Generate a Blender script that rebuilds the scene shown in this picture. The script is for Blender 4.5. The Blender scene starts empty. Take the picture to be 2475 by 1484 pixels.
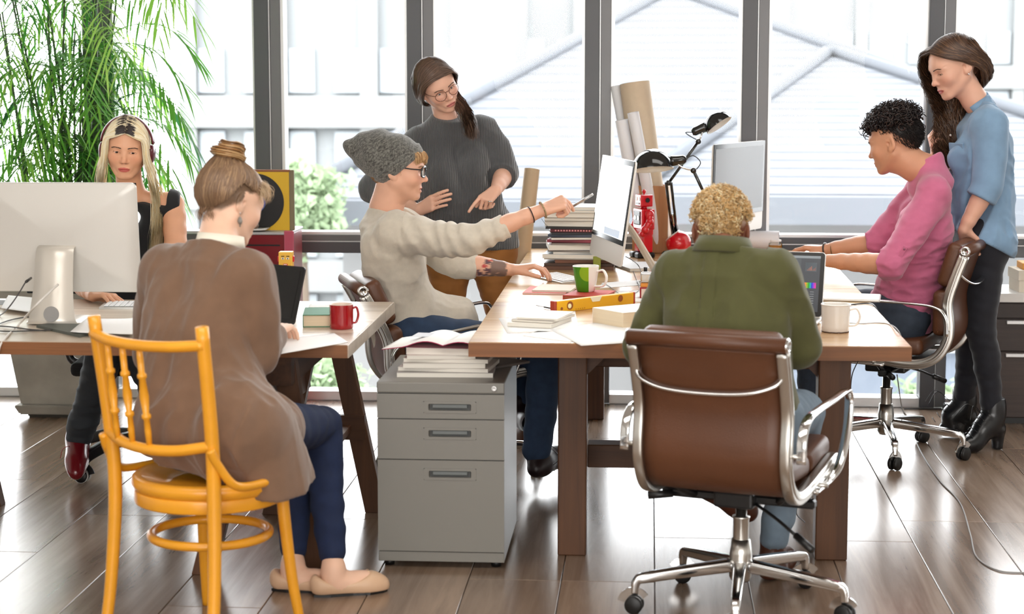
import bpy, bmesh, math, random
import numpy as np
from mathutils import Vector, Matrix, Euler
random.seed(7); np.random.seed(7)
C = bpy.context.scene.collection
SC = bpy.context.scene
PI = math.pi
# ------------------------------------------------------------------ camera
F_PX, CX, CY, CAM_H = 4600.0, 1237.5, 742.0, 1.62
YAW, PIT = math.radians(4.1076), math.radians(7.2354)
cam_d = bpy.data.cameras.new('camera')
cam_d.sensor_width = 36.0
cam_d.lens = F_PX / 2475.0 * 36.0
cam_d.dof.use_dof = True
cam_d.dof.focus_distance = 7.4
cam_d.dof.aperture_fstop = 3.4
cam_d.clip_end = 400
cam = bpy.data.objects.new('camera', cam_d); C.objects.link(cam)
cam.location = (0, 0, CAM_H)
cam.rotation_euler = (PI / 2 - PIT, 0, YAW)
SC.camera = cam
# ------------------------------------------------------------------ exposure, sky, lights
SC.view_settings.view_transform = 'Standard'
SC.view_settings.look = 'None'
SC.view_settings.exposure = 0.0
SC.view_settings.gamma = 1.0
SC.view_settings.use_curve_mapping = False
SC.cycles.use_denoising = True
SC.cycles.max_bounces = 8
SC.cycles.transparent_max_bounces = 16
SC.cycles.caustics_reflective = False
SC.cycles.caustics_refractive = False
w = bpy.data.worlds.new('sky'); SC.world = w; w.use_nodes = True
bgn = w.node_tree.nodes['Background']
bgn.inputs[0].default_value = (0.96, 0.985, 1.0, 1); bgn.inputs[1].default_value = 9.0

def area(name, loc, rot, sx, sy, power, col=(1, 1, 1)):
    d = bpy.data.lights.new(name, 'AREA'); d.shape = 'RECTANGLE'; d.size = sx; d.size_y = sy
    d.energy = power; d.color = col
    o = bpy.data.objects.new(name, d); C.objects.link(o); o.location = loc; o.rotation_euler = rot
    return o
# added fill light behind the camera, standing where no window is modelled
area('rear_fill_light', (0.4, -2.9, 1.9), (math.radians(84), 0, 0), 6.5, 2.4, 350, (1.0, 0.985, 0.96))
# two added soft fill panels under the ceiling, without lamp bodies
area('ceiling_fill_light', (-1.2, 3.6, 3.12), (0, 0, 0), 3.0, 1.2, 60, (1.0, 0.97, 0.92))
area('ceiling_fill_light', (1.4, 6.4, 3.12), (0, 0, 0), 3.0, 1.2, 40, (1.0, 0.97, 0.92))

# ------------------------------------------------------------------ geometry of the lens, for measuring the place
_fw = np.array([-math.sin(YAW) * math.cos(PIT), math.cos(YAW) * math.cos(PIT), -math.sin(PIT)])
_rt = np.array([math.cos(YAW), math.sin(YAW), 0.0]); _up = np.cross(_rt, _fw); _O = np.array([0, 0, CAM_H])
def _ray(u, v): return _fw + _rt * (u - CX) / F_PX - _up * (v - CY) / F_PX
def aY(u, v, Y): r = _ray(u, v); return _O + r * Y / r[1]
def aZ(u, v, Z): r = _ray(u, v); return _O + r * (Z - CAM_H) / r[2]
def aX(u, v, X): r = _ray(u, v); return _O + r * X / r[0]

# ------------------------------------------------------------------ materials
def lin(c):
    out = []
    for v in c[:3]:
        v = v / 255.0
        out.append(v / 12.92 if v <= 0.04045 else ((v + 0.055) / 1.055) ** 2.4)
    return tuple(out)
MATS = {}
def M(name, rgb, rough=0.5, metal=0.0, var=None, bump=None, spec=0.5, coat=0.0, sheen=0.0, emit=0.0, trans=0.0, vcol=False, stretch=None, sss=0.0, backlit=0.0):
    """var=(scale, amount) mottles the colour, bump=(scale, strength) relief; rgb in 0..255 sRGB"""
    if name in MATS: return MATS[name]
    m = bpy.data.materials.new(name); m.use_nodes = True; MATS[name] = m
    nt = m.node_tree; N = nt.nodes; L = nt.links; b = N['Principled BSDF']
    c = lin(rgb) + (1,)
    b.inputs['Base Color'].default_value = c
    b.inputs['Roughness'].default_value = rough; b.inputs['Metallic'].default_value = metal
    b.inputs['Specular IOR Level'].default_value = spec
    b.inputs['Coat Weight'].default_value = coat; b.inputs['Coat Roughness'].default_value = 0.08
    b.inputs['Sheen Weight'].default_value = sheen
    if trans: b.inputs['Transmission Weight'].default_value = trans
    if sss:
        b.inputs['Subsurface Weight'].default_value = sss
        b.inputs['Subsurface Radius'].default_value = (0.012, 0.005, 0.003); b.inputs['Subsurface Scale'].default_value = 1.0
    if emit:
        b.inputs['Emission Color'].default_value = c; b.inputs['Emission Strength'].default_value = emit
    src = None
    if vcol:
        a = N.new('ShaderNodeAttribute'); a.attribute_name = 'Col'; src = a.outputs['Color']
        L.new(src, b.inputs['Base Color'])
    if var or bump:
        tc = N.new('ShaderNodeTexCoord'); mp = N.new('ShaderNodeMapping')
        oi = N.new('ShaderNodeObjectInfo'); ad = N.new('ShaderNodeVectorMath'); ad.operation = 'MULTIPLY_ADD'
        L.new(oi.outputs['Random'], ad.inputs[0]); ad.inputs[1].default_value = (7.3, 3.1, 9.7)
        L.new(tc.outputs['Object'], ad.inputs[2]); L.new(ad.outputs[0], mp.inputs[0])
        if stretch: mp.inputs['Scale'].default_value = stretch
    if var:
        n = N.new('ShaderNodeTexNoise'); n.inputs['Scale'].default_value = var[0]; n.inputs['Detail'].default_value = 6
        L.new(mp.outputs[0], n.inputs[0])
        mr = N.new('ShaderNodeMapRange'); mr.inputs['From Min'].default_value = 0.3; mr.inputs['From Max'].default_value = 0.7
        mr.inputs['To Min'].default_value = 1 - var[1]; mr.inputs['To Max'].default_value = 1 + var[1]
        L.new(n.outputs['Fac'], mr.inputs[0])
        mx = N.new('ShaderNodeVectorMath'); mx.operation = 'SCALE'
        if src: L.new(src, mx.inputs[0])
        else: mx.inputs[0].default_value = c[:3]
        L.new(mr.outputs[0], mx.inputs['Scale']); L.new(mx.outputs[0], b.inputs['Base Color'])
    if bump:
        n2 = N.new('ShaderNodeTexNoise'); n2.inputs['Scale'].default_value = bump[0]; n2.inputs['Detail'].default_value = 3
        L.new(mp.outputs[0], n2.inputs[0])
        bp = N.new('ShaderNodeBump'); bp.inputs['Strength'].default_value = bump[1]; bp.inputs['Distance'].default_value = 0.002
        L.new(n2.outputs['Fac'], bp.inputs['Height']); L.new(bp.outputs[0], b.inputs['Normal'])
    if backlit:      # thin leaf or paper lets light through
        tr = N.new('ShaderNodeBsdfTranslucent'); ms = N.new('ShaderNodeMixShader'); ms.inputs[0].default_value = backlit
        s = b.inputs['Base Color'].links
        if s: L.new(s[0].from_socket, tr.inputs[0])
        else: tr.inputs[0].default_value = c
        out = N['Material Output']; L.new(b.outputs[0], ms.inputs[1]); L.new(tr.outputs[0], ms.inputs[2]); L.new(ms.outputs[0], out.inputs[0])
    return m

def wood(name, dark, light, axis='X', scale=1.0, rough=0.4, ring=14.0, spec=0.5, bump=0.2):
    """grain runs along axis; per-object random offset and tone"""
    if name in MATS: return MATS[name]
    m = bpy.data.materials.new(name); m.use_nodes = True; MATS[name] = m
    nt = m.node_tree; N = nt.nodes; L = nt.links; b = N['Principled BSDF']
    tc = N.new('ShaderNodeTexCoord'); oi = N.new('ShaderNodeObjectInfo')
    ad = N.new('ShaderNodeVectorMath'); ad.operation = 'MULTIPLY_ADD'
    L.new(oi.outputs['Random'], ad.inputs[0]); ad.inputs[1].default_value = (17.3, 23.1, 9.7); L.new(tc.outputs['Object'], ad.inputs[2])
    mp = N.new('ShaderNodeMapping'); L.new(ad.outputs[0], mp.inputs[0])
    sc = {'X': (0.9, ring, ring), 'Y': (ring, 0.9, ring), 'Z': (ring, ring, 0.9)}[axis]
    mp.inputs['Scale'].default_value = [v * scale for v in sc]
    n = N.new('ShaderNodeTexNoise'); n.inputs['Scale'].default_value = 1.0; n.inputs['Detail'].default_value = 8; n.inputs['Roughness'].default_value = 0.65
    n.inputs['Distortion'].default_value = 0.6
    L.new(mp.outputs[0], n.inputs[0])
    mp2 = N.new('ShaderNodeMapping'); L.new(ad.outputs[0], mp2.inputs[0]); mp2.inputs['Scale'].default_value = [v * scale * 0.22 for v in sc]
    n2 = N.new('ShaderNodeTexNoise'); n2.inputs['Scale'].default_value = 1.0; n2.inputs['Detail'].default_value = 4; L.new(mp2.outputs[0], n2.inputs[0])
    mix = N.new('ShaderNodeMath'); mix.operation = 'MULTIPLY_ADD'; mix.inputs[1].default_value = 0.55
    L.new(n.outputs['Fac'], mix.inputs[0])
    m2 = N.new('ShaderNodeMath'); m2.operation = 'MULTIPLY'; m2.inputs[1].default_value = 0.45; L.new(n2.outputs['Fac'], m2.inputs[0]); L.new(m2.outputs[0], mix.inputs[2])
    cr = N.new('ShaderNodeValToRGB'); cr.color_ramp.elements[0].position = 0.36; cr.color_ramp.elements[1].position = 0.64
    cr.color_ramp.elements[0].color = lin(dark) + (1,); cr.color_ramp.elements[1].color = lin(light) + (1,)
    L.new(mix.outputs[0], cr.inputs[0])
    mr = N.new('ShaderNodeMapRange'); mr.inputs['To Min'].default_value = 0.82; mr.inputs['To Max'].default_value = 1.15; L.new(oi.outputs['Random'], mr.inputs[0])
    sc_ = N.new('ShaderNodeVectorMath'); sc_.operation = 'SCALE'; L.new(cr.outputs[0], sc_.inputs[0]); L.new(mr.outputs[0], sc_.inputs['Scale'])
    L.new(sc_.outputs[0], b.inputs['Base Color'])
    b.inputs['Specular IOR Level'].default_value = spec
    rr = N.new('ShaderNodeMapRange'); rr.inputs['To Min'].default_value = rough - 0.05; rr.inputs['To Max'].default_value = rough + 0.07
    L.new(n.outputs['Fac'], rr.inputs[0]); L.new(rr.outputs[0], b.inputs['Roughness'])
    bp = N.new('ShaderNodeBump'); bp.inputs['Strength'].default_value = bump; bp.inputs['Distance'].default_value = 0.001
    L.new(n.outputs['Fac'], bp.inputs['Height']); L.new(bp.outputs[0], b.inputs['Normal'])
    return m

# ------------------------------------------------------------------ objects
def link(name, me, mat=None, parent=None):
    o = bpy.data.objects.new(name, me); C.objects.link(o)
    if mat is not None:
        for x in (mat if isinstance(mat, (list, tuple)) else [mat]): me.materials.append(x)
    if parent is not None: o.parent = parent
    return o
def thing(name, label, cat, loc=(0, 0, 0), rotz=0.0, group=None):
    o = bpy.data.objects.new(name, None); C.objects.link(o); o.empty_display_size = 0.05
    o.location = [float(v) for v in loc]; o.rotation_euler = (0, 0, rotz); o['label'] = label; o['category'] = cat
    if group: o['group'] = group
    return o
def tag(o, label, cat, group=None):
    o['label'] = label; o['category'] = cat
    if group: o['group'] = group
    return o
def struct(o): o['kind'] = 'structure'; return o
def smooth(me, on=True):
    me.polygons.foreach_set('use_smooth', [on] * len(me.polygons)); me.update()
def from_bm(name, bm, mat=None, parent=None, sm=False, loc=None, rot=None):
    me = bpy.data.meshes.new(name); bm.normal_update(); bm.to_mesh(me); bm.free()
    if sm: smooth(me)
    o = link(name, me, mat, parent)
    if loc is not None: o.location = [float(v) for v in loc]
    if rot is not None: o.rotation_euler = rot
    return o
def from_np(name, v, f, mat=None, parent=None, sm=True, col=None):
    me = bpy.data.meshes.new(name)
    v = np.asarray(v, np.float32); f = np.asarray(f, np.int32)
    me.vertices.add(len(v)); me.vertices.foreach_set('co', v.ravel())
    k = f.shape[1]
    me.loops.add(f.size); me.loops.foreach_set('vertex_index', f.ravel())
    me.polygons.add(len(f)); me.polygons.foreach_set('loop_start', np.arange(0, f.size, k, dtype=np.int32))
    me.update(calc_edges=True); me.validate()
    if sm: smooth(me)
    if col is not None:
        a = me.color_attributes.new('Col', 'FLOAT_COLOR', 'POINT')
        a.data.foreach_set('color', np.concatenate([col, np.ones((len(col), 1))], 1).astype(np.float32).ravel())
    return link(name, me, mat, parent)
def bm_box(bm, lo, hi, bev=0.0, seg=2, M4=None):
    r = bmesh.ops.create_cube(bm, size=1.0); vs = r['verts']
    lo = Vector([float(x) for x in lo]); hi = Vector([float(x) for x in hi]); c = (lo + hi) / 2; s = hi - lo
    for v in vs: v.co = Vector((v.co.x * s.x, v.co.y * s.y, v.co.z * s.z)) + c
    if bev > 0:
        es = list({e for v in vs for e in v.link_edges})
        r2 = bmesh.ops.bevel(bm, geom=es, offset=bev, segments=seg, affect='EDGES', profile=0.5)
        vs = list({v for f in r2['faces'] for v in f.verts} | {v for v in vs if v.is_valid})
        # collect every vertex of this island
        seen = set(vs); st = list(vs)
        while st:
            v = st.pop()
            for e in v.link_edges:
                o = e.other_vert(v)
                if o not in seen: seen.add(o); st.append(o)
        vs = list(seen)
    if M4 is not None: bmesh.ops.transform(bm, matrix=M4, verts=vs)
    return vs
def box(name, lo, hi, mat, parent=None, bev=0.0, seg=2, M4=None, sm=False):
    bm = bmesh.new(); bm_box(bm, lo, hi, bev, seg, M4)
    return from_bm(name, bm, mat, parent, sm)
def catmull(pts, n=8, closed=False):
    P = np.array(pts, float); m = len(P)
    if m < 3 or n <= 1: return P
    out = []
    rng = range(m) if closed else range(m - 1)
    for i in rng:
        if closed: p0, p1, p2, p3 = P[(i - 1) % m], P[i], P[(i + 1) % m], P[(i + 2) % m]
        else:
            p1, p2 = P[i], P[i + 1]; p0 = P[i - 1] if i > 0 else 2 * p1 - p2; p3 = P[i + 2] if i + 2 < m else 2 * p2 - p1
        for k in range(n):
            t = k / n
            out.append(0.5 * ((2 * p1) + (p2 - p0) * t + (2 * p0 - 5 * p1 + 4 * p2 - p3) * t * t + (3 * p1 - p0 - 3 * p2 + p3) * t ** 3))
    if not closed: out.append(P[-1])
    return np.array(out)
def frames(P, closed=False):
    P = np.asarray(P, float); n = len(P)
    T = np.zeros_like(P)
    if closed: T = np.roll(P, -1, 0) - np.roll(P, 1, 0)
    else: T[1:-1] = P[2:] - P[:-2]; T[0] = P[1] - P[0]; T[-1] = P[-1] - P[-2]
    T /= np.maximum(np.linalg.norm(T, axis=1, keepdims=True), 1e-9)
    a = np.array([0, 0, 1.0]) if abs(T[0][2]) < 0.9 else np.array([1.0, 0, 0])
    u = np.cross(a, T[0]); u /= np.linalg.norm(u); U = [u]
    for i in range(1, n):
        u = U[-1] - T[i] * (U[-1] @ T[i]); u /= max(np.linalg.norm(u), 1e-9); U.append(u)
    U = np.array(U); V = np.cross(T, U)
    return T, U, V
def bm_sweep(bm, P, prof, closed=False, cap=True, scale=None):
    """prof: (k,2) cross-section in the U,V frame; scale per point"""
    T, U, V = frames(P, closed); P = np.asarray(P, float); k = len(prof); n = len(P)
    rings = []
    for i in range(n):
        s = 1.0 if scale is None else scale[i]
        rings.append([bm.verts.new((P[i] + U[i] * a * s + V[i] * b * s).tolist()) for a, b in prof])
    for i in range(n if closed else n - 1):
        A, B = rings[i], rings[(i + 1) % n]
        for j in range(k): bm.faces.new((A[j], A[(j + 1) % k], B[(j + 1) % k], B[j]))
    if cap and not closed:
        bm.faces.new(rings[0][::-1]); bm.faces.new(rings[-1])
def circ(r, k=12, ry=None): return [(r * math.cos(2 * PI * i / k), (ry or r) * math.sin(2 * PI * i / k)) for i in range(k)]
def rrect(a, b, r, s=3):
    out = []
    for cx, cy, t0 in ((a - r, b - r, 0), (-a + r, b - r, PI / 2), (-a + r, -b + r, PI), (a - r, -b + r, 1.5 * PI)):
        for i in range(s + 1):
            t = t0 + PI / 2 * i / s; out.append((cx + r * math.cos(t), cy + r * math.sin(t)))
    return out
def bm_tube(bm, pts, r, k=10, n=6, closed=False, radii=None, ry=None):
    P = catmull(pts, n, closed)
    sc = None
    if radii is not None:
        x = np.linspace(0, 1, len(radii)); sc = np.interp(np.linspace(0, 1, len(P)), x, np.array(radii)); bm_sweep(bm, P, circ(1.0, k), closed, True, sc)
    else: bm_sweep(bm, P, circ(r, k, ry), closed)
def tube(name, pts, r, mat, parent=None, k=10, n=6, closed=False, radii=None, ry=None):
    bm = bmesh.new(); bm_tube(bm, pts, r, k, n, closed, radii, ry)
    return from_bm(name, bm, mat, parent, True)
def bm_lathe(bm, prof, k=24, M4=None, closed_prof=False):
    rings = []; vs = []
    for r, z in prof:
        if r < 1e-6: v = bm.verts.new((0, 0, z)); rings.append([v]); vs.append(v)
        else:
            ring = [bm.verts.new((r * math.cos(2 * PI * j / k), r * math.sin(2 * PI * j / k), z)) for j in range(k)]; rings.append(ring); vs += ring
    m = len(rings)
    for i in range(m if closed_prof else m - 1):
        A, B = rings[i], rings[(i + 1) % m]
        for j in range(k):
            a0, a1 = A[j % len(A)], A[(j + 1) % len(A)]; b0, b1 = B[j % len(B)], B[(j + 1) % len(B)]
            q = [a0]
            for v in (a1, b1, b0):
                if v not in q: q.append(v)
            if len(q) >= 3:
                try: bm.faces.new(q)
                except ValueError: pass
    if M4 is not None: bmesh.ops.transform(bm, matrix=M4, verts=vs)
    return vs
def lathe(name, prof, mat, parent=None, k=24, M4=None, sm=True, closed_prof=False):
    bm = bmesh.new(); bm_lathe(bm, prof, k, M4, closed_prof)
    bmesh.ops.recalc_face_normals(bm, faces=bm.faces)
    o = from_bm(name, bm, mat, parent, sm)
    return o
def bm_prism(bm, poly, h, M4=None):
    """poly: (x,y) outline, extruded from z=0 to h"""
    a = [bm.verts.new((x, y, 0)) for x, y in poly]; b = [bm.verts.new((x, y, h)) for x, y in poly]; n = len(poly)
    bm.faces.new(a[::-1]); bm.faces.new(b)
    for i in range(n): bm.faces.new((a[i], a[(i + 1) % n], b[(i + 1) % n], b[i]))
    if M4 is not None: bmesh.ops.transform(bm, matrix=M4, verts=a + b)
def prism(name, poly, h, mat, parent=None, M4=None, bev=0.0):
    bm = bmesh.new(); bm_prism(bm, poly, h, M4)
    bmesh.ops.recalc_face_normals(bm, faces=bm.faces)
    if bev: bmesh.ops.bevel(bm, geom=list(bm.edges), offset=bev, segments=2, affect='EDGES', profile=0.5)
    return from_bm(name, bm, mat, parent)
def basis(o, x, z):
    """4x4 with local x along x, local z as near z as can be"""
    x = Vector([float(v) for v in x]).normalized(); z = Vector([float(v) for v in z]); y = z.cross(x).normalized(); z = x.cross(y).normalized()
    m = Matrix.Identity(4)
    for i in range(3): m[i][0], m[i][1], m[i][2], m[i][3] = x[i], y[i], z[i], float(o[i])
    return m
def T4(x, y, z, rz=0.0, rx=0.0, ry=0.0): return Matrix.Translation((float(x), float(y), float(z))) @ Euler((rx, ry, rz)).to_matrix().to_4x4()
def copy_tree(o, parent=None):
    c = o.copy(); C.objects.link(c)
    if parent is not None: c.parent = parent
    for ch in list(o.children): copy_tree(ch, c)
    return c
# ================================================================== the setting
WY = 9.06                     # inner face of the window wall
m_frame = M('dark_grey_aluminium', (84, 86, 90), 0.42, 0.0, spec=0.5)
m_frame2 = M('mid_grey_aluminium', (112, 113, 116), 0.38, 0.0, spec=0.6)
m_alu = M('bright_aluminium', (225, 226, 226), 0.3, 0.3)
m_black = M('black_plastic', (18, 18, 19), 0.35)
m_wall = M('white_plaster', (228, 226, 222), 0.8)
def glass_mat(name, tint=(1, 1, 1), refl=0.06):
    m = bpy.data.materials.new(name); m.use_nodes = True; nt = m.node_tree; N = nt.nodes; L = nt.links; N.remove(N['Principled BSDF'])
    t = N.new('ShaderNodeBsdfTransparent'); t.inputs[0].default_value = tuple(tint) + (1,); g = N.new('ShaderNodeBsdfGlossy'); g.inputs['Roughness'].default_value = 0.02
    fr = N.new('ShaderNodeFresnel'); fr.inputs[0].default_value = 1.22; mx = N.new('ShaderNodeMixShader')
    L.new(fr.outputs[0], mx.inputs[0]); L.new(t.outputs[0], mx.inputs[1]); L.new(g.outputs[0], mx.inputs[2]); L.new(mx.outputs[0], N['Material Output'].inputs[0])
    return m
m_glass = glass_mat('window_glass')

# floor: wide oak planks, each its own board
m_plank = wood('oak_plank', (112, 90, 73), (160, 137, 117), 'Y', 1.0, 0.21, 16.0, 0.9, bump=0.05)
floor = struct(box('floor', (-5.0, -3.2, -0.06), (5.0, WY + 0.1, -0.014), M('dark_subfloor', (48, 36, 28), 0.9)))
PW = 0.295
plank_me = {}
def plank(x0, x1, y0, y1):
    key = (round(x1 - x0, 3), round(y1 - y0, 2))
    if key not in plank_me:
        bm = bmesh.new(); bm_box(bm, (-(x1 - x0) / 2, -(y1 - y0) / 2, -0.014), ((x1 - x0) / 2, (y1 - y0) / 2, 0.0), 0.0016, 1)
        me = bpy.data.meshes.new('plank'); bm.normal_update(); bm.to_mesh(me); bm.free(); me.materials.append(m_plank); plank_me[key] = me
    o = bpy.data.objects.new('plank', plank_me[key]); C.objects.link(o); o.parent = floor
    o.location = ((x0 + x1) / 2, (y0 + y1) / 2, 0)
joints = {0: [6.45], 1: [5.3, 7.9], 2: [6.45, 8.6], 3: [6.76], 4: [6.76], 5: [5.4, 8.1], -1: [5.87, 8.2], -2: [5.87], -3: [6.3], -4: [6.64, 8.4], -5: [5.5, 7.7], -6: [6.64], -7: [6.64, 8.6], -8: [6.1], -9: [7.2]}
for k in range(-15, 14):
    x0 = 0.03 + PW * k; cuts = [-3.0 if abs(k) < 12 else 3.0] + ([1.2 + 0.37 * (k % 3), 3.4 + 0.4 * (k % 4)] if abs(k) < 12 else []) + joints.get(k, [5.6 + (k * 0.7) % 1.6]) + [WY]
    for a, b in zip(cuts[:-1], cuts[1:]): plank(x0 + 0.0012, x0 + PW - 0.0012, a + 0.001, b - 0.001)

struct(box('ceiling', (-5, -3.2, 3.2), (5, WY + 0.25, 3.3), m_wall))
struct(box('wall_left', (-5.1, -3.2, 0), (-5.0, WY + 0.25, 3.2), m_wall))
struct(box('wall_right', (5.0, -3.2, 0), (5.1, WY + 0.25, 3.2), m_wall))
struct(box('wall_back', (-5, -3.3, 0), (5, -3.2, 3.2), m_wall))

# window wall: mullions (front bar, set-back bar, bright seam), transom, foot rail and panes
MUL = [-4.35, -3.5, -2.655, -1.825, -1.09, -0.244, 0.496, 1.358, 2.2, 3.0, 3.8, 4.6]
trim = []
for i, x in enumerate(MUL):
    t = bpy.data.objects.new('trim_%d' % (i + 1), None); C.objects.link(t); t.location = (x, WY, 0); t['kind'] = 'structure'
    trim.append(t)
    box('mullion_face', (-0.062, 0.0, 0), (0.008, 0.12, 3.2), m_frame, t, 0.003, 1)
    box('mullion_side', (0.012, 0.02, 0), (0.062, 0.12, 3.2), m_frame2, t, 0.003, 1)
    box('mullion_seam', (0.008, 0.012, 0), (0.012, 0.1, 3.2), m_alu, t)  # bright metal seam carries the thin highlight line in its colour
for i in range(len(MUL) - 1):
    a, b = MUL[i] + 0.062, MUL[i + 1] - 0.062
    t = bpy.data.objects.new('window_%d' % (i + 1), None); C.objects.link(t); t.location = ((a + b) / 2, WY, 0); t['kind'] = 'structure'
    h = (b - a) / 2
    box('transom', (-h, 0.0, 0.722), (h, 0.12, 0.775), m_frame, t, 0.003, 1)
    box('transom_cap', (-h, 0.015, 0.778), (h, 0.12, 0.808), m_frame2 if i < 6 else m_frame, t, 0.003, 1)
    box('transom_seam', (-h, 0.01, 0.774), (h, 0.1, 0.779), m_alu, t)
    box('sill_strip', (-h, 0.03, 0.808), (h, 0.12, 0.822), m_alu, t)  # bright strip stands in for the reflection along the rail
    box('foot_rail', (-h, 0.0, 0.0), (h, 0.12, 0.045), m_alu, t, 0.003, 1)
    box('head_rail', (-h, 0.0, 3.08), (h, 0.12, 3.2), m_frame, t, 0.003, 1)
    box('side_strip', (-h, 0.03, 0.82), (-h + 0.014, 0.12, 3.08), m_alu, t); box('side_strip', (h - 0.014, 0.03, 0.82), (h, 0.12, 3.08), m_alu, t)  # pale strips put the white-lit reveal into colour
    box('pane', (-h + 0.01, 0.07, 0.815), (h - 0.01, 0.078, 3.09), m_glass, t)
    box('pane', (-h, 0.07, 0.04), (h, 0.078, 0.725), m_glass, t)
    if i in (4, 7, 3):       # casement handle standing on the transom
        hx = {4: -0.05, 7: -0.26, 3: -0.3}[i]
        if i == 3: continue
        hd = bpy.data.objects.new('handle', None)
        bm = bmesh.new(); bm_box(bm, (hx - 0.075, -0.03, 0.808), (hx + 0.075, 0.03, 0.83), 0.004, 1)
        bm_tube(bm, [(hx - 0.05, -0.012, 0.82), (hx - 0.05, -0.02, 0.87), (hx - 0.02, -0.025, 0.885), (hx + 0.1, -0.025, 0.885)], 0.008, 8, 6)
        from_bm('window_handle', bm, m_black, t)

# ------------------------------------------------------------------ outside; veiling haze put into pale, even colours
m_tower = M('tower_render', (128, 130, 130), 0.9); m_tower2 = M('tower_wall', (128, 131, 132), 0.9)  # back wall grey kept close to the front grey
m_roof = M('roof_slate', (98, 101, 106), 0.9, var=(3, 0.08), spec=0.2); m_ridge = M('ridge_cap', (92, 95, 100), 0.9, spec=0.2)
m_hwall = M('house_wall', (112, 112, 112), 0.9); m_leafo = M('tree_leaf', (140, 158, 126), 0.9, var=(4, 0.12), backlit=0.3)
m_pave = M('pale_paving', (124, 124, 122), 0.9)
struct(box('ground', (-60, WY + 0.3, -7.2), (60, 110, -7.0), m_pave))
def tower(label, x0, x1, y, ztop, zbot=-7, cols=6, fl=1.5, dep=8):
    t = thing('apartment_building', label, 'building', ((x0 + x1) / 2, y, zbot))
    wdt = x1 - x0; box('wall', (-wdt / 2, 0.6, 0), (wdt / 2, dep, ztop - zbot), m_tower2, t)
    nf = int((ztop - zbot) / fl)
    for k in range(nf):
        z = k * fl
        box('balcony_slab', (-wdt / 2 - 0.1, 0.3, z), (wdt / 2 + 0.1, 0.62, z + fl * 0.38), m_tower, t)
        for c in range(cols):
            cx = -wdt / 2 + (c + 0.5) * wdt / cols
            box('window', (cx - wdt / cols * 0.28, 0.5, z + fl * 0.42), (cx + wdt / cols * 0.28, 0.66, z + fl * 0.95), M('tower_glass', (150, 156, 160), 0.7), t)
    for c in range(0, cols + 1, 2):
        cx = -wdt / 2 + c * wdt / cols; box('pier', (cx - 0.16, 0.36, 0), (cx + 0.16, 0.7, ztop - zbot), m_tower, t)
    return t
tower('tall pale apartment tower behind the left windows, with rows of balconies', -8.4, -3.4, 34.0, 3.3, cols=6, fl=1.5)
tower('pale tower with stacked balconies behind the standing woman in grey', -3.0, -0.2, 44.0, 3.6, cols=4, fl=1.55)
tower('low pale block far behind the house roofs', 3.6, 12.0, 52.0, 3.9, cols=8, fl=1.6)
def slope_roof(t, A, B, Cc, D, n, mat, name='roof_course'):
    """courses of tiles from eave edge A-B up to ridge edge D-Cc, each a lapped slab"""
    A, B, Cc, D = [np.array(p, float) for p in (A, B, Cc, D)]
    nrm = np.cross(B - A, D - A); nrm /= np.linalg.norm(nrm)
    for i in range(n):
        s0, s1 = i / n, (i + 1.12) / n; s1 = min(s1, 1.0)
        a, b = A + (D - A) * s0, B + (Cc - B) * s0; d, c = A + (D - A) * s1, B + (Cc - B) * s1
        up = nrm * 0.014
        bm = bmesh.new(); vs = [bm.verts.new(p.tolist()) for p in (a, b, c, d, a + up, b + up, c + up * 0.2, d + up * 0.2)]
        for q in ((3, 2, 1, 0), (4, 5, 6, 7), (0, 1, 5, 4), (1, 2, 6, 5), (2, 3, 7, 6), (3, 0, 4, 7)): bm.faces.new([vs[j] for j in q])
        bmesh.ops.recalc_face_normals(bm, faces=bm.faces)
        from_bm(name, bm, mat, t)
def house(label, y, ex0, ex1, ez, rx0, rx1, ry, rz, n=16, zb=-7):
    """hipped roof seen from the eave side"""
    t = thing('tiled_house', label, 'house', (0, 0, zb)); o = -zb
    box('wall', (ex0 + 0.4, y + 0.4, 0), (ex1 - 0.4, 2 * ry - y - 0.4, ez + o), m_hwall, t)
    slope_roof(t, (ex0, y, ez + o), (ex1, y, ez + o), (rx1, ry, rz + o), (rx0, ry, rz + o), n, m_roof)
    bm = bmesh.new(); 
    for q in ([(ex0, y, ez + o), (rx0, ry, rz + o), (ex0, 2 * ry - y, ez + o)], [(ex1, y, ez + o), (ex1, 2 * ry - y, ez + o), (rx1, ry, rz + o)], [(ex0, 2 * ry - y, ez + o), (rx0, ry, rz + o), (rx1, ry, rz + o), (ex1, 2 * ry - y, ez + o)]):
        bm.faces.new([bm.verts.new(p) for p in q])
    from_bm('rear_slopes', bm, m_roof, t)
    for p, q in (((ex0, y, ez), (rx0, ry, rz)), ((ex1, y, ez), (rx1, ry, rz)), ((rx0, ry, rz), (rx1, ry, rz))):
        tube('ridge_cap', [(p[0], p[1], p[2] + o + 0.06), (q[0], q[1], q[2] + o + 0.04)], 0.085, m_ridge, t, 6, 1)
    box('gutter', (ex0 - 0.1, y - 0.25, ez + o - 0.25), (ex1 + 0.1, y + 0.05, ez + o), m_ridge, t)
    return t
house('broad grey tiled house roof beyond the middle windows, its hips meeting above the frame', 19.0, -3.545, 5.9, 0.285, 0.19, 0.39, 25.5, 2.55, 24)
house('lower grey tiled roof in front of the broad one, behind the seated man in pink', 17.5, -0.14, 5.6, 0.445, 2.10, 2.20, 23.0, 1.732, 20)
t = thing('garden_wall', 'long low blue-grey wall below the tiled roof', 'wall', (4.0, 16.6, -7))
box('wall_face', (-3.2, 0, 0), (3.6, 0.3, 6.15), M('bluegrey_wall', (94, 101, 112), 0.9), t); box('coping', (-3.3, -0.08, 6.15), (3.7, 0.38, 6.28), m_tower, t)
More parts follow.
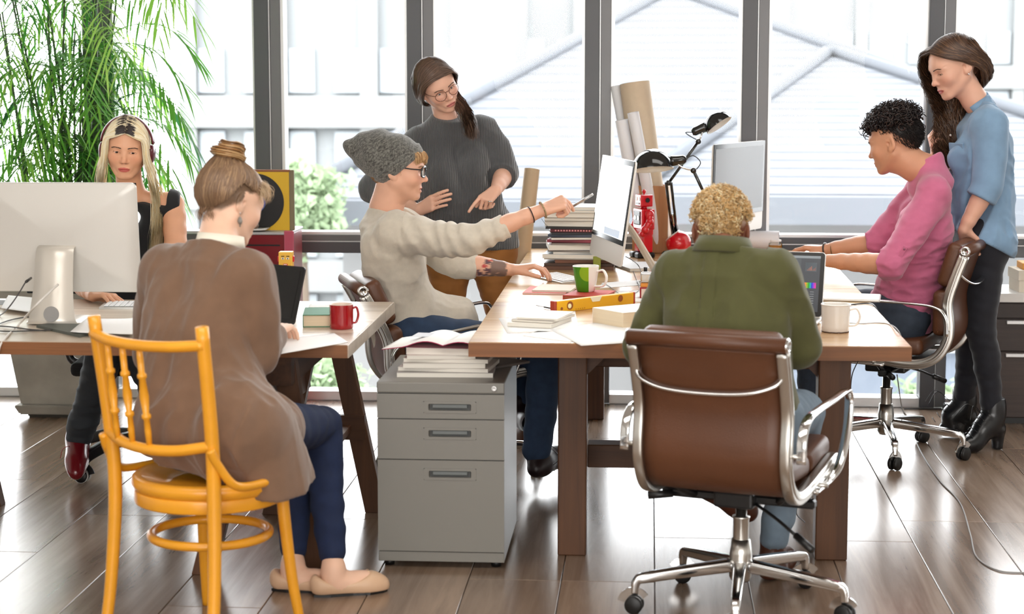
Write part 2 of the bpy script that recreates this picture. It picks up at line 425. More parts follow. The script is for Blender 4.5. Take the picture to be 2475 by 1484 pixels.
def tree(label, c, r, n, seed):
    t = thing('leafy_tree', label, 'tree', (c[0], c[1], -7), group='trees outside the windows')
    tube('trunk', [(0, 0, 0), (0.1, 0, (c[2] + 7) * 0.5), (0, 0, c[2] + 7)], 0.12, M('bark', (96, 84, 72), 0.9), t, 7, 3)
    rg = np.random.RandomState(seed); d = rg.normal(size=(n, 3)); d /= np.linalg.norm(d, axis=1, keepdims=True)
    lump = 0.75 + 0.25 * np.sin(d[:, 0] * 5 + seed) * np.cos(d[:, 2] * 6)
    P = d * (r * rg.uniform(0.55, 1.0, (n, 1)) * lump[:, None]) * np.array([1, 1, 0.85]) + np.array([0, 0, c[2] + 7])
    n *= 6; d = np.tile(d, (6, 1)); P = np.tile(P, (6, 1)) + rg.normal(size=(n, 3)) * 0.12 * r; ls = 0.0016 * c[1]; a = rg.normal(size=(n, 3)) * ls; b = rg.normal(size=(n, 3)) * ls
    V = np.stack([P - a, P + b, P + a, P - b], 1).reshape(-1, 3); Fq = np.arange(4 * n).reshape(-1, 4)
    o = from_np('crown', V, Fq, m_leafo, t, False); o['kind'] = 'stuff'
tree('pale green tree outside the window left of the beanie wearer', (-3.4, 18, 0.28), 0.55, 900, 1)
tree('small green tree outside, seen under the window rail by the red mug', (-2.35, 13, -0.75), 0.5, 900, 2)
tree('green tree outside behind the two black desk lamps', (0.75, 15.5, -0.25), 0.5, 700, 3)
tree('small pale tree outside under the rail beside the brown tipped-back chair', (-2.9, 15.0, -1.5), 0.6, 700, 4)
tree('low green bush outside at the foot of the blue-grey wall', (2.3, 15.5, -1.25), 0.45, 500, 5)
# ================================================================== tables
m_top = wood('table_top_oak', (166, 126, 88), (208, 174, 124), 'X', 1.0, 0.24, 22.0, 0.5)
m_edge = wood('table_edge_oak', (92, 56, 30), (142, 92, 54), 'X', 1.0, 0.45, 26.0, 0.4)
m_leg = wood('table_leg_oak', (62, 38, 24), (104, 68, 42), 'Z', 1.0, 0.5, 18.0, 0.4)
m_legx = wood('stretcher_oak', (66, 42, 28), (108, 72, 48), 'X', 1.0, 0.5, 18.0, 0.4)
m_ltop = wood('table_top_limed', (176, 157, 136), (216, 202, 184), 'X', 1.0, 0.30, 20.0, 0.5)
TZ = 0.755
t = thing('wooden_worktable', 'long oak worktable on square legs, crowded with papers and computers', 'table', (0.128, 7.46, 0))
hx, hy = 0.69, 1.55
for k in range(4):                     # top glued up from four wide boards
    x0 = -hx + k * 2 * hx / 4; x1 = x0 + 2 * hx / 4
    pass
nb = 6
for k in range(nb):
    y0 = -hy + k * 2 * hy / nb; y1 = y0 + 2 * hy / nb
    box('plank', (-hx, y0 + 0.0004, TZ - 0.045), (hx, y1 - 0.0004, TZ), [m_top], t, 0.002, 1)
box('edge_board', (-hx, -hy - 0.004, TZ - 0.046), (hx, -hy, TZ - 0.002), m_edge, t)
LX = ((-0.42, -0.325), (0.43, 0.535))
for sx0, sx1 in LX:
    for y in (-hy + 0.27, hy - 0.37): box('leg', (sx0, y, 0), (sx1, y + 0.10, TZ - 0.045), m_leg, t, 0.004, 1)
for y in (-0.95, 0.9): box('cross_rail', (-0.33, y, 0.585), (0.44, y + 0.06, 0.66), m_legx, t, 0.003, 1)
box('cross_rail', (-0.33, -1.02, 0.245), (0.44, -0.93, 0.325), m_legx, t, 0.003, 1)
for s, x in ((1, -0.325), (-1, 0.43)):
    bm = bmesh.new(); bm_prism(bm, [(0, 0), (s * 0.085, 0), (s * 0.085, -0.02), (s * 0.0, -0.105)], 0.05, Matrix.Translation((x, -hy + 0.36, TZ - 0.045)) @ Euler((PI / 2, 0, 0)).to_matrix().to_4x4())
    bmesh.ops.recalc_face_normals(bm, faces=bm.faces); from_bm('brace', bm, m_legx, t)
box('long_rail', (-0.36, -1.2, 0.62), (-0.32, 1.2, 0.71), wood('rail_oak', (66, 42, 28), (108, 72, 48), 'Y', 1.0, 0.5, 18.0, 0.4), t)
box('long_rail', (0.44, -1.2, 0.62), (0.48, 1.2, 0.71), MATS['rail_oak'], t)

t = thing('trestle_table', 'pale-topped trestle table with A-shaped brown legs', 'table', (-1.75, 6.37, 0))
lx0, lx1, ly = -1.15, 0.817, 0.545
for k in range(4):
    y0 = -ly + k * ly / 2
    box('plank', (lx0, y0 + 0.0004, TZ - 0.041), (lx1, y0 + ly / 2 - 0.0004, TZ), m_ltop, t, 0.002, 1)
box('edge_board', (lx0, -ly - 0.003, TZ - 0.042), (lx1, -ly, TZ - 0.002), m_edge, t)
box('end_cap', (lx1, -ly, TZ - 0.042), (lx1 + 0.003, ly, TZ - 0.002), m_ltop, t)
def slant(name, p, q, wx, wy, parent):
    """plank-like leg from p down to q, level cut"""
    bm = bmesh.new(); vs = []
    for c in (p, q):
        for dx, dy in ((-wx, -wy), (wx, -wy), (wx, wy), (-wx, wy)): vs.append(bm.verts.new((c[0] + dx, c[1] + dy, c[2])))
    for f in ((0, 1, 2, 3), (7, 6, 5, 4), (0, 4, 5, 1), (1, 5, 6, 2), (2, 6, 7, 3), (3, 7, 4, 0)): bm.faces.new([vs[i] for i in f])
    bmesh.ops.recalc_face_normals(bm, faces=bm.faces); bmesh.ops.bevel(bm, geom=list(bm.edges), offset=0.002, segments=1, affect='EDGES')
    return from_bm(name, bm, m_leg, parent)
for cx in (0.58, -0.85):
    tr = bpy.data.objects.new('trestle', None); C.objects.link(tr); tr.parent = t; tr.location = (cx, 0, 0)
    for y in (-0.47, 0.36):
        s0 = 0.04
        fx = -0.06 if y < 0 else 0.0; slant('leg', (-0.035 + fx * 0.4, y, TZ - 0.045), (-0.185 + fx, y - 0.02, 0), 0.036, 0.026, tr); slant('leg', (0.035 + fx * 0.4, y + 0.055, TZ - 0.045), (0.185 + fx * 1.2, y + 0.035, 0), 0.036, 0.026, tr)
        box('rung', (-0.15, y + 0.01, 0.27), (0.15, y + 0.04, 0.36), m_legx, tr)
    box('beam', (-0.05, -0.50, TZ - 0.14), (0.05, 0.46, TZ - 0.045), MATS['rail_oak'], tr)
    box('shelf_board', (-0.1, -0.45, 0.30), (0.1, 0.40, 0.325), MATS['rail_oak'], tr)
    box('side_board', (-0.075, -0.46, TZ - 0.30), (-0.055, 0.42, TZ - 0.045), MATS['rail_oak'], tr)

# ================================================================== aluminium office chairs with brown leather
m_leather = M('brown_leather', (92, 56, 35), 0.42, var=(6, 0.08), bump=(260, 0.25), spec=0.45)
m_chrome = M('polished_chrome', (222, 222, 222), 0.09, 1.0)
m_satin = M('satin_aluminium', (205, 203, 198), 0.28, 1.0)
m_blk = M('black_rubber', (14, 14, 15), 0.45)
m_mech = M('black_mechanism', (20, 20, 22), 0.38)
def castor(parent, x, y, rz, soft=False):
    c = bpy.data.objects.new('castor', None); C.objects.link(c); c.parent = parent; c.location = (x, y, 0); c.rotation_euler = (0, 0, rz)
    Rm = Euler((0, PI / 2, 0)).to_matrix().to_4x4()
    for s in (-1, 1):
        lathe('wheel', [(0, -0.009), (0.022, -0.009), (0.027, -0.005), (0.027, 0.005), (0.022, 0.009), (0, 0.009)], m_blk, c, 20, Matrix.Translation((s * 0.013, 0.0, 0.0275)) @ Rm)
        if soft: lathe('tread', [(0.0272, -0.006), (0.031, -0.006), (0.031, 0.006), (0.0272, 0.006)], M('grey_tread', (190, 190, 188), 0.6), c, 20, Matrix.Translation((s * 0.013, 0.0, 0.031)) @ Rm, closed_prof=True)
    bm = bmesh.new()
    pr = [(0.032 * math.cos(a), 0.0275 + 0.032 * math.sin(a)) for a in np.linspace(0.15, PI - 0.6, 12)]
    P = np.array([(0, y_, z_) for y_, z_ in pr]); bm_sweep(bm, P, [(-0.02, -0.002), (0.02, -0.002), (0.02, 0.002), (-0.02, 0.002)])
    from_bm('hood', bm, m_chrome if not soft else m_blk, c)
    return c
def swivel_chair(name, label, loc, rotz, base_rot=0.0, recline=0.0, dz=0.0, group='brown leather office chairs'):
    t = thing(name, label, 'chair', (loc[0], loc[1], 0), rotz, group)
    # five-star base
    for i in range(5):
        a = base_rot + i * 2 * PI / 5; dx, dy = math.cos(a), math.sin(a); px, py = -dy, dx
        lg = bpy.data.objects.new('base_leg', None); C.objects.link(lg); lg.parent = t
        bm = bmesh.new()
        P = catmull([(dx * 0.02, dy * 0.02, 0.135), (dx * 0.16, dy * 0.16, 0.122), (dx * 0.285, dy * 0.285, 0.108), (dx * 0.318, dy * 0.318, 0.098), (dx * 0.325, dy * 0.325, 0.058)], 6)
        sc = np.interp(np.linspace(0, 1, len(P)), [0, 0.5, 0.8, 1], [1.2, 0.95, 0.75, 0.6])
        bm_sweep(bm, P, rrect(0.016, 0.016, 0.007), scale=sc); from_bm('leg_bar', bm, m_chrome, lg, True)
        castor(lg, dx * 0.325, dy * 0.325, a + 0.9 + i * 1.7)
    lathe('hub', [(0, 0.085), (0.026, 0.085), (0.034, 0.10), (0.034, 0.17), (0.028, 0.215), (0, 0.215)], m_satin, t, 24)
    lathe('column', [(0.024, 0.2), (0.024, 0.275), (0.0265, 0.28), (0.0265, 0.285), (0.017, 0.286), (0.017, 0.335 + dz), (0, 0.335 + dz)], m_satin, t, 20)
    bm = bmesh.new(); bm_box(bm, (-0.06, -0.09, 0.325 + dz), (0.06, 0.08, 0.375 + dz), 0.008); from_bm('tilt_mechanism', bm, m_mech, t); bm = bmesh.new(); bm_box(bm, (-0.235, -0.05, 0.335 + dz), (0.235, -0.015, 0.362 + dz), 0.006, 1)
    from_bm('cross_bar', bm, m_mech, t)
    for sx in (-1, 1): tube('strut', [(sx * 0.205, -0.035, 0.35 + dz), (sx * 0.212, 0.0, 0.40 + dz)], 0.011, m_mech, t, 8, 1); tube('strut', [(sx * 0.13, -0.05, 0.35 + dz), (sx * 0.18, -0.12, 0.395 + dz)], 0.012, m_mech, t, 8, 1)
    bm = bmesh.new(); bm_tube(bm, [(0.03, -0.03, 0.345 + dz), (0.13, -0.10, 0.315 + dz), (0.21, -0.15, 0.28 + dz)], 0.005, 8, 4); bm_tube(bm, [(0.21, -0.15, 0.28 + dz), (0.27, -0.19, 0.252 + dz)], 0.011, 8, 1)
    from_bm('lever', bm, m_mech, t, True); bm = bmesh.new()
    bm_tube(bm, [(-0.05, -0.02, 0.345 + dz), (-0.2, -0.05, 0.345 + dz)], 0.006, 8, 1); bm_tube(bm, [(-0.2, -0.05, 0.345 + dz), (-0.265, -0.085, 0.34 + dz)], 0.012, 8, 1)
    from_bm('lever', bm, m_mech, t, True)
    cr, sr = math.cos(recline), math.sin(recline)
    def R(p):      # seat and back tip together about the mechanism
        y, z = p[1], p[2] - 0.40; return (p[0], y * cr - z * sr, 0.40 + y * sr + z * cr + dz)
    side = [(0.25, 0.425), (0.20, 0.435), (0.05, 0.415), (-0.10, 0.395), (-0.19, 0.398), (-0.252, 0.43), (-0.288, 0.49), (-0.296, 0.55), (-0.288, 0.65), (-0.315, 0.75), (-0.347, 0.84)]
    Pc = catmull([(0, y, z) for y, z in side], 8)
    for s in (-1, 1):
        bm = bmesh.new(); P = np.array([R((s * 0.218, p[1], p[2])) for p in Pc])
        bm_sweep(bm, P, rrect(0.015, 0.02, 0.005, 2))
        bm_sweep(bm, np.array([R((s * (0.218 + 0.0155), p[1], p[2])) for p in Pc]), rrect(0.003, 0.006, 0.002, 1))
        from_bm('side_rail', bm, m_satin, t, True)
        # looped armrest, flat bar
        loop = [(-0.298, 0.52), (-0.29, 0.59), (-0.25, 0.632), (-0.15, 0.645), (0.08, 0.65), (0.19, 0.652), (0.225, 0.637), (0.232, 0.60), (0.21, 0.52), (0.165, 0.43), (0.115, 0.395), (0.05, 0.39), (-0.04, 0.385)]
        P = catmull([R((s * (0.262 - 0.03 * max(0, (0.45 - z) / 0.06)), y, z)) for y, z in loop], 6)
        bm = bmesh.new(); bm_sweep(bm, P, rrect(0.0055, 0.014, 0.004, 2)); from_bm('armrest', bm, m_chrome, t, True)
        for y, z in ((-0.296, 0.54), (0.0, 0.40)): tube('arm_spacer', [R((s * 0.215, y, z)), R((s * 0.262, y, z))], 0.007, m_satin, t, 8, 1)
        # end caps of the rolled top
        e = R((s * 0.234, -0.352, 0.858))
        lathe('end_cap', [(0, 0), (0.010, 0.0), (0.012, 0.004), (0.016, 0.004), (0.022, 0.002), (0.022, -0.012), (0, -0.012)], m_chrome, t, 20, T4(*e) @ Euler((0, s * PI / 2, 0)).to_matrix().to_4x4())
    # leather sling: one sheet from seat front to the rolled top
    bm = bmesh.new(); th = 0.006; n = len(Pc); grid = []
    for i in range(n):
        row = []
        for j in range(9):
            x = -0.212 + 0.424 * j / 8; dip = -0.012 * (1 - (x / 0.212) ** 2)
            row.append(R((x, Pc[i][1] + (dip if i > 24 else 0) , Pc[i][2] + (dip if i <= 24 else 0))))
        grid.append(row)
    for off in (0,):
        vv = [[bm.verts.new(p) for p in row] for row in grid]
        for i in range(n - 1):
            for j in range(8): bm.faces.new((vv[i][j], vv[i][j + 1], vv[i + 1][j + 1], vv[i + 1][j]))
    bmesh.ops.recalc_face_normals(bm, faces=bm.faces); bmesh.ops.solidify(bm, geom=list(bm.faces), thickness=th)
    from_bm('sling', bm, m_leather, t, True)
    # rolled top
    bm = bmesh.new(); bm_tube(bm, [R((-0.232, -0.352, 0.858)), R((0.232, -0.352, 0.858))], 0.0225, 20, 1); from_bm('rolled_top', bm, m_leather, t, True)
    # soft pads on the front of the back and on the seat
    def pad(name, y0, z0, y1, z1, out=0.03, hw=0.205, thk=0.034):
        d = Vector((0, y1 - y0, z1 - z0)); L_ = d.length; d.normalize(); nrm = Vector((0, d.z, -d.y))
        if nrm.y < 0 and abs(d.z) > 0.5: nrm = -nrm
        if abs(d.z) <= 0.5 and nrm.z < 0: nrm = -nrm
        c = Vector((0, (y0 + y1) / 2, (z0 + z1) / 2)) + nrm * out
        bm = bmesh.new(); bm_box(bm, (-hw, -L_ / 2, -thk), (hw, L_ / 2, thk), min(0.026, thk * 0.75), 4)
        m4 = Matrix.Identity(4); xa = Vector((1, 0, 0))
        for i in range(3): m4[i][0], m4[i][1], m4[i][2], m4[i][3] = xa[i], d[i], nrm[i], c[i]
        for v in bm.verts:
            v.co = m4 @ v.co; v.co = Vector(R(v.co))
        from_bm(name, bm, m_leather, t, True)
    pad('back_cushion', -0.296, 0.70, -0.347, 0.875, 0.035)
    pad('back_cushion', -0.290, 0.51, -0.288, 0.695, 0.034)
    pad('seat_cushion', -0.19, 0.43, 0.02, 0.42, 0.03)
    pad('seat_cushion', 0.025, 0.42, 0.25, 0.445, 0.03)
    # antler-shaped stretcher behind the back
    P = catmull([R((-0.215, -0.32, 0.775)), R((-0.195, -0.345, 0.745)), R((-0.12, -0.362, 0.722)), R((0, -0.368, 0.716)), R((0.12, -0.362, 0.722)), R((0.195, -0.345, 0.745)), R((0.215, -0.32, 0.775))], 6)
    bm = bmesh.new(); bm_sweep(bm, P, rrect(0.011, 0.005, 0.004, 2)); from_bm('back_stretcher', bm, m_chrome, t, True)
    P = catmull([R((-0.215, 0.0, 0.405)), R((-0.12, 0.0, 0.385)), R((0, 0, 0.382)), R((0.12, 0.0, 0.385)), R((0.215, 0.0, 0.405))], 4)
    bm = bmesh.new(); bm_sweep(bm, P, rrect(0.014, 0.006, 0.004, 2)); from_bm('seat_stretcher', bm, m_mech, t, True)
    return t
swivel_chair('office_chair', 'brown leather office chair nearest the camera, its back to us, under the person in olive', (0.285, 5.60), math.radians(-20), math.radians(69))
swivel_chair('office_chair', 'brown leather office chair in profile on which the man in pink sits', (1.0, 7.95), math.radians(70), math.radians(200), 0.0, 0.03)
swivel_chair('office_chair', 'brown leather office chair of the beanie wearer, tipped back between the two tables', (-0.74, 7.39), math.radians(-72), math.radians(22), math.radians(9), -0.02)

# black office chair behind the trestle table
t = thing('task_chair', 'black office chair of the blonde woman, mostly hidden behind the trestle table', 'chair', (-2.02, 7.42, 0), math.radians(186))
for i in range(5):
    a = math.radians(-311.6) + i * 2 * PI / 5; dx, dy = math.cos(a), math.sin(a)
    bm = bmesh.new(); P = catmull([(dx * 0.02, dy * 0.02, 0.14), (dx * 0.16, dy * 0.16, 0.135), (dx * 0.27, dy * 0.27, 0.105), (dx * 0.31, dy * 0.31, 0.075)], 6)
    bm_sweep(bm, P, rrect(0.017, 0.022, 0.008), scale=np.linspace(1.3, 0.8, len(P))); lg = from_bm('base_leg', bm, m_mech, t, True)
    castor(lg, dx * 0.31, dy * 0.31, a + 0.5 + i, True)
lathe('column', [(0.032, 0.09), (0.032, 0.24), (0.022, 0.245), (0.022, 0.42), (0, 0.42)], m_mech, t, 16)
box('seat', (-0.24, -0.22, 0.42), (0.24, 0.25, 0.475), M('black_fabric', (22, 22, 24), 0.9), t, 0.02, 3)
box('backrest', (-0.20, -0.29, 0.52), (0.20, -0.24, 0.80), MATS['black_fabric'], t, 0.02, 3)
tube('back_stem', [(0, -0.05, 0.41), (0, -0.26, 0.42), (0, -0.30, 0.6)], 0.02, m_mech, t)
for s in (-1, 1):
    tube('arm_post', [(s * 0.24, 0.0, 0.43), (s * 0.29, 0.0, 0.47), (s * 0.29, 0.0, 0.64)], 0.016, m_mech, t)
    box('armrest', (s * 0.29 - 0.035, -0.12, 0.64), (s * 0.29 + 0.035, 0.14, 0.665), m_mech, t, 0.01, 2)

# ================================================================== yellow bentwood chair
m_yel = M('yellow_paint', (232, 160, 36), 0.36, var=(9, 0.06), coat=0.2)
t = thing('bentwood_chair', 'yellow painted bentwood chair with a spindle back, the bun-haired woman sitting on it', 'chair', (-1.245, 5.29, 0), math.radians(-30))
for s in (-1, 1):
    tube('rear_leg', [(s * 0.205, -0.235, 0.0), (s * 0.198, -0.21, 0.18), (s * 0.190, -0.195, 0.42), (s * 0.195, -0.205, 0.62), (s * 0.205, -0.245, 0.925)], 0.018, m_yel, t, 14, 8, radii=[0.0165, 0.018, 0.020, 0.0195, 0.0185])
    tube('front_leg', [(s * 0.185, 0.165, 0.0), (s * 0.172, 0.145, 0.14), (s * 0.162, 0.13, 0.30), (s * 0.155, 0.122, 0.435)], 0.016, m_yel, t, 12, 8, radii=[0.0145, 0.0165, 0.018, 0.0185])
    tube('side_bracket', [(s * 0.205, -0.222, 0.585), (s * 0.212, -0.20, 0.54), (s * 0.226, -0.145, 0.475), (s * 0.224, -0.03, 0.462), (s * 0.215, 0.05, 0.466)], 0.0125, m_yel, t, 12, 8)
def ring_pts(r, z, n=28, fx=1.0, fy=1.0): return [(r * fx * math.cos(2 * PI * i / n), r * fy * math.sin(2 * PI * i / n) - 0.01, z) for i in range(n)]
lathe('seat', [(0, 0.448), (0.14, 0.449), (0.198, 0.462), (0.213, 0.466), (0.226, 0.458), (0.228, 0.44), (0.219, 0.424), (0.20, 0.42), (0, 0.42)], m_yel, t, 48)
bm = bmesh.new(); bm_sweep(bm, np.array(ring_pts(0.203, 0.405, 48)), rrect(0.010, 0.020, 0.005, 2), True); from_bm('seat_rim', bm, m_yel, t, True)
tube('ring_stretcher', ring_pts(0.168, 0.285, 24), 0.0135, m_yel, t, 12, 2, True)
tube('top_rail', [(-0.21, -0.243, 0.875), (-0.11, -0.275, 0.867), (0.0, -0.285, 0.864), (0.11, -0.275, 0.867), (0.21, -0.243, 0.875)], 0.0155, m_yel, t, 14, 8)
tube('lower_rail', [(-0.195, -0.205, 0.592), (-0.1, -0.24, 0.575), (0.0, -0.252, 0.570), (0.1, -0.24, 0.575), (0.195, -0.205, 0.592)], 0.0155, m_yel, t, 14, 8)
prof = [(0, 0.0), (0.0075, 0.0), (0.0095, 0.05), (0.0085, 0.085), (0.0135, 0.090), (0.0135, 0.098), (0.009, 0.103), (0.0135, 0.15), (0.009, 0.20), (0.0135, 0.205), (0.0135, 0.213), (0.009, 0.218), (0.0095, 0.26), (0.0075, 0.30), (0, 0.30)]
for x in (-0.13, -0.062, 0.006):
    yb, yt = -0.25 + x * x * 0.8, -0.283 + x * x * 0.8
    lathe('spindle', prof, m_yel, t, 12, T4(x, yb, 0.57) @ Euler((math.atan2(-(yt - yb), 0.297), 0, 0)).to_matrix().to_4x4())

# ================================================================== filing cabinet
m_steel = M('grey_painted_steel', (128, 126, 120), 0.38, 0.0, spec=0.5, bump=(900, 0.04))
t = thing('filing_cabinet', 'grey steel filing cabinet with three drawers under a stack of magazines', 'cabinet', (-0.66, 6.275, 0))
hw, hd, hz = 0.205, 0.29, 0.612
box('body', (-hw, -hd + 0.014, 0.022), (hw, hd, hz - 0.03), m_steel, t, 0.003, 1)
box('top_panel', (-hw - 0.001, -hd, hz - 0.035), (hw + 0.001, hd, hz), m_steel, t, 0.004, 2)
box('plinth', (-hw, -hd + 0.004, 0.022), (hw, -hd + 0.014, 0.055), m_steel, t, 0.002, 1)
lathe('lock', [(0, 0.004), (0.003, 0.004), (0.004, 0.006), (0.0085, 0.006), (0.0095, 0.0), (0, 0.0)], m_alu, t, 16, T4(hw - 0.032, -hd, hz - 0.017) @ Euler((PI / 2, 0, 0)).to_matrix().to_4x4())
m_recess = M('drawer_recess', (52, 54, 54), 0.4)
for za, zb in ((0.495, 0.574), (0.362, 0.491), (0.058, 0.358)):
    d = bpy.data.objects.new('drawer', None); C.objects.link(d); d.parent = t
    zh = zb - 0.042 if zb > 0.57 else zb - 0.045
    hl, hr, hh = -0.055, 0.115, 0.019
    bm = bmesh.new()
    for lo, hi in (((-hw, za), (hl, zb)), ((hr, za), (hw, zb)), ((hl, za), (hr, zh - hh)), ((hl, zh + hh), (hr, zb))):
        bm_box(bm, (lo[0], -hd, lo[1]), (hi[0], -hd + 0.014, hi[1]), 0.0)
    bmesh.ops.remove_doubles(bm, verts=bm.verts, dist=1e-5)
    from_bm('drawer_front', bm, m_steel, d)
    bm = bmesh.new(); cx = (hl + hr) / 2; hw2 = (hr - hl) / 2
    outer = rrect(hw2, hh, 0.005, 3); inner = rrect(hw2 - 0.016, hh - 0.008, 0.004, 3)
    vo = [bm.verts.new((cx + a, -hd - 0.002, zh + b)) for a, b in outer]; vi = [bm.verts.new((cx + a, -hd - 0.002, zh + b)) for a, b in inner]; vb = [bm.verts.new((cx + a * 0.94, -hd + 0.013, zh + b * 0.9)) for a, b in inner]
    n = len(outer)
    vq = [bm.verts.new((cx + a, -hd + 0.013, zh + b)) for a, b in outer]
    for i in range(n):
        j = (i + 1) % n; bm.faces.new((vo[i], vo[j], vi[j], vi[i])); bm.faces.new((vi[i], vi[j], vb[j], vb[i])); bm.faces.new((vq[i], vq[j], vo[j], vo[i]))
    from_bm('handle_frame', bm, m_steel, d)
    box('handle_recess', (cx - hw2 + 0.014, -hd + 0.011, zh - hh + 0.006), (cx + hw2 - 0.014, -hd + 0.013, zh + hh - 0.006), m_recess, d)
    box('handle_lip', (cx - hw2 + 0.028, -hd + 0.001, zh - 0.004), (cx + hw2 - 0.028, -hd + 0.012, zh + hh - 0.009), M('handle_grey', (98, 104, 104), 0.3), d, 0.002, 1)
for x in (-hw + 0.03, hw - 0.03):
    for y in (-hd + 0.05, hd - 0.04): lathe('foot', [(0, 0), (0.016, 0), (0.018, 0.022), (0, 0.022)], m_blk, t, 12, T4(x, y, 0))

# ================================================================== low drawer cabinets at the right, red cabinet at the left
m_dk = wood('dark_walnut', (44, 34, 31), (70, 56, 50), 'X', 1.0, 0.4, 24.0, 0.4)
t = thing('drawer_cabinet', 'dark brown low cabinet with a white top and long metal handles', 'cabinet', (2.03, 8.82, 0))
ch = 0.60
box('body', (-0.56, -0.155, 0.03), (0.56, 0.18, ch - 0.04), m_dk, t, 0.002, 1)
box('top', (-0.57, -0.17, ch - 0.04), (0.57, 0.19, ch), M('white_laminate', (226, 224, 218), 0.35), t, 0.002, 1)
box('side_panel', (-0.572, -0.165, 0.0), (-0.56, 0.19, ch - 0.04), MATS['white_laminate'], t)
box('plinth', (-0.55, -0.13, 0.0), (0.55, 0.15, 0.03), m_blk, t)
for k, (za, zb) in enumerate(((0.49, 0.555), (0.34, 0.485), (0.035, 0.335))):
    for x0, x1 in ((-0.555, 0.02), (0.025, 0.555)):
        d = box('drawer', (x0, -0.172, za), (x1, -0.156, zb), m_dk, t, 0.002, 1)
        if k: box('handle', (x0 + 0.14, -0.19, zb - 0.022), (x1 - 0.16, -0.172, zb - 0.006), m_alu, d, 0.002, 1)
t = thing('archive_box', 'pale cardboard box with a lid on the dark cabinet', 'box', (1.80, 8.8, ch), math.radians(4))
box('box_body', (-0.13, -0.09, 0), (0.065, 0.09, 0.07), M('cream_card', (224, 214, 196), 0.8), t, 0.001, 1)
box('lid', (-0.135, -0.095, 0.055), (0.07, 0.095, 0.10), MATS['cream_card'], t, 0.001, 1)
o = box('notepad', (-0.10, -0.07, 0), (0.055, 0.07, 0.03), M('orange_card', (222, 158, 74), 0.7), None, 0.002, 1)
o.location = (1.795, 8.8, ch + 0.10); tag(o, 'orange block of paper lying on the pale cardboard box', 'notepad')

m_red = M('dark_red_lacquer', (130, 20, 30), 0.32, var=(5, 0.08))
p0 = aY(580, 562, 8.55)
t = thing('red_cabinet', 'dark red metal cabinet by the window carrying the yellow record sleeve', 'cabinet', (-1.845, 8.72, 0))
rh = 0.865
box('body', (-0.17, -0.17, 0), (0.21, 0.17, rh - 0.012), m_red, t, 0.004, 2)
box('top', (-0.175, -0.175, rh - 0.012), (0.215, 0.175, rh), M('pale_grey_paint', (196, 194, 196), 0.4), t, 0.003, 1)
box('drawer_gap', (-0.16, -0.1715, rh - 0.063), (0.17, -0.169, rh - 0.056), m_blk, t)
box('edge_strip', (0.19, -0.178, 0.0), (0.235, -0.165, rh + 0.008), M('pink_acrylic', (206, 96, 118), 0.15, coat=0.5), t, 0.004, 2)
# ================================================================== things on the tables
m_paper = M('white_paper', (250, 249, 247), 0.75, backlit=0.1)
m_page = M('page_block', (232, 214, 184), 0.8, var=(60, 0.06), stretch=(0.05, 0.05, 14))
m_pagew = M('white_page_block', (226, 222, 212), 0.8, var=(60, 0.07), stretch=(0.05, 0.05, 14))
def sheet(name, label, corners, mat=None, z=TZ, curl=0.0, group=None, cat='paper'):
    """loose sheet lying at height z; corners measured along its edge"""
    P = [aZ(u, v, z) for u, v in corners]; c = sum(P) / 4
    bm = bmesh.new(); n = 8; g = []
    for i in range(n + 1):
        row = []
        for j in range(n + 1):
            a, b = i / n, j / n
            p = (P[0] * (1 - a) + P[1] * a) * (1 - b) + (P[3] * (1 - a) + P[2] * a) * b
            zz = 0.0008 + curl * max(0, abs(a - 0.5) * 2 - 0.5) ** 2 * 2 + curl * 0.3 * (1 + math.sin(3 * a + 2 * b))
            row.append(bm.verts.new((p[0] - c[0], p[1] - c[1], zz)))
        g.append(row)
    for i in range(n):
        for j in range(n): bm.faces.new((g[i][j], g[i + 1][j], g[i + 1][j + 1], g[i][j + 1]))
    bmesh.ops.recalc_face_normals(bm, faces=bm.faces); bmesh.ops.solidify(bm, geom=list(bm.faces), thickness=0.0006)
    o = from_bm(name, bm, mat or m_paper, None, True); o.location = (c[0], c[1], z)
    return tag(o, label, cat, group)
def book(name, label, c, size, rz, cover, page=None, z=TZ, spine='x-', cat='book', group=None, soft=False):
    """c: centre (x, y); size: (w, d, t). spine on the named side"""
    w_, d_, t_ = size
    t = thing(name, label, cat, (c[0], c[1], z), rz, group)
    cv = 0.0012 if soft else 0.0025; ins = 0.001 if soft else 0.004
    lo = [-w_ / 2, -d_ / 2]; hi = [w_ / 2, d_ / 2]
    pl = [lo[0] + ins, lo[1] + ins]; ph = [hi[0] - ins, hi[1] - ins]
    ax = 0 if spine[0] == 'x' else 1
    if spine[1] == '-': pl[ax] = lo[ax] + cv
    else: ph[ax] = hi[ax] - cv
    box('pages', (pl[0], pl[1], cv), (ph[0], ph[1], t_ - cv), page or m_pagew, t)
    bm = bmesh.new(); bm_box(bm, (lo[0], lo[1], 0), (hi[0], hi[1], cv), 0.0004, 1); bm_box(bm, (lo[0], lo[1], t_ - cv), (hi[0], hi[1], t_), 0.0004, 1)
    s0, s1 = list(lo), list(hi)
    if spine[1] == '-': s1[ax] = lo[ax] + cv
    else: s0[ax] = hi[ax] - cv
    bm_box(bm, (s0[0], s0[1], cv), (s1[0], s1[1], t_ - cv))
    bmesh.ops.remove_doubles(bm, verts=bm.verts, dist=1e-6)
    o = from_bm('cover', bm, cover, t)
    return t
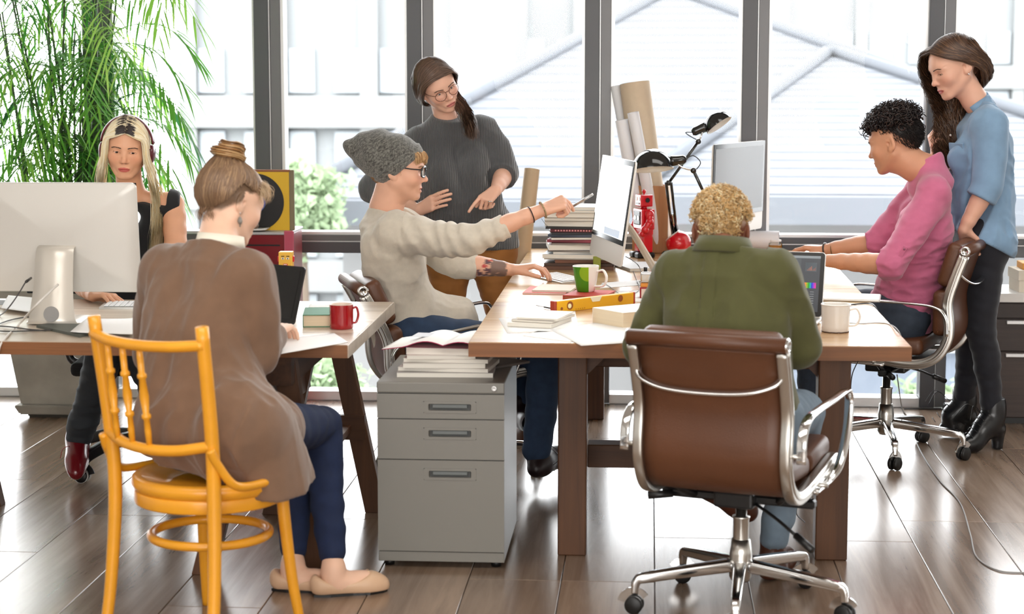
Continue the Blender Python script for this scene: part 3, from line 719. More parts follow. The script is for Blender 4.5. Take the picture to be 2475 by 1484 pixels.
def mug(name, label, c, z, r0, r1, h, out, inn, handle_dir, hmat=None, rim=None, cat='mug', hsize=0.6):
    t = thing(name, label, cat, (c[0], c[1], z))
    prof = [(0, 0), (r0 * 0.92, 0), (r0, 0.004)] + [(r0 + (r1 - r0) * (k / 6) ** 0.8, 0.004 + (h - 0.006) * k / 6) for k in range(1, 7)]
    pin = [(r1, h - 0.002), (r1 - 0.0015, h), (r1 - 0.003, h - 0.002)] + [(r0 + (r1 - r0) * (k / 6) ** 0.8 - 0.0035, 0.006 + (h - 0.008) * k / 6) for k in range(5, -1, -1)] + [(0, 0.005)]
    lathe('mug_body', prof, out, t, 40); lathe('mug_inside', [prof[-1]] + pin, inn, t, 40)
    if rim: 
        bm = bmesh.new(); bm_sweep(bm, np.array([(r1 * math.cos(2 * PI * i / 40), r1 * math.sin(2 * PI * i / 40), h) for i in range(40)]), circ(0.0022, 8), True); from_bm('rim', bm, rim, t, True)
    if handle_dir is not None:
        d = Vector((math.cos(handle_dir), math.sin(handle_dir), 0)); rr = r1 * 0.97
        hs = h * hsize
        pts = [d * (rr - 0.002) + Vector((0, 0, h * 0.80)), d * (rr + hs * 0.40) + Vector((0, 0, h * 0.84)), d * (rr + hs * 0.62) + Vector((0, 0, h * 0.55)), d * (rr + hs * 0.40) + Vector((0, 0, h * 0.26)), d * (r0 - 0.001) + Vector((0, 0, h * 0.22))]
        bm = bmesh.new(); bm_sweep(bm, catmull([tuple(p) for p in pts], 7), rrect(0.0075, 0.0038, 0.0035, 2)); from_bm('handle', bm, hmat or out, t, True)
    return t
def cable(name, label, pts, r, mat, n=8, cat='cable'):
    c = np.array(pts[0]); o = tube(name, [tuple(np.array(p) - c) for p in pts], r, mat, None, 8, n); o.location = c.tolist(); return tag(o, label, cat)

# ---------------------------------------------------------------- computers
m_ialu = M('computer_aluminium', (208, 207, 204), 0.36, 0.75)
m_ialu2 = M('computer_aluminium_matte', (214, 211, 205), 0.4, 0.2)
def rr_poly(w_, h_, r, s=6): return rrect(w_ / 2, h_ / 2, r, s)
def desk_computer(label, base, face, w_=0.565, h_=0.36, chin=0.085, zb=0.885, tilt=0.1, screen=None, leg=False, z=TZ, swirl=None):
    """all-in-one computer; local +x along the screen, screen looks to local -y"""
    t = thing('desktop_computer', label, 'computer', (base[0], base[1], z), face)
    H_ = h_ + chin; off = zb - z
    Rt = Matrix.Translation((0, -0.03, off)) @ Euler((-tilt, 0, 0)).to_matrix().to_4x4() @ Matrix.Translation((0, 0, H_ / 2))
    bm = bmesh.new(); out = rr_poly(w_, H_, 0.018)
    # slim at the rim, bulging toward the middle of the back
    rings = []
    for sc_, y in ((1.0, 0.0), (1.0, 0.006), (0.985, 0.0095), (0.8, 0.018), (0.5, 0.028), (0.22, 0.034)):
        rings.append([bm.verts.new(Rt @ Vector((a * sc_, y, b * sc_))) for a, b in out])
    n = len(out); bm.faces.new(rings[0]); bm.faces.new(rings[-1][::-1])
    for A, B in zip(rings[:-1], rings[1:]):
        for i in range(n): bm.faces.new((A[i], B[i], B[(i + 1) % n], A[(i + 1) % n]))
    bmesh.ops.recalc_face_normals(bm, faces=bm.faces)
    from_bm('housing', bm, m_ialu2, t, True).data.set_sharp_from_angle(angle=0.6)
    box('bezel', (-w_ / 2 + 0.001, -0.003, -H_ / 2 + chin), (w_ / 2 - 0.001, -0.0005, H_ / 2 - 0.001), M('black_glass', (10, 10, 12), 0.1, spec=0.25), t, 0.001, 1, Rt)
    box('screen', (-w_ / 2 + 0.02, -0.0038, -H_ / 2 + chin + 0.02), (w_ / 2 - 0.02, -0.003, H_ / 2 - 0.022), screen, t, 0, 1, Rt)
    if swirl: 
        for (x0, x1, z0, z1, m_) in swirl: box('window_on_screen', (-w_ / 2 + x0 * w_, -0.0045, -H_ / 2 + z0 * H_), (-w_ / 2 + x1 * w_, -0.0038, -H_ / 2 + z1 * H_), m_, t, 0, 1, Rt)
    # bent foot
    top = Rt @ Vector((0, 0.03, -0.02)); 
    P = catmull([(0, top.y + 0.0, top.z), (0, top.y + 0.035, top.z - 0.02), (0, top.y + 0.06, top.z - 0.12), (0, top.y + 0.085, 0.05), (0, top.y + 0.085, 0.012), (0, top.y + 0.06, 0.004), (0, top.y - 0.04, 0.003), (0, top.y - 0.14, 0.003)], 7)
    if leg: P = catmull([(0, top.y, top.z), (0, top.y + 0.05, top.z - 0.05), (0, top.y + 0.15, 0.07), (0, top.y + 0.18, 0.008), (0, top.y + 0.15, 0.003), (0, top.y + 0.11, 0.003)], 8)
    wd = np.interp(np.linspace(0, 1, len(P)), [0, 0.3, 0.6, 0.75, 1], [0.062, 0.066, 0.085, 0.098, 0.1])
    bm = bmesh.new(); rows = []
    for p, wv in zip(P, wd): rows.append((bm.verts.new((-wv, p[1], p[2])), bm.verts.new((wv, p[1], p[2]))))
    for a, b in zip(rows[:-1], rows[1:]): bm.faces.new((a[0], a[1], b[1], b[0]))
    bmesh.ops.recalc_face_normals(bm, faces=bm.faces); bmesh.ops.solidify(bm, geom=list(bm.faces), thickness=0.007)
    from_bm('stand', bm, M('stand_aluminium', (222, 216, 206), 0.34, 0.35), t, True)
    pm = P[int(len(P) * 0.44)]; pn = P[int(len(P) * 0.44) + 1]; d = Vector((0, pn[1] - pm[1], pn[2] - pm[2])).normalized(); nr = Vector((0, -d.z, d.y))
    lathe('cable_hole', [(0, 0.0), (0.026, 0.0), (0.026, 0.003), (0, 0.003)], M('hole_grey', (150, 148, 146), 0.5), t, 28, basis((0, pm[1] + 0.004, pm[2]), (1, 0, 0), (0, 1, d.y / max(-d.z, 0.1))), False)
    return t
scr_light = M('lit_screen', (236, 242, 246), 0.25, emit=0.75)
scr_grey = M('screen_reflection_grey', (140, 146, 150), 0.25, emit=0.2, spec=0.12)  # grey and weak glow stand in for blurred reflections on the glass
# big one on the trestle table: we see its aluminium back
desk_computer('large silver desktop computer seen from behind at the left edge', (-1.985, 6.28), PI, 0.545, 0.292, 0.083, 0.857, 0.10, scr_light)
p = aZ(1500, 648, 0.86); q = aZ(1422, 612, 0.86); dvec = p - q; fz = math.atan2(dvec[1], dvec[0]); mid = (p + q) / 2
desk_computer('silver desktop computer with a glowing white screen turned to the pointing man', (mid[0] + 0.03, mid[1] + 0.02), fz, 0.56, 0.325, 0.08, 0.86, 0.14, scr_light, leg=True, swirl=[(0.06, 0.7, 0.32, 0.9, M('screen_window', (246, 250, 252), 0.3, emit=0.9)), (0.40, 0.86, 0.255, 0.325, M('screen_bar', (170, 186, 206), 0.3, emit=0.45))])
desk_computer('silver desktop computer with a dim grey screen by the window, behind the curly blond head', (0.37, 8.58), math.atan2(0.5, 0.25), 0.56, 0.325, 0.08, 0.875, -0.02, scr_grey)

def keyboard(label, c, rz, z=TZ, w_=0.29, d_=0.12):
    t = thing('keyboard', label, 'keyboard', (c[0], c[1], z), rz)
    bm = bmesh.new(); bm_prism(bm, [(-d_ / 2, 0), (d_ / 2, 0), (d_ / 2, 0.014), (-d_ / 2, 0.006)], w_, Matrix(((0, 0, 1, -w_ / 2), (1, 0, 0, 0), (0, 1, 0, 0), (0, 0, 0, 1))))
    bmesh.ops.recalc_face_normals(bm, faces=bm.faces); from_bm('case', bm, m_ialu, t)
    me = None
    for r in range(5):
        for k in range(14):
            x = -w_ / 2 + 0.012 + (k + 0.5) * (w_ - 0.024) / 14; y = -d_ / 2 + 0.012 + (r + 0.5) * (d_ - 0.02) / 5
            if me is None:
                o = box('key', (-0.0082, -0.0085, 0), (0.0082, 0.0085, 0.003), M('white_key', (244, 244, 244), 0.5), t, 0.001, 1); me = o.data
            else:
                o = bpy.data.objects.new('key', me); C.objects.link(o); o.parent = t
            o.location = (x, y, 0.0065 + 0.008 * (y + d_ / 2) / d_); o.rotation_euler = (0.067, 0, 0)
    return t
keyboard('white keyboard under the beanie wearer\'s hand', aZ(1352, 676, TZ)[:2], math.radians(-62))
keyboard('white keyboard under the blonde woman\'s fingers', aZ(345, 742, TZ)[:2], math.radians(4))
keyboard('white keyboard under the hands of the man in pink', (aZ(1945, 612, TZ) + np.array([0.02, 0.0, 0]))[:2], math.radians(72))

def laptop(label, hinge, rz, w_=0.325, d_=0.225, ang=math.radians(105), lidmat=None, scr=None, base=None, z=TZ, ui=None):
    """hinge: centre of the hinge line; base stretches toward local -y; screen looks to local -y"""
    t = thing('laptop', label, 'laptop', (hinge[0], hinge[1], z), rz)
    b = box('base', (-w_ / 2, -d_, 0.002), (w_ / 2, 0, 0.016), base or m_ialu, t, 0.005, 2)
    box('keyboard_well', (-w_ / 2 + 0.03, -d_ * 0.55, 0.0155), (w_ / 2 - 0.03, -0.02, 0.0168), m_black, t)
    box('trackpad', (-0.05, -d_ + 0.015, 0.0155), (0.05, -d_ * 0.6, 0.0166), M('trackpad_grey', (170, 170, 170), 0.4), t)
    Lm = Matrix.Translation((0, 0.0, 0.016)) @ Euler((-(ang - PI / 2), 0, 0)).to_matrix().to_4x4()
    bm = bmesh.new(); poly = rrect(w_ / 2, d_ / 2, 0.012, 5)
    bm_prism(bm, poly, 0.006, Lm @ Matrix.Translation((0, 0.006, d_ / 2)) @ Euler((PI / 2, 0, 0)).to_matrix().to_4x4()); bmesh.ops.recalc_face_normals(bm, faces=bm.faces)
    from_bm('lid', bm, lidmat or m_ialu, t)
    bm = bmesh.new(); bm_prism(bm, rrect(w_ / 2 - 0.002, d_ / 2 - 0.002, 0.011, 5), 0.001, Lm @ Matrix.Translation((0, 0.0, d_ / 2)) @ Euler((PI / 2, 0, 0)).to_matrix().to_4x4()); bmesh.ops.recalc_face_normals(bm, faces=bm.faces)
    from_bm('bezel', bm, M('laptop_bezel', (14, 12, 13), 0.3), t)
    s = box('display', (-w_ / 2 + 0.016, -0.0018, 0.018), (w_ / 2 - 0.016, -0.001, d_ - 0.014), scr, t, 0, 1, Lm)
    if ui:
        for nm, x0, x1, z0, z1, m_ in ui: box(nm, (-w_ / 2 + 0.016 + x0 * (w_ - 0.032), -0.0026, 0.018 + z0 * (d_ - 0.032)), (-w_ / 2 + 0.016 + x1 * (w_ - 0.032), -0.0018, 0.018 + z1 * (d_ - 0.032)), m_, s, 0, 1, Lm)
    return t
def E_(name, rgb, e=0.55): return M(name, rgb, 0.4, emit=e)
ui = [('panel', 0, 1, 0.955, 1.0, E_('ui_menu', (120, 128, 134))), ('panel', 0.78, 1.0, 0.0, 0.95, E_('ui_panel', (58, 62, 68))), ('panel', 0.05, 0.72, 0.06, 0.88, E_('ui_canvas', (168, 176, 180)))]
ui += [('panel', 0.12, 0.66, 0.12, 0.74, E_('ui_art', (212, 110, 116))), ('panel', 0.83, 0.96, 0.72, 0.88, E_('ui_thumb', (96, 104, 110)))]
ui += [('panel', 0.85 + 0.015 * k, 0.862 + 0.015 * k, 0.735, 0.755 + 0.02 * (k % 4), E_('ui_hist', (196, 130, 110))) for k in range(7)]
cols = [(230, 40, 40), (240, 160, 30), (150, 220, 40), (30, 180, 60), (30, 170, 200), (50, 60, 210), (150, 60, 210), (230, 60, 160)]
ui += [('swatch', 0.82 + 0.018 * k, 0.838 + 0.018 * k, 0.42, 0.52, E_('ui_sw%d' % k, c_, 0.7)) for k, c_ in enumerate(cols)]
ui += [('panel', 0.83 + 0.07 * (k % 2), 0.875 + 0.07 * (k % 2), 0.35 - 0.04 * (k // 2), 0.36 - 0.04 * (k // 2), E_('ui_line', (170, 174, 178))) for k in range(12)]
scr_dark = E_('ui_back', (70, 76, 82), 0.5)
# right table laptop facing the person in olive
lapR = aZ(1967, 768, TZ); 
laptop('open laptop showing a picture editor, right of the person in olive', (0.430, 6.50), math.radians(-14), 0.33, 0.225, math.radians(106), m_ialu, scr_dark, ui=ui)
h = aZ(735, 785, TZ)
laptop('open laptop with a black unlit screen in front of the bun-haired woman', (-1.29, 6.235), math.radians(-33), 0.30, 0.196, math.radians(108), M('dark_laptop_lid', (40, 40, 42), 0.4), M('black_display', (9, 8, 9), 0.12, spec=0.5), M('slate_base', (92, 92, 98), 0.35, 0.6))
box_ = aZ(2020, 702, TZ)
o = box('tablet', (-0.085, -0.12, 0), (0.085, 0.12, 0.012), m_ialu, None, 0.004, 2); o.location = (0.745, 7.12, TZ); o.rotation_euler = (0, 0, math.radians(82)); tag(o, 'closed thin silver laptop lying behind the white enamel mug', 'laptop')

# ---------------------------------------------------------------- trestle table things
m_mugred = M('red_enamel', (158, 14, 26), 0.16, coat=0.6)
c = aZ(821, 798, TZ); mug('mug', 'shiny red mug near the corner of the trestle table', (c[0], c[1] + 0.04), TZ, 0.039, 0.0395, 0.083, m_mugred, M('cream_glaze', (232, 214, 200), 0.3), math.radians(20), m_mugred, hsize=0.35)
c = aZ(790, 793, TZ); book('book', 'thick green-covered book behind the red mug', (c[0] - 0.03, c[1] + 0.12), (0.135, 0.20, 0.042), math.radians(8), M('green_cloth', (66, 128, 96), 0.7), m_page, spine='x-')
sheet('paper', 'white sheet before the red mug, hanging slightly over the table edge', [(668, 858), (842, 828), (808, 806), (660, 822)], curl=0.001)
sheet('paper', 'white sheet at the table\'s far side behind the red mug', [(735, 770), (800, 770), (812, 735), (748, 735)])
sheet('paper', 'white sheet with pencil lines left of the silver stand', [(2, 745), (86, 757), (110, 722), (20, 714)], z=TZ + 0.014)
cpt = aZ(48, 742, TZ); book('sketchbook', 'flat grey sketchbook left of the silver stand', (cpt[0] - 0.02, cpt[1] + 0.02), (0.25, 0.13, 0.013), math.radians(-6), M('grey_board', (120, 118, 116), 0.7), soft=True)
c = aZ(120, 712, TZ)
o = box('pen_tray', (-0.15, -0.03, 0), (0.15, 0.03, 0.012), M('petrol_plastic', (20, 32, 40), 0.4), None, 0.005, 2); o.location = (c[0] + 0.05, c[1] + 0.06, TZ); tag(o, 'long dark tray behind the silver stand on the trestle table', 'tray')
P4 = [aZ(u, v, TZ) for u, v in ((88, 792), (192, 816), (232, 808), (200, 774))]
c = sum(P4) / 4; bm = bmesh.new(); bm_prism(bm, [(p[0] - c[0], p[1] - c[1]) for p in P4], 0.009); bmesh.ops.recalc_face_normals(bm, faces=bm.faces)
o = from_bm('notebook', bm, M('slate_cover', (88, 92, 86), 0.6)); o.location = (c[0], c[1], TZ); tag(o, 'slate grey ring notebook in front of the silver stand', 'notebook')
sheet('paper', 'white curled sheet on the slate notebook, behind the yellow chair', [(170, 806), (330, 812), (332, 770), (210, 774)], z=TZ + 0.010, curl=0.006)
m_cab = M('dark_cable', (52, 50, 50), 0.5); m_cabw = M('white_cable', (226, 222, 216), 0.5)
pts = [aY(75, 672, 6.17), aY(62, 682, 6.10), aY(45, 710, 6.08), aY(22, 742, 6.06), aZ(0, 762, TZ + 0.003), aZ(-40, 772, TZ + 0.003)]
t = thing('power_lead', 'black power lead plugged into the back of the large silver computer', 'cable', pts[0].tolist())
tube('lead', [tuple(p - pts[0]) for p in pts], 0.0022, m_cab, t, 8, 8); tube('plug', [tuple(pts[0] - pts[0]), tuple(pts[1] - pts[0] + (pts[0] - pts[1]) * 0.1)], 0.0085, m_black, t, 10, 4, radii=[0.004, 0.0085, 0.009, 0.005])
cable('cable', 'dark cable looping across the trestle table to the silver stand', [aZ(u, v, TZ + 0.004) for u, v in ((-20, 790), (20, 775), (60, 767), (95, 768), (128, 782))], 0.0022, m_cab)
cable('cable', 'lower of two dark cables running under the slate notebook', [aZ(u, v, TZ + 0.004) for u, v in ((-20, 799), (30, 801), (80, 799), (125, 798))], 0.0022, m_cab)
cable('cable', 'upper of two dark cables running under the slate notebook', [aZ(u, v, TZ + 0.004) for u, v in ((-20, 787), (25, 790), (70, 796), (110, 799))], 0.0022, m_cab)
cable('cable', 'white cable from the stand\'s hole hanging over the table edge', [aY(140, 688, 6.17), aY(120, 706, 6.10), aY(85, 740, 6.02), aZ(45, 785, TZ + 0.004), aZ(15, 815, TZ + 0.004), aY(-2, 842, 5.805), aY(-8, 900, 5.80)], 0.0036, m_cabw)

# yellow toy robot peeping over the laptop
m_ty = M('toy_yellow', (238, 186, 72), 0.4); m_tr = M('toy_red', (206, 34, 36), 0.3); m_tb = M('toy_black', (26, 22, 22), 0.4)
c = aY(692, 650, 6.62)
t = thing('toy_robot', 'yellow boxy toy robot peeping over the black laptop screen', 'toy', (c[0], c[1], TZ), math.radians(3))
zr = c[2] - TZ
box('head', (-0.024, -0.022, zr + 0.008), (0.024, 0.024, zr + 0.062), m_ty, t, 0.002, 2)
lathe('neck', [(0, 0), (0.012, 0), (0.012, 0.012), (0, 0.012)], M('toy_brown', (120, 66, 30), 0.5), t, 14, T4(0, 0, zr - 0.003))
box('torso', (-0.035, -0.022, 0.07), (0.035, 0.022, zr - 0.002), m_ty, t, 0.006, 2)
for s in (-1, 1):
    box('ear', (s * 0.024 - 0.0055, -0.008, zr + 0.026), (s * 0.024 + 0.0055, 0.008, zr + 0.046), m_tr, t, 0.002, 2)
    box('arm', (s * 0.046 - 0.009, -0.011, 0.075), (s * 0.046 + 0.009, 0.011, zr - 0.003), m_tr if s < 0 else m_tr, t, 0.004, 2)
    box('leg', (s * 0.018 - 0.013, -0.018, 0), (s * 0.018 + 0.013, 0.018, 0.07), m_ty, t, 0.003, 2)
    box('eyebrow', (s * 0.009 - 0.0055, -0.0232, zr + 0.046), (s * 0.009 + 0.0055, -0.0218, zr + 0.0485), m_tb, t)
    box('eye', (s * 0.0085 - 0.0045, -0.0232, zr + 0.036), (s * 0.0085 + 0.0045, -0.0218, zr + 0.0425), M('toy_white', (240, 236, 228), 0.4), t)
    box('pupil', (s * 0.0085 - 0.0014, -0.024, zr + 0.0365), (s * 0.0085 + 0.0014, -0.0225, zr + 0.042), m_tb, t)
mo = box('mouth', (-0.0075, -0.0232, zr + 0.013), (0.0075, -0.0218, zr + 0.021), m_tr, t)
for k in range(3): box('tooth', (-0.0055 + 0.0038 * k, -0.024, zr + 0.0165), (-0.0027 + 0.0038 * k, -0.0225, zr + 0.0195), MATS['toy_white'], mo)

# record in its yellow sleeve on the red cabinet
rz0 = 0.865; yy = 8.66
A = aY(548, 412, yy); B = aY(698, 412, yy); bot = aY(700, 560, yy)
t = thing('record_sleeve', 'yellow record sleeve with a black disc and blue label, upright on the red cabinet', 'record', ((A[0] + B[0]) / 2, yy, rz0))
hw = (B[0] - A[0]) / 2; hz_ = A[2] - rz0
box('sleeve', (-hw, 0, 0.0), (hw, 0.004, hz_ - 0.006), M('sleeve_yellow', (236, 190, 40), 0.5), t)
box('frame_back', (-hw - 0.006, 0.006, 0), (hw + 0.022, 0.02, hz_ + 0.003), M('olive_frame', (140, 128, 100), 0.6), t, 0.002, 1)
box('frame_top', (-hw - 0.006, 0.0, hz_ - 0.006), (hw + 0.004, 0.02, hz_ + 0.004), M('rust_edge', (150, 92, 60), 0.6), t, 0.001, 1)
Rx = Euler((PI / 2, 0, 0)).to_matrix().to_4x4(); cz = hz_ * 0.47
lathe('disc', [(0, 0), (0.132, 0), (0.132, 0.002), (0, 0.002)], M('vinyl_black', (20, 18, 18), 0.35), t, 48, T4(-0.012, -0.0005, cz) @ Rx, False)
lathe('disc_label', [(0, 0), (0.047, 0), (0.047, 0.003), (0, 0.003)], M('label_blue', (36, 78, 170), 0.5), t, 32, T4(-0.012, -0.0005, cz) @ Rx, False)
t = thing('magazine', 'white curled magazine lying on the red cabinet', 'magazine', (-1.87, 8.60, rz0))
bm = bmesh.new(); rows = []
for i in range(11):
    a = i / 10; z_ = 0.006 + 0.008 * math.sin(a * 5) + 0.012 * a * a
    rows.append([bm.verts.new((-0.12 + 0.25 * a, y_, z_)) for y_ in (-0.055, 0.05)])
for a, b in zip(rows[:-1], rows[1:]): bm.faces.new((a[0], b[0], b[1], a[1]))
bmesh.ops.recalc_face_normals(bm, faces=bm.faces); bmesh.ops.solidify(bm, geom=list(bm.faces), thickness=0.005); from_bm('pages', bm, m_paper, t, True)
c = aY(598, 548, 8.56)
o = lathe('pen_cup', [(0, 0), (0.03, 0), (0.033, 0.075), (0.030, 0.075), (0.027, 0.004), (0, 0.004)], M('smoke_plastic', (70, 72, 78), 0.25), None, 24); o.location = (c[0] - 0.02, 8.60, rz0); tag(o, 'dark grey cup on the red cabinet beside the bun-haired woman\'s chin', 'cup')

# ---------------------------------------------------------------- big table, front
m_wglaze = M('white_glaze', (240, 238, 232), 0.2, coat=0.3)
def green_mat():
    m = bpy.data.materials.new('green_white_glaze'); m.use_nodes = True; N = m.node_tree.nodes; L = m.node_tree.links; b = N['Principled BSDF']
    tc = N.new('ShaderNodeTexCoord'); sx = N.new('ShaderNodeSeparateXYZ'); L.new(tc.outputs['Object'], sx.inputs[0])
    gr = N.new('ShaderNodeMath'); gr.operation = 'GREATER_THAN'; gr.inputs[1].default_value = 0.012; L.new(sx.outputs['X'], gr.inputs[0])
    mp = N.new('ShaderNodeVectorMath'); mp.operation = 'DISTANCE'; L.new(tc.outputs['Object'], mp.inputs[0]); mp.inputs[1].default_value = (0.01, -0.045, 0.075)
    lt = N.new('ShaderNodeMath'); lt.operation = 'LESS_THAN'; lt.inputs[1].default_value = 0.033; L.new(mp.outputs['Value'], lt.inputs[0])
    m1 = N.new('ShaderNodeMix'); m1.data_type = 'RGBA'; m1.inputs[6].default_value = lin((70, 142, 30)) + (1,); m1.inputs[7].default_value = lin((140, 184, 40)) + (1,); L.new(lt.outputs[0], m1.inputs[0])
    m2 = N.new('ShaderNodeMix'); m2.data_type = 'RGBA'; m2.inputs[7].default_value = lin((240, 238, 232)) + (1,); L.new(gr.outputs[0], m2.inputs[0]); L.new(m1.outputs[2], m2.inputs[6])
    L.new(m2.outputs[2], b.inputs['Base Color']); b.inputs['Roughness'].default_value = 0.2; return m
c = aZ(1418, 722, TZ + 0.0)
book('book', 'red book under the green and white mug', (c[0] + 0.01, c[1] + 0.02), (0.15, 0.20, 0.020), math.radians(-14), M('red_cloth', (190, 62, 52), 0.6), M('red_pages', (176, 96, 70), 0.8), spine='x-')
c = aZ(1415, 707, TZ + 0.02)
mug('mug', 'green and white mug standing on a red book', (c[0], c[1] + 0.035), TZ + 0.020, 0.034, 0.050, 0.098, green_mat(), m_wglaze, math.radians(-22), m_wglaze)
c = aZ(1310, 706, TZ)
book('notebook', 'thin red-edged notebook left of the green mug, lower of two', (c[0] + 0.02, c[1] + 0.03), (0.165, 0.22, 0.006), math.radians(-4), M('red_card', (206, 90, 80), 0.6), soft=True, cat='notebook')
book('notebook', 'thin pale notebook left of the green mug, upper of two', (c[0] + 0.05, c[1] + 0.05), (0.15, 0.20, 0.007), math.radians(-7), M('kraft_cover', (214, 196, 176), 0.6), z=TZ + 0.006, soft=True, cat='notebook')
# spirit level standing on its edge
a = aZ(1335, 757, TZ); b = aZ(1530, 733, TZ)
d = b - a; L_ = np.linalg.norm(d)
t = thing('spirit_level', 'yellow spirit level standing on its long edge, behind the thick paperback', 'level', ((a + b) / 2).tolist()[:2] + [TZ], math.atan2(d[1], d[0]))
box('body', (-L_ / 2 + 0.006, -0.012, 0), (L_ / 2 - 0.006, 0.012, 0.042), M('level_yellow', (234, 176, 34), 0.35), t, 0.0025, 2)
for s in (-1, 1): box('end_cap', (s * (L_ / 2 - 0.006) - 0.006, -0.0125, -0.0), (s * (L_ / 2 - 0.006) + 0.006, 0.0125, 0.0425), M('level_red', (170, 60, 36), 0.4), t, 0.002, 1)
def disc(name, x, z, r, mat, parent, y=-0.0123, th=0.0012, k=20): return lathe(name, [(0, 0), (r, 0), (r, th), (0, th)], mat, parent, k, T4(x, y, z) @ Rx, False)
w1 = disc('vial_window', -L_ / 2 + 0.075, 0.022, 0.015, M('level_brown', (150, 82, 28), 0.4), t); disc('vial', -L_ / 2 + 0.072, 0.021, 0.0085, M('vial_yellow', (248, 240, 190), 0.15), w1, -0.0136)
disc('hang_hole', -L_ / 2 + 0.034, 0.014, 0.0055, MATS['level_brown'], t); disc('vial_window', L_ / 2 - 0.08, 0.026, 0.012, MATS['level_brown'], t)
bm = bmesh.new(); bm_prism(bm, [(-0.03, 0), (0.03, 0), (0.018, -0.017), (-0.018, -0.017)], 0.001, T4(0.0, -0.0122, 0.0425) @ Rx); bmesh.ops.recalc_face_normals(bm, faces=bm.faces); from_bm('top_vial', bm, M('vial_white', (244, 240, 214), 0.2), t)
for k in range(5): disc('mark', -L_ / 2 + 0.105 + 0.011 * k, 0.007, 0.0016, MATS['level_brown'], t, -0.0124, 0.0006, 8)
a = aZ(1296, 738, TZ + 0.004); b = aZ(1345, 748, TZ + 0.006)
t = thing('compass', 'slim metal drawing compass lying before the spirit level', 'compass', a.tolist())
tube('shank', [(0, 0, 0), tuple((b - a) * 0.4)], 0.0016, m_alu, t, 8, 1); tube('grip', [tuple((b - a) * 0.4), tuple(b - a)], 0.0028, m_black, t, 8, 1); tube('needle_arm', [tuple((b - a) * 0.45), (0.006, -0.012, 0.0)], 0.0012, m_alu, t, 8, 1)
# thick paperback
a = aZ(1432, 780, TZ); b = aZ(1540, 800, TZ)
ang = math.atan2((b - a)[1], (b - a)[0]); ux = np.array([math.cos(ang), math.sin(ang)]); uy = np.array([-ux[1], ux[0]])
cc = a[:2] + ux * 0.085 + uy * 0.115
book('book', 'thick cream-paged paperback lying flat beside the olive sleeve', cc, (0.17, 0.23, 0.052), ang, M('white_cover', (240, 236, 228), 0.5), m_page, spine='x-', soft=True)
# notebooks and sheets at the near left
c = aZ(1300, 796, TZ)
sheet('paper', 'large white sheet lying under the small stack of notebooks', [(1205, 770), (1226, 806), (1400, 800), (1390, 752)], z=TZ)
sheet('paper', 'large white sheet at the table\'s front edge beside the olive sleeve', [(1330, 797), (1405, 836), (1560, 826), (1510, 770)], z=TZ + 0.0012)
sheet('paper', 'white sheet at the table\'s front edge left of the larger one', [(1262, 812), (1380, 828), (1400, 806), (1300, 800)], z=TZ)
for k, (dx, dy, rz, w_, d_, th, lb) in enumerate(((0, 0, -16, 0.155, 0.215, 0.013, 'white notebook at the bottom of the small stack near the table\'s left corner'), (0.012, 0.012, -20, 0.145, 0.205, 0.008, 'white notebook in the middle of the small stack near the table\'s left corner'), (0.018, 0.02, -13, 0.14, 0.205, 0.006, 'white notebook topmost in the small stack near the table\'s left corner'))):
    z_ = TZ + 0.002 + [0, 0.0135, 0.022][k]
    cn = aZ(1302, 790, TZ); book('notebook', lb, (cn[0] + dx, cn[1] + 0.075 + dy), (w_, d_, th), math.radians(rz), M('cream_cover', (234, 228, 216), 0.6) if k != 1 else M('grey_cover', (176, 168, 160), 0.6), soft=True, z=z_, cat='notebook', group='small stack of notebooks')
# white enamel mug
m_en = M('white_enamel', (236, 232, 226), 0.18, coat=0.5)
c = aZ(2022, 806, TZ); mug('mug', 'white enamel mug with a dark chipped foot, near the right corner', (c[0], c[1] + 0.045), TZ, 0.045, 0.047, 0.090, m_en, m_en, math.radians(0), m_en, m_en)
o = bpy.data.objects['mug.002']
bm = bmesh.new(); bm_sweep(bm, np.array([(0.0435 * math.cos(2 * PI * i / 36), 0.0435 * math.sin(2 * PI * i / 36), 0.002 + 0.001 * math.sin(i * 2.3)) for i in range(36)]), circ(0.002, 6), True); from_bm('foot_ring', bm, M('chipped_brown', (70, 46, 38), 0.7), o, True)
cable('cable', 'black cable on the right table passing behind the white enamel mug', [aZ(u, v, TZ + 0.003) for u, v in ((1985, 730), (2010, 734), (2025, 740), (2060, 736), (2095, 733), (2113, 738))] + [aY(2125, 760, 6.85)], 0.0025, m_black)
cable('cable', 'thin grey cable beside the white enamel mug\'s handle', [aZ(u, v, TZ + 0.002) for u, v in ((2050, 780), (2080, 782), (2120, 780), (2150, 784))] + [aY(2170, 798, 6.20), aY(2185, 830, 6.15)], 0.0016, M('grey_cable', (150, 148, 146), 0.5))

# small glass-bodied toy at the olive sleeve
c = aZ(1572, 722, TZ)
t = thing('toy_lantern', 'little chrome and red wind-up toy half hidden by the olive sleeve', 'toy', (c[0], c[1] + 0.03, TZ))
box('lower_body', (-0.04, -0.025, 0), (0.04, 0.025, 0.042), M('toy_crimson', (150, 18, 30), 0.25), t, 0.003, 2)
box('front_plate', (-0.034, -0.027, 0.003), (0.036, -0.024, 0.036), M('toy_cream', (226, 206, 192), 0.4), t)
box('amber_band', (-0.037, -0.023, 0.042), (0.037, 0.023, 0.058), M('amber', (216, 140, 50), 0.3), t, 0.003, 2)
box('chrome_case', (-0.038, -0.024, 0.058), (0.038, 0.024, 0.095), M('toy_chrome', (200, 200, 202), 0.12, 1.0), t, 0.006, 3)
lathe('dial', [(0.004, 0), (0.006, 0.002), (0.009, 0), (0.012, 0.002), (0.015, 0), (0.015, -0.003), (0, -0.003), (0, 0.001)], m_alu, t, 24, T4(0.006, -0.026, 0.074) @ Rx)
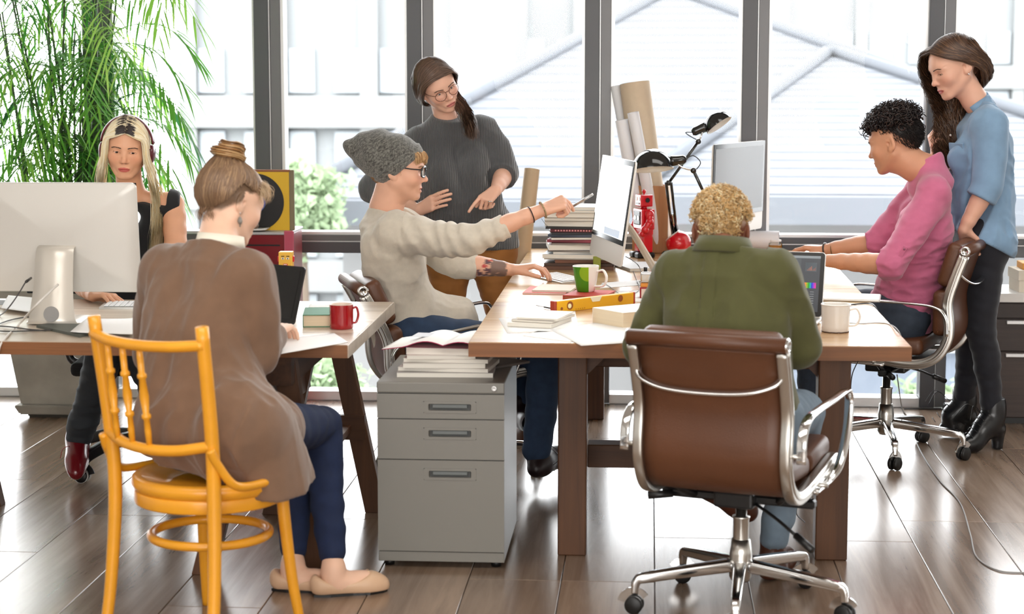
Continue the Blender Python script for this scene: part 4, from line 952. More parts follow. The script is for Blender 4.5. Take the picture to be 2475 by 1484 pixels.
for s in (-1, 1): lathe('knob', [(0, 0), (0.007, 0), (0.0075, 0.016), (0, 0.016)], m_black, t, 14, T4(s * 0.019, 0, 0.099))
box('top_plate', (-0.034, -0.02, 0.095), (0.034, 0.02, 0.1), MATS['toy_chrome'], t, 0.002, 1)
sheet('paper', 'white sheet behind the green mug toward the toy', [(1450, 697), (1550, 690), (1560, 676), (1455, 684)], z=TZ)
sheet('paper', 'white printed sheet between the red book and the little toy', [(1475, 735), (1565, 728), (1560, 700), (1490, 704)], z=TZ)
cable('cable', 'thin black earphone cord curling between the mug and the toy', [aZ(u, v, TZ + 0.003) for u, v in ((1446, 692), (1462, 687), (1480, 697), (1500, 711), (1525, 712), (1545, 700), (1540, 680), (1531, 655))], 0.0012, m_black, 10)
cable('cable', 'thin black lead hanging from the glowing computer\'s back edge', [aY(1512, 620, 7.35), aY(1530, 630, 7.3), aY(1545, 645, 7.2), aZ(1550, 668, TZ + 0.003), aZ(1540, 684, TZ + 0.003)], 0.0018, m_black, 10)

# ---------------------------------------------------------------- big table, back half
# tall pile of magazines and books
c0 = aZ(1420, 652, TZ); pile = [
 (0.30, 0.22, 0.016, (96, 62, 44), 'brown book at the very bottom of the tall pile'), (0.29, 0.21, 0.012, (70, 46, 34), 'dark brown book second from the bottom of the tall pile'),
 (0.27, 0.22, 0.014, (118, 74, 50), 'chestnut book third from the bottom of the tall pile'), (0.29, 0.22, 0.006, (206, 210, 204), 'thin pale magazine above the brown books in the tall pile'),
 (0.295, 0.23, 0.018, (200, 206, 210), 'curling white magazine in the lower part of the tall pile'), (0.29, 0.22, 0.010, (214, 214, 210), 'flat white magazine over the curling one in the tall pile'),
 (0.30, 0.22, 0.007, (40, 42, 44), 'black striped magazine under the thick white catalogue'), (0.31, 0.235, 0.022, (228, 228, 226), 'thick white catalogue in the middle of the tall pile'),
 (0.285, 0.22, 0.008, (70, 60, 58), 'thin dark magazine under the maroon book'), (0.29, 0.215, 0.013, (150, 56, 70), 'maroon book in the middle of the tall pile'),
 (0.28, 0.21, 0.010, (120, 112, 108), 'grey magazine just over the maroon book'), (0.30, 0.225, 0.012, (64, 74, 92), 'slate blue magazine in the upper half of the tall pile'),
 (0.31, 0.23, 0.009, (34, 36, 40), 'black magazine under the red dotted one'), (0.285, 0.22, 0.012, (90, 14, 24), 'dark red magazine with pale dots along its edge'),
 (0.295, 0.22, 0.010, (30, 28, 28), 'black magazine over the red dotted one'), (0.28, 0.215, 0.024, (150, 146, 132), 'thick khaki magazine near the top of the tall pile'),
 (0.275, 0.215, 0.014, (118, 110, 98), 'olive grey magazine near the top of the tall pile'), (0.29, 0.22, 0.022, (132, 124, 110), 'taupe magazine third from the top of the tall pile'),
 (0.28, 0.22, 0.010, (208, 208, 204), 'pale magazine second from the top of the tall pile'), (0.285, 0.22, 0.013, (198, 200, 200), 'light grey magazine on the very top of the tall pile')]
z_ = TZ; rg = random.Random(4)
for k, (w_, d_, th, col, lb) in enumerate(pile):
    jx, jy = rg.uniform(-0.018, 0.016), rg.uniform(-0.012, 0.012)
    mt = M('cover_%d_%d_%d' % col, col, 0.5)
    pg = m_pagew if sum(col) > 300 else M('grey_pages', (150, 142, 134), 0.8)
    t = book('magazine' if k > 2 else 'book', lb, (c0[0] - 0.025 + jx, c0[1] + 0.10 + jy), (w_, d_, th), math.radians(rg.uniform(-8, 8)), mt, pg if k not in (13, 9) else mt, z=z_, soft=True, spine='y-' if k in (9, 11, 13, 14, 12, 1, 0, 2) else 'y+', cat='magazine' if k > 2 else 'book', group='tall pile of magazines')
    if k == 13:
        for q in range(22): box('dot', (-w_ / 2 + 0.02 + q * 0.012, -d_ / 2 - 0.0008, th * 0.3), (-w_ / 2 + 0.026 + q * 0.012, -d_ / 2 + 0.0002, th * 0.8), M('dot_pink', (226, 150, 150), 0.5), t)
    z_ += th + 0.0003
book('magazine', 'open-edged magazine lying flat right of the tall pile, under the glowing computer', (c0[0] + 0.235, c0[1] + 0.10), (0.20, 0.27, 0.012), math.radians(18), M('cover_198_200_200', (198, 200, 200), 0.5), soft=True, cat='magazine')
c = aZ(1444, 656, TZ)
t = thing('sticky_roll', 'small green upright card holder behind the green mug', 'holder', (c[0], c[1] - 0.02, TZ), math.radians(10))
box('holder_body', (-0.018, -0.006, 0.004), (0.014, 0.006, 0.066), M('olive_green_plastic', (140, 150, 54), 0.4), t, 0.002, 1); box('foot', (-0.02, -0.016, 0), (0.024, 0.016, 0.005), M('dark_pink_foot', (128, 60, 58), 0.5), t, 0.001, 1)

# red tin robot
m_rb = M('robot_red', (214, 16, 34), 0.22, coat=0.5)
c = aZ(1566, 622, TZ)
t = thing('tin_robot', 'shiny red toy robot standing on black feet before the wooden box', 'toy', (c[0] - 0.02, c[1], TZ), math.radians(-66))
hz = 0.295
for s in (-1, 1):
    box('foot', (s * 0.030 - 0.023, -0.05, 0), (s * 0.030 + 0.023, 0.035, 0.026), m_black, t, 0.008, 3)
    bm = bmesh.new(); vs = bm_box(bm, (s * 0.028 - 0.022, -0.024, 0.026), (s * 0.028 + 0.022, 0.024, 0.118), 0.005, 2)
    from_bm('leg', bm, m_rb, t)
    ar = bpy.data.objects.new('arm', None); C.objects.link(ar); ar.parent = t
    pts = [(s * 0.062, 0, 0.20), (s * 0.075, -0.004, 0.168), (s * 0.068, -0.024, 0.132), (s * 0.060, -0.034, 0.112)]
    tube('upper_arm', pts[:2], 0.015, m_rb, ar, 12, 3, radii=[0.017, 0.015]); tube('lower_arm', pts[1:3], 0.014, m_rb, ar, 12, 3, radii=[0.016, 0.014])
    for p, r in zip(pts, (0.021, 0.0175, 0.019, 0.014)): lathe('joint', [(0, -r)] + [(r * math.cos(a), r * math.sin(a)) for a in np.linspace(-1.3, 1.3, 8)] + [(0, r)], m_rb, ar, 16, T4(*p))
    disc('ear', 0, 0, 0.011, M('robot_dark', (24, 26, 26), 0.25), t).matrix_local = T4(s * 0.036, 0, 0.262, 0) @ Euler((0, 0, s * PI / 2)).to_matrix().to_4x4() @ T4(0, 0.008, 0)
box('hip', (-0.05, -0.026, 0.105), (0.05, 0.026, 0.132), m_rb, t, 0.004, 2)
box('torso', (-0.052, -0.032, 0.128), (0.052, 0.032, 0.222), m_rb, t, 0.006, 2)
box('chest_door', (-0.034, -0.035, 0.15), (0.034, -0.031, 0.212), MATS['robot_dark'], t, 0.004, 2)
for s in (-1, 1): disc('dial', s * 0.017, 0.181, 0.011, m_alu, t, -0.0355)
lathe('neck', [(0, 0), (0.016, 0), (0.016, 0.014), (0, 0.014)], m_rb, t, 16, T4(0, 0, 0.22))
box('head', (-0.034, -0.03, 0.232), (0.034, 0.03, 0.286), m_rb, t, 0.005, 2)
for s in (-1, 1): disc('eye', s * 0.015, 0.266, 0.009, M('robot_eye', (236, 226, 200), 0.2), t, -0.0305)
box('mouth', (-0.017, -0.0325, 0.242), (0.017, -0.03, 0.25), MATS['robot_dark'], t)
lathe('antenna', [(0, 0), (0.004, 0), (0.004, 0.006), (0.009, 0.010), (0.009, 0.018), (0.004, 0.022), (0, 0.023)], m_rb, t, 14, T4(0, 0, 0.286))

# wooden box holding rolls of paper
m_bx = wood('box_oak', (168, 116, 74), (206, 156, 108), 'Z', 1.0, 0.5, 26.0, 0.4)
c = aZ(1580, 606, TZ); bw, bd, bh = 0.165, 0.12, 0.315
bx0 = (c[0] - 0.01, 8.84)
t = thing('wooden_box', 'upright oak box holding paper rolls, behind the red robot', 'box', (bx0[0], bx0[1], TZ), math.radians(-8))
for nm, lo, hi in (('front_panel', (-bw / 2, -bd / 2, 0), (bw / 2, -bd / 2 + 0.012, bh)), ('back_panel', (-bw / 2, bd / 2 - 0.012, 0), (bw / 2, bd / 2, bh)), ('side_panel', (-bw / 2, -bd / 2 + 0.012, 0), (-bw / 2 + 0.012, bd / 2 - 0.012, bh)), ('side_panel', (bw / 2 - 0.012, -bd / 2 + 0.012, 0), (bw / 2, bd / 2 - 0.012, bh)), ('bottom_panel', (-bw / 2, -bd / 2, 0), (bw / 2, bd / 2, 0.01))):
    box(nm, lo, hi, m_bx if 'side' not in nm else M('box_side_pale', (216, 186, 148), 0.5), t, 0.001, 1)
m_kraft = M('kraft_paper', (206, 186, 160), 0.75, var=(40, 0.03)); m_kraft2 = M('kraft_tube', (208, 184, 152), 0.7, var=(8, 0.03))
def roll(name, label, p0, p1, r, mat, inner=0.9, cat='paper roll', group=None, k=24):
    """hollow roll from foot p0 to top p1"""
    p0 = np.array(p0); p1 = np.array(p1); h_ = np.linalg.norm(p1 - p0)
    o = lathe(name, [(r, 0), (r, h_), (r * inner, h_), (r * inner, 0)], mat, None, k, None, True, True)
    o.data.set_sharp_from_angle(angle=0.9)
    z = Vector((p1 - p0).tolist()).normalized(); o.matrix_world = Matrix.Translation(p0.tolist()) @ Vector((0, 0, 1)).rotation_difference(z).to_matrix().to_4x4()
    return tag(o, label, cat, group)
bz = TZ + 0.012
roll('paper_roll', 'wide kraft paper roll standing in the oak box', (bx0[0] + 0.022, 8.865, bz), aY(1534, 200, 8.93), 0.070, m_kraft, 0.93)
roll('paper_roll', 'tall white roll behind the kraft roll in the oak box', (bx0[0] - 0.032, 8.87, bz), aY(1488, 208, 8.97), 0.024, M('grey_white_paper', (222, 224, 228), 0.7), 0.9)
roll('paper_roll', 'short white roll leaning left in the oak box', (bx0[0] - 0.03, 8.815, bz), aY(1502, 290, 8.80), 0.030, M('roll_white', (232, 232, 236), 0.7), 0.92)
roll('paper_roll', 'slim white roll leaning before the kraft roll in the oak box', (bx0[0] + 0.035, 8.805, bz), aY(1530, 272, 8.76), 0.027, M('roll_white', (232, 232, 236), 0.7), 0.88)
# kraft tube leaning by the table's left side
b0 = np.array([-0.66, 8.72, 0.0]); roll('cardboard_tube', 'long kraft cardboard tube leaning upright at the big table\'s left side', b0, aY(1286, 409, 8.95), 0.037, m_kraft2, 0.9, 'tube')

# desk lamps
m_lb = M('lamp_black', (16, 15, 15), 0.12, coat=0.6); m_lw = M('lamp_inside', (236, 234, 226), 0.5)
def desk_lamp(label, base, elbow, wrist, head, face, r, sock):
    """jointed lamp: base plate, two arms, shade at head opening toward face"""
    base, elbow, wrist, head = [Vector([float(x) for x in p]) for p in (base, elbow, wrist, head)]
    t = thing('desk_lamp', label, 'lamp', base)
    lathe('base', [(0, 0), (0.085, 0), (0.088, 0.006), (0.08, 0.016), (0.02, 0.022), (0.012, 0.05), (0, 0.05)], m_lb, t, 32)
    e, w_, h_ = elbow - base, wrist - base, head - base; s = Vector((0, 0, 0.04)); sd = Vector((0.011, 0.0, 0.0))
    for k in (-1, 1): tube('lower_arm', [tuple(s + sd * k), tuple(e + sd * k)], 0.0065, m_lb, t, 8, 1)
    tube('spring', [tuple(s + (e - s) * 0.1), tuple(s + (e - s) * 0.5)], 0.005, m_chrome, t, 8, 1)
    tube('upper_arm', [tuple(e), tuple(w_)], 0.0072, m_lb, t, 10, 1)
    for p in (e, w_): lathe('joint', [(0, -0.013), (0.011, -0.013), (0.013, 0), (0.011, 0.013), (0, 0.013)], m_lb, t, 14, T4(p.x, p.y, p.z) @ Rx)
    f = Vector([float(x) for x in face]).normalized()
    so = Vector(sock).normalized(); neck = h_ + so * (r * 1.0) - f * (r * 0.30); fo = f; f = -so
    tube('bracket', [tuple(w_), tuple((w_ + neck) / 2 + Vector((0, -0.012, -0.008))), tuple(neck - f * 0.0)], 0.004, m_chrome, t, 8, 4)
    tube('socket', [tuple(neck - f * 0.055), tuple(neck - f * 0.035), tuple(neck + f * 0.012)], 0.02, m_lb, t, 16, 4, radii=[0.013, 0.02, 0.02, 0.024])
    f = fo; Mx = Matrix.Translation(h_) @ Vector((0, 0, -1)).rotation_difference(f).to_matrix().to_4x4()
    arc = [(r * math.cos(a), r * math.sin(a)) for a in np.linspace(0, PI / 2 - 0.02, 14)]
    lathe('shade', arc + [(0, r)], m_lb, t, 36, Mx); arc2 = [((r - 0.002) * math.cos(a), (r - 0.002) * math.sin(a) - 0.0005) for a in np.linspace(0, PI / 2 - 0.02, 14)]
    lathe('shade_inside', [(r, 0)] + arc2 + [(0, r - 0.002)], m_lw, t, 36, Mx)
    bb = bpy.data.objects['shade_inside' if False else t.name]
    lathe('bulb', [(0, -0.01), (0.012, -0.004), (0.017, 0.012), (0.012, 0.03), (0, 0.036)], M('frosted_bulb', (240, 238, 232), 0.3), t, 18, Mx @ T4(0, 0, r * 0.42))
    tube('lamp_cord', [tuple(neck + so * 0.05), tuple(neck + so * 0.085 + Vector((0, 0, 0.012))), tuple(w_ + so * 0.03 + Vector((0, 0.01, 0.03))), tuple(w_ + Vector((0.01, 0.01, 0.0)))], 0.0022, m_black, t, 7, 8)
    return t
YA = 8.05
hA = aY(1578, 410, YA); wA = aY(1676, 412, YA + 0.02); eA = aY(1722, 510, YA + 0.1); bA = aZ(1735, 640, TZ)
desk_lamp('black desk lamp with its domed shade turned down, left of the curly blond head', bA, eA, wA, hA, (0.08, -0.20, -1), 0.088, (1, 0.1, 0.12))
YB = 8.45
# shade of the second lamp tips sideways: opening looks down to the right
cB = aY(1739, 303, YB)
desk_lamp('black desk lamp raised high before the window, shade tipped to the right', aZ(1634, 612, TZ), aY(1616, 442, YB), aY(1688, 342, YB), cB, (0.56, -0.22, -0.78), 0.064, (-0.92, 0, -0.40))
# red ball radio
c = aZ(1640, 618, TZ)
t = thing('ball_speaker', 'red ball-shaped speaker with a pale ring, on the table beside the lamp', 'speaker', (c[0], c[1] + 0.01, TZ))
r = 0.058; Mx = T4(0, 0, r * 0.96) @ Euler((0, math.radians(-38), 0)).to_matrix().to_4x4() @ Euler((math.radians(-8), 0, 0)).to_matrix().to_4x4()
lathe('ball', [(0, -r)] + [(r * math.cos(a), r * math.sin(a)) for a in np.linspace(-1.45, 0.85, 18)] + [(0, r * math.sin(0.85))], m_rb, t, 32, Mx)
lathe('ring', [(r * 0.68, r * 0.73), (r * 0.68, r * 0.82), (r * 0.52, r * 0.84), (r * 0.50, r * 0.74)], m_alu, t, 32, Mx, True, True); lathe('grille', [(0, r * 0.77), (r * 0.52, r * 0.77), (r * 0.52, r * 0.74), (0, r * 0.74)], m_black, t, 28, Mx)
box('stand', (-0.05, -0.02, 0), (-0.028, 0.02, 0.03), m_black, t, 0.005, 2)
# jar and wedge of paper before the window
c = aZ(1874, 606, TZ)
t = thing('glass_jar', 'small glass jar of amber honey near the hands of the man in pink', 'jar', (c[0], c[1], TZ))
lathe('honey', [(0, 0.003), (0.029, 0.003), (0.0305, 0.01), (0.0305, 0.026), (0, 0.026)], M('honey', (222, 150, 60), 0.2, backlit=0.4), t, 24)
lathe('jar_glass', [(0.0315, 0), (0.0325, 0.004), (0.0325, 0.034), (0.026, 0.042), (0.026, 0.046)], glass_mat('jar_glass', (0.94, 0.97, 0.95)), t, 24); lathe('lid', [(0.0275, 0.044), (0.0275, 0.052), (0, 0.053)], m_paper, t, 24)
b0 = aZ(1800, 604, TZ); 
roll('paper_roll', 'large white paper roll lying on the table before the window, behind the olive shoulder', (b0[0] - 0.02, b0[1] + 0.02, TZ + 0.045), (b0[0] + 0.16, b0[1] + 0.0, TZ + 0.045), 0.045, M('roll_white', (232, 232, 236), 0.7), 0.9)

# ---------------------------------------------------------------- magazines on the filing cabinet
cx_, cy_, z_ = -0.655, 6.20, 0.612
st = [(0.315, 0.235, 0.016, 2, (178, 174, 170), 'ragged newspaper bundle at the bottom of the cabinet-top stack'), (0.30, 0.22, 0.012, -5, (232, 228, 220), 'white magazine on the ragged bundle of the cabinet-top stack'), (0.27, 0.21, 0.016, 3, (214, 210, 203), 'thick white magazine in the middle of the cabinet-top stack'),
      (0.28, 0.21, 0.013, -3, (220, 214, 206), 'cream magazine in the upper middle of the cabinet-top stack'), (0.225, 0.20, 0.012, 6, (236, 230, 222), 'narrow white magazine in the upper part of the cabinet-top stack'), (0.27, 0.21, 0.022, -4, (222, 216, 210), 'thick white magazine directly under the open one on the cabinet')]
for k, (w_, d_, th, rz, col, lb) in enumerate(st):
    book('magazine', lb, (cx_ + (-0.005, 0.0, -0.01, 0.005, -0.025, 0.01)[k], cy_ + (0.0, 0.01, 0, 0.01, 0, 0.01)[k]), (w_, d_, th), math.radians(rz), M('cover_%d_%d_%d' % col, col, 0.6), z=z_, soft=True, spine='y+', cat='magazine', group='stack on the filing cabinet'); z_ += th + 0.0004
o = box('folder', (-0.10, -0.11, 0), (0.10, 0.11, 0.008), M('dark_folder', (96, 88, 84), 0.6), None, 0.001, 1); o.location = (-0.545, 6.38, 0.6125); o.rotation_euler = (0, 0, math.radians(-38)); tag(o, 'dark folder sticking out behind the stack on the filing cabinet', 'folder')
t = thing('open_magazine', 'open magazine with magenta page edges lying on top of the cabinet stack', 'magazine', (cx_ + 0.01, cy_ + 0.01, z_), math.radians(-7))
for s in (-1, 1):
    for nm, dz_, m_ in (('cover', 0.0, M('magenta_edge', (176, 24, 84), 0.5)), ('page', 0.0022, m_paper)):
        bm = bmesh.new(); rows = []
        for i in range(13):
            a = i / 12; x_ = s * 0.205 * a; z2 = 0.004 + dz_ + 0.016 * math.sin(min(a * 1.6, 1) * PI) * (1 - 0.35 * a) - (0.010 * a * a if s > 0 else 0.018 * a * a)
            rows.append([bm.verts.new((x_, y_ * (1 if nm == 'cover' else 0.985), z2 + 0.008)) for y_ in (-0.135, 0.0, 0.135)])
        for a, b in zip(rows[:-1], rows[1:]):
            for j in (0, 1): bm.faces.new((a[j], b[j], b[j + 1], a[j + 1]))
        bmesh.ops.recalc_face_normals(bm, faces=bm.faces); bmesh.ops.solidify(bm, geom=list(bm.faces), thickness=0.0015); from_bm(nm, bm, m_, t, True)
box('picture', (-0.13, -0.03, 0.0245), (-0.05, 0.06, 0.0255), M('faint_picture', (206, 208, 214), 0.6), t)
o = box('magazine', (-0.11, -0.10, 0), (0.11, 0.10, 0.006), M('dark_photo_cover', (92, 40, 40), 0.5), None, 0.001, 1); o.location = (-0.60, 6.32, z_ + 0.0005); o.rotation_euler = (0, 0, 0.05); tag(o, 'dark magazine with an amber edge peeping out behind the open magazine', 'magazine')

# cables on the floor
cable('floor_cable', 'thin grey cable snaking over the planks to the right', [aY(2168, 905, 7.85), aY(2180, 985, 7.86), aZ(2192, 1012, 0.004), aZ(2225, 1090, 0.003), aZ(2270, 1160, 0.003), aZ(2320, 1215, 0.003), aZ(2345, 1290, 0.003), aZ(2360, 1345, 0.003), aZ(2410, 1378, 0.003), aZ(2475, 1384, 0.003), aZ(2540, 1380, 0.003)], 0.0025, M('grey_cable', (150, 148, 146), 0.5), 10)
cable('floor_cable', 'black cable dangling at the big table\'s right rear leg', [aY(1945, 1165, 6.35), aY(1935, 1200, 6.35), aY(1925, 1240, 6.36), aZ(1945, 1262, 0.004)], 0.002, m_black)
cable('floor_cable', 'black cable hanging under the big table\'s right corner', [aY(2075, 870, 6.9), aY(2060, 905, 6.95), aY(2056, 950, 7.0), aY(2060, 1000, 7.1)], 0.002, m_black)
cable('floor_cable', 'black cable along the floor behind the pink man\'s chair', [aZ(2185, 988, 0.004), aZ(2240, 988, 0.004), aZ(2290, 990, 0.004), aZ(2320, 1000, 0.004)], 0.003, m_black)
o = box('plug_adapter', (-0.02, -0.025, 0), (0.02, 0.025, 0.05), m_black, None, 0.006, 2); o.location = aZ(2290, 1000, 0).tolist(); tag(o, 'small black power adapter on the floor by the dark cabinet', 'adapter')
# ================================================================== people: bodies grown as one smooth surface each
def nrm(v): v = np.asarray(v, float); return v / max(np.linalg.norm(v), 1e-9)
def V3(*a): return np.array(a, float)
def smin(a, b, k):
    if k <= 0: return np.minimum(a, b)
    h = np.maximum(k - np.abs(a - b), 0) / k
    return np.minimum(a, b) - h * h * k * 0.25
def _axis(lo, hi, step, segs):
    cuts = sorted({lo, hi} | {min(max(x, lo), hi) for a, b, s in segs for x in (a, b)})
    out = [lo]
    for a, b in zip(cuts[:-1], cuts[1:]):
        if b - a < 1e-6: continue
        m = (a + b) / 2; st = min([step] + [s for p, q, s in segs if p <= m <= q])
        n = max(1, int(math.ceil((b - a) / (st * (1.12 if st < 0.004 else 1))))); out += list(a + (b - a) * (np.arange(n) + 1) / n)
    return np.array(out, np.float32)
def noise3(P, f, seed=0):
    """smooth sum-of-sines noise, about -1..1"""
    rg = np.random.RandomState(seed); out = np.zeros(len(P))
    for i in range(6):
        d = rg.normal(size=3) * np.asarray(f); out += np.sin(P @ d + rg.uniform(0, 6.28) + 1.3 * np.sin(P @ (rg.normal(size=3) * np.asarray(f) * 0.6) + rg.uniform(0, 6.28)))
    return out / 3.2
def crease(P, f, seed=0):
    """sharp valleys and soft ridges, like folded cloth"""
    return 0.6 - 1.35 * np.abs(noise3(P, np.asarray(f) * 2.2, seed)) ** 0.9
class Vol:
    def __init__(s, lo, hi, step, fine=()):
        s.fine = fine
        s.ax = [_axis(float(lo[i]), float(hi[i]), step, [(float(f[0][i]), float(f[1][i]), f[2]) for f in fine]) for i in range(3)]
        s.D = np.full([len(a) for a in s.ax], 0.25, np.float32)
    def blk(s, lo, hi):
        sl = []
        for i in range(3):
            a = int(np.searchsorted(s.ax[i], lo[i])); b = int(np.searchsorted(s.ax[i], hi[i]))
            if b - a < 1: return None
            sl.append(slice(a, b))
        return tuple(sl), s.ax[0][sl[0]][:, None, None], s.ax[1][sl[1]][None, :, None], s.ax[2][sl[2]][None, None, :]
    def cone(s, a, b, ra, rb, k=0.02, flat=None, fs=1.0):
        a = np.asarray(a, float); b = np.asarray(b, float); m = max(ra, rb) * max(1.0, 1.0 if fs <= 1 else fs) + k + 0.02
        q = s.blk(np.minimum(a, b) - m, np.maximum(a, b) + m)
        if q is None: return s
        sl, X, Y, Z = q; ba = b - a; L2 = max(ba @ ba, 1e-9)
        x, y, z = X - a[0], Y - a[1], Z - a[2]
        t = np.clip((x * ba[0] + y * ba[1] + z * ba[2]) / L2, 0, 1).astype(np.float32)
        x = x - t * ba[0]; y = y - t * ba[1]; z = z - t * ba[2]
        if flat is not None:
            f = nrm(flat); w_ = (x * f[0] + y * f[1] + z * f[2]) * (1 / fs - 1); x = x + w_ * f[0]; y = y + w_ * f[1]; z = z + w_ * f[2]
        d = np.sqrt(x * x + y * y + z * z) - (ra + (rb - ra) * t)
        s.D[sl] = smin(s.D[sl], d.astype(np.float32), k); return s
    def limb(s, pts, rad, k=0.02, n=4, flat=None, fs=1.0):
        P = catmull(pts, n); r = np.interp(np.linspace(0, 1, len(P)), np.linspace(0, 1, len(rad)), rad)
        for i in range(len(P) - 1): s.cone(P[i], P[i + 1], r[i], r[i + 1], k if i == 0 else min(k, 0.015), flat, fs)
        return s
    def _ell(s, c, r, R, m):
        c = np.asarray(c, float); r = np.asarray(r, float); q = s.blk(c - r.max() - m, c + r.max() + m)
        if q is None: return None
        sl, X, Y, Z = q; x, y, z = X - c[0], Y - c[1], Z - c[2]
        if R is not None: x, y, z = (x * R[0, 0] + y * R[1, 0] + z * R[2, 0], x * R[0, 1] + y * R[1, 1] + z * R[2, 1], x * R[0, 2] + y * R[1, 2] + z * R[2, 2])
        k0 = np.sqrt((x / r[0]) ** 2 + (y / r[1]) ** 2 + (z / r[2]) ** 2); k1 = np.sqrt((x / r[0] ** 2) ** 2 + (y / r[1] ** 2) ** 2 + (z / r[2] ** 2) ** 2)
        return sl, (k0 * (k0 - 1) / np.maximum(k1, 1e-6)).astype(np.float32)
    def ell(s, c, r, k=0.02, R=None):
        q = s._ell(c, r, R, k + 0.02)
        if q: s.D[q[0]] = smin(s.D[q[0]], q[1], k)
        return s
    def carve(s, c, r, k=0.005, R=None):
        q = s._ell(c, r, R, k + 0.01)
        if q: s.D[q[0]] = -smin(-s.D[q[0]], q[1], k)
        return s
    def cut(s, c, n, lo=None, hi=None, k=0.0):
        """remove what lies on the side n points to, inside the box lo..hi"""
        q = s.blk(lo if lo is not None else [-99] * 3, hi if hi is not None else [99] * 3)
        if q is None: return s
        sl, X, Y, Z = q; n = nrm(n); d = (X - c[0]) * n[0] + (Y - c[1]) * n[1] + (Z - c[2]) * n[2]
        s.D[sl] = -smin(-s.D[sl], (-d).astype(np.float32), k); return s
    def cuff(s, t, n, end, rad=0.07, k=0.003):
        """end a sleeve squarely at t: clear everything past t along n, close to the arm only"""
        t = np.asarray(t, float); end = np.asarray(end, float) + n * 0.05; q = s.blk(np.minimum(t, end) - rad - 0.01, np.maximum(t, end) + rad + 0.01)
        if q is None: return s
        sl, X, Y, Z = q; x, y, z = X - t[0], Y - t[1], Z - t[2]; al = x * n[0] + y * n[1] + z * n[2]
        dist = np.sqrt(np.maximum(x * x + y * y + z * z - al * al, 0)); d = np.maximum(-al, dist - rad)
        s.D[sl] = -smin(-s.D[sl], d.astype(np.float32), k); return s
    def displace(s, fn, band=0.04):
        idx = np.nonzero(np.abs(s.D) < band)
        P = np.stack([s.ax[i][idx[i]] for i in range(3)], 1).astype(float)
        s.D[idx] -= fn(P).astype(np.float32); return s
    def mesh(s):
        D = s.D; I = D < 0
        cnt = np.zeros([n - 1 for n in D.shape], np.int8)
        for dx in (0, 1):
            for dy in (0, 1):
                for dz in (0, 1): cnt += I[dx:dx + cnt.shape[0], dy:dy + cnt.shape[1], dz:dz + cnt.shape[2]]
        act = (cnt > 0) & (cnt < 8); idx = np.argwhere(act); n = len(idx)
        gid = np.full(cnt.shape, -1, np.int32); gid[act] = np.arange(n)
        acc = np.zeros((n, 3)); num = np.zeros(n)
        def val(o): return D[idx[:, 0] + o[0], idx[:, 1] + o[1], idx[:, 2] + o[2]]
        def pos(o): return np.stack([s.ax[i][idx[:, i] + o[i]] for i in range(3)], 1)
        for axn in range(3):
            for u in (0, 1):
                for v in (0, 1):
                    a = [0, 0, 0]; o1, o2 = [i for i in range(3) if i != axn]; a[o1] = u; a[o2] = v; b = list(a); b[axn] = 1
                    va, vb = val(a), val(b); m = (va < 0) != (vb < 0); t = np.where(m, va / np.where(m, va - vb, 1), 0)
                    acc += np.where(m[:, None], pos(a) + (pos(b) - pos(a)) * t[:, None], 0); num += m
        Vt = acc / np.maximum(num, 1)[:, None]; Q = []
        for axn in range(3):
            o1, o2 = [i for i in range(3) if i != axn]
            A = [slice(None)] * 3; B = [slice(None)] * 3; A[axn] = slice(0, -1); B[axn] = slice(1, None)
            for o in (o1, o2): A[o] = slice(1, -1); B[o] = slice(1, -1)
            A, B = tuple(A), tuple(B); e = np.argwhere(I[A] != I[B])
            if not len(e): continue
            e[:, o1] += 1; e[:, o2] += 1; ins = I[e[:, 0], e[:, 1], e[:, 2]]
            def g(d1, d2): c = e.copy(); c[:, o1] -= d1; c[:, o2] -= d2; return gid[c[:, 0], c[:, 1], c[:, 2]]
            q = np.stack([g(1, 1), g(0, 1), g(0, 0), g(1, 0)], 1); flip = ins if axn != 1 else ~ins
            q[~flip] = q[~flip][:, ::-1]; Q.append(q)
        return Vt, np.concatenate(Q)
def thin_out(Vt, F, target):
    """collapse the flat stretches of a dense surface, keeping the relief"""
    o = from_np('dense', Vt, F); md = o.modifiers.new('d', 'DECIMATE'); md.ratio = min(1.0, target / (2.0 * len(F))); md.use_collapse_triangulate = True
    ev = o.evaluated_get(bpy.context.evaluated_depsgraph_get()); me = ev.to_mesh(); me.calc_loop_triangles()
    v = np.empty(len(me.vertices) * 3, np.float32); me.vertices.foreach_get('co', v); t = np.empty(len(me.loop_triangles) * 3, np.int32); me.loop_triangles.foreach_get('vertices', t)
    ev.to_mesh_clear(); d = o.data; bpy.data.objects.remove(o); bpy.data.meshes.remove(d); return v.reshape(-1, 3).astype(float), t.reshape(-1, 3)
HEAD = {}
def rot(yaw=0.0, pitch=0.0, roll=0.0):
    """columns: right, forward, up. yaw 0 looks to +Y, positive yaw turns to the left (-X); pitch down positive; roll leans the crown to the person's right"""
    return np.array((Matrix.Rotation(math.radians(yaw), 3, 'Z') @ Matrix.Rotation(math.radians(-pitch), 3, 'X') @ Matrix.Rotation(math.radians(roll), 3, 'Y')))

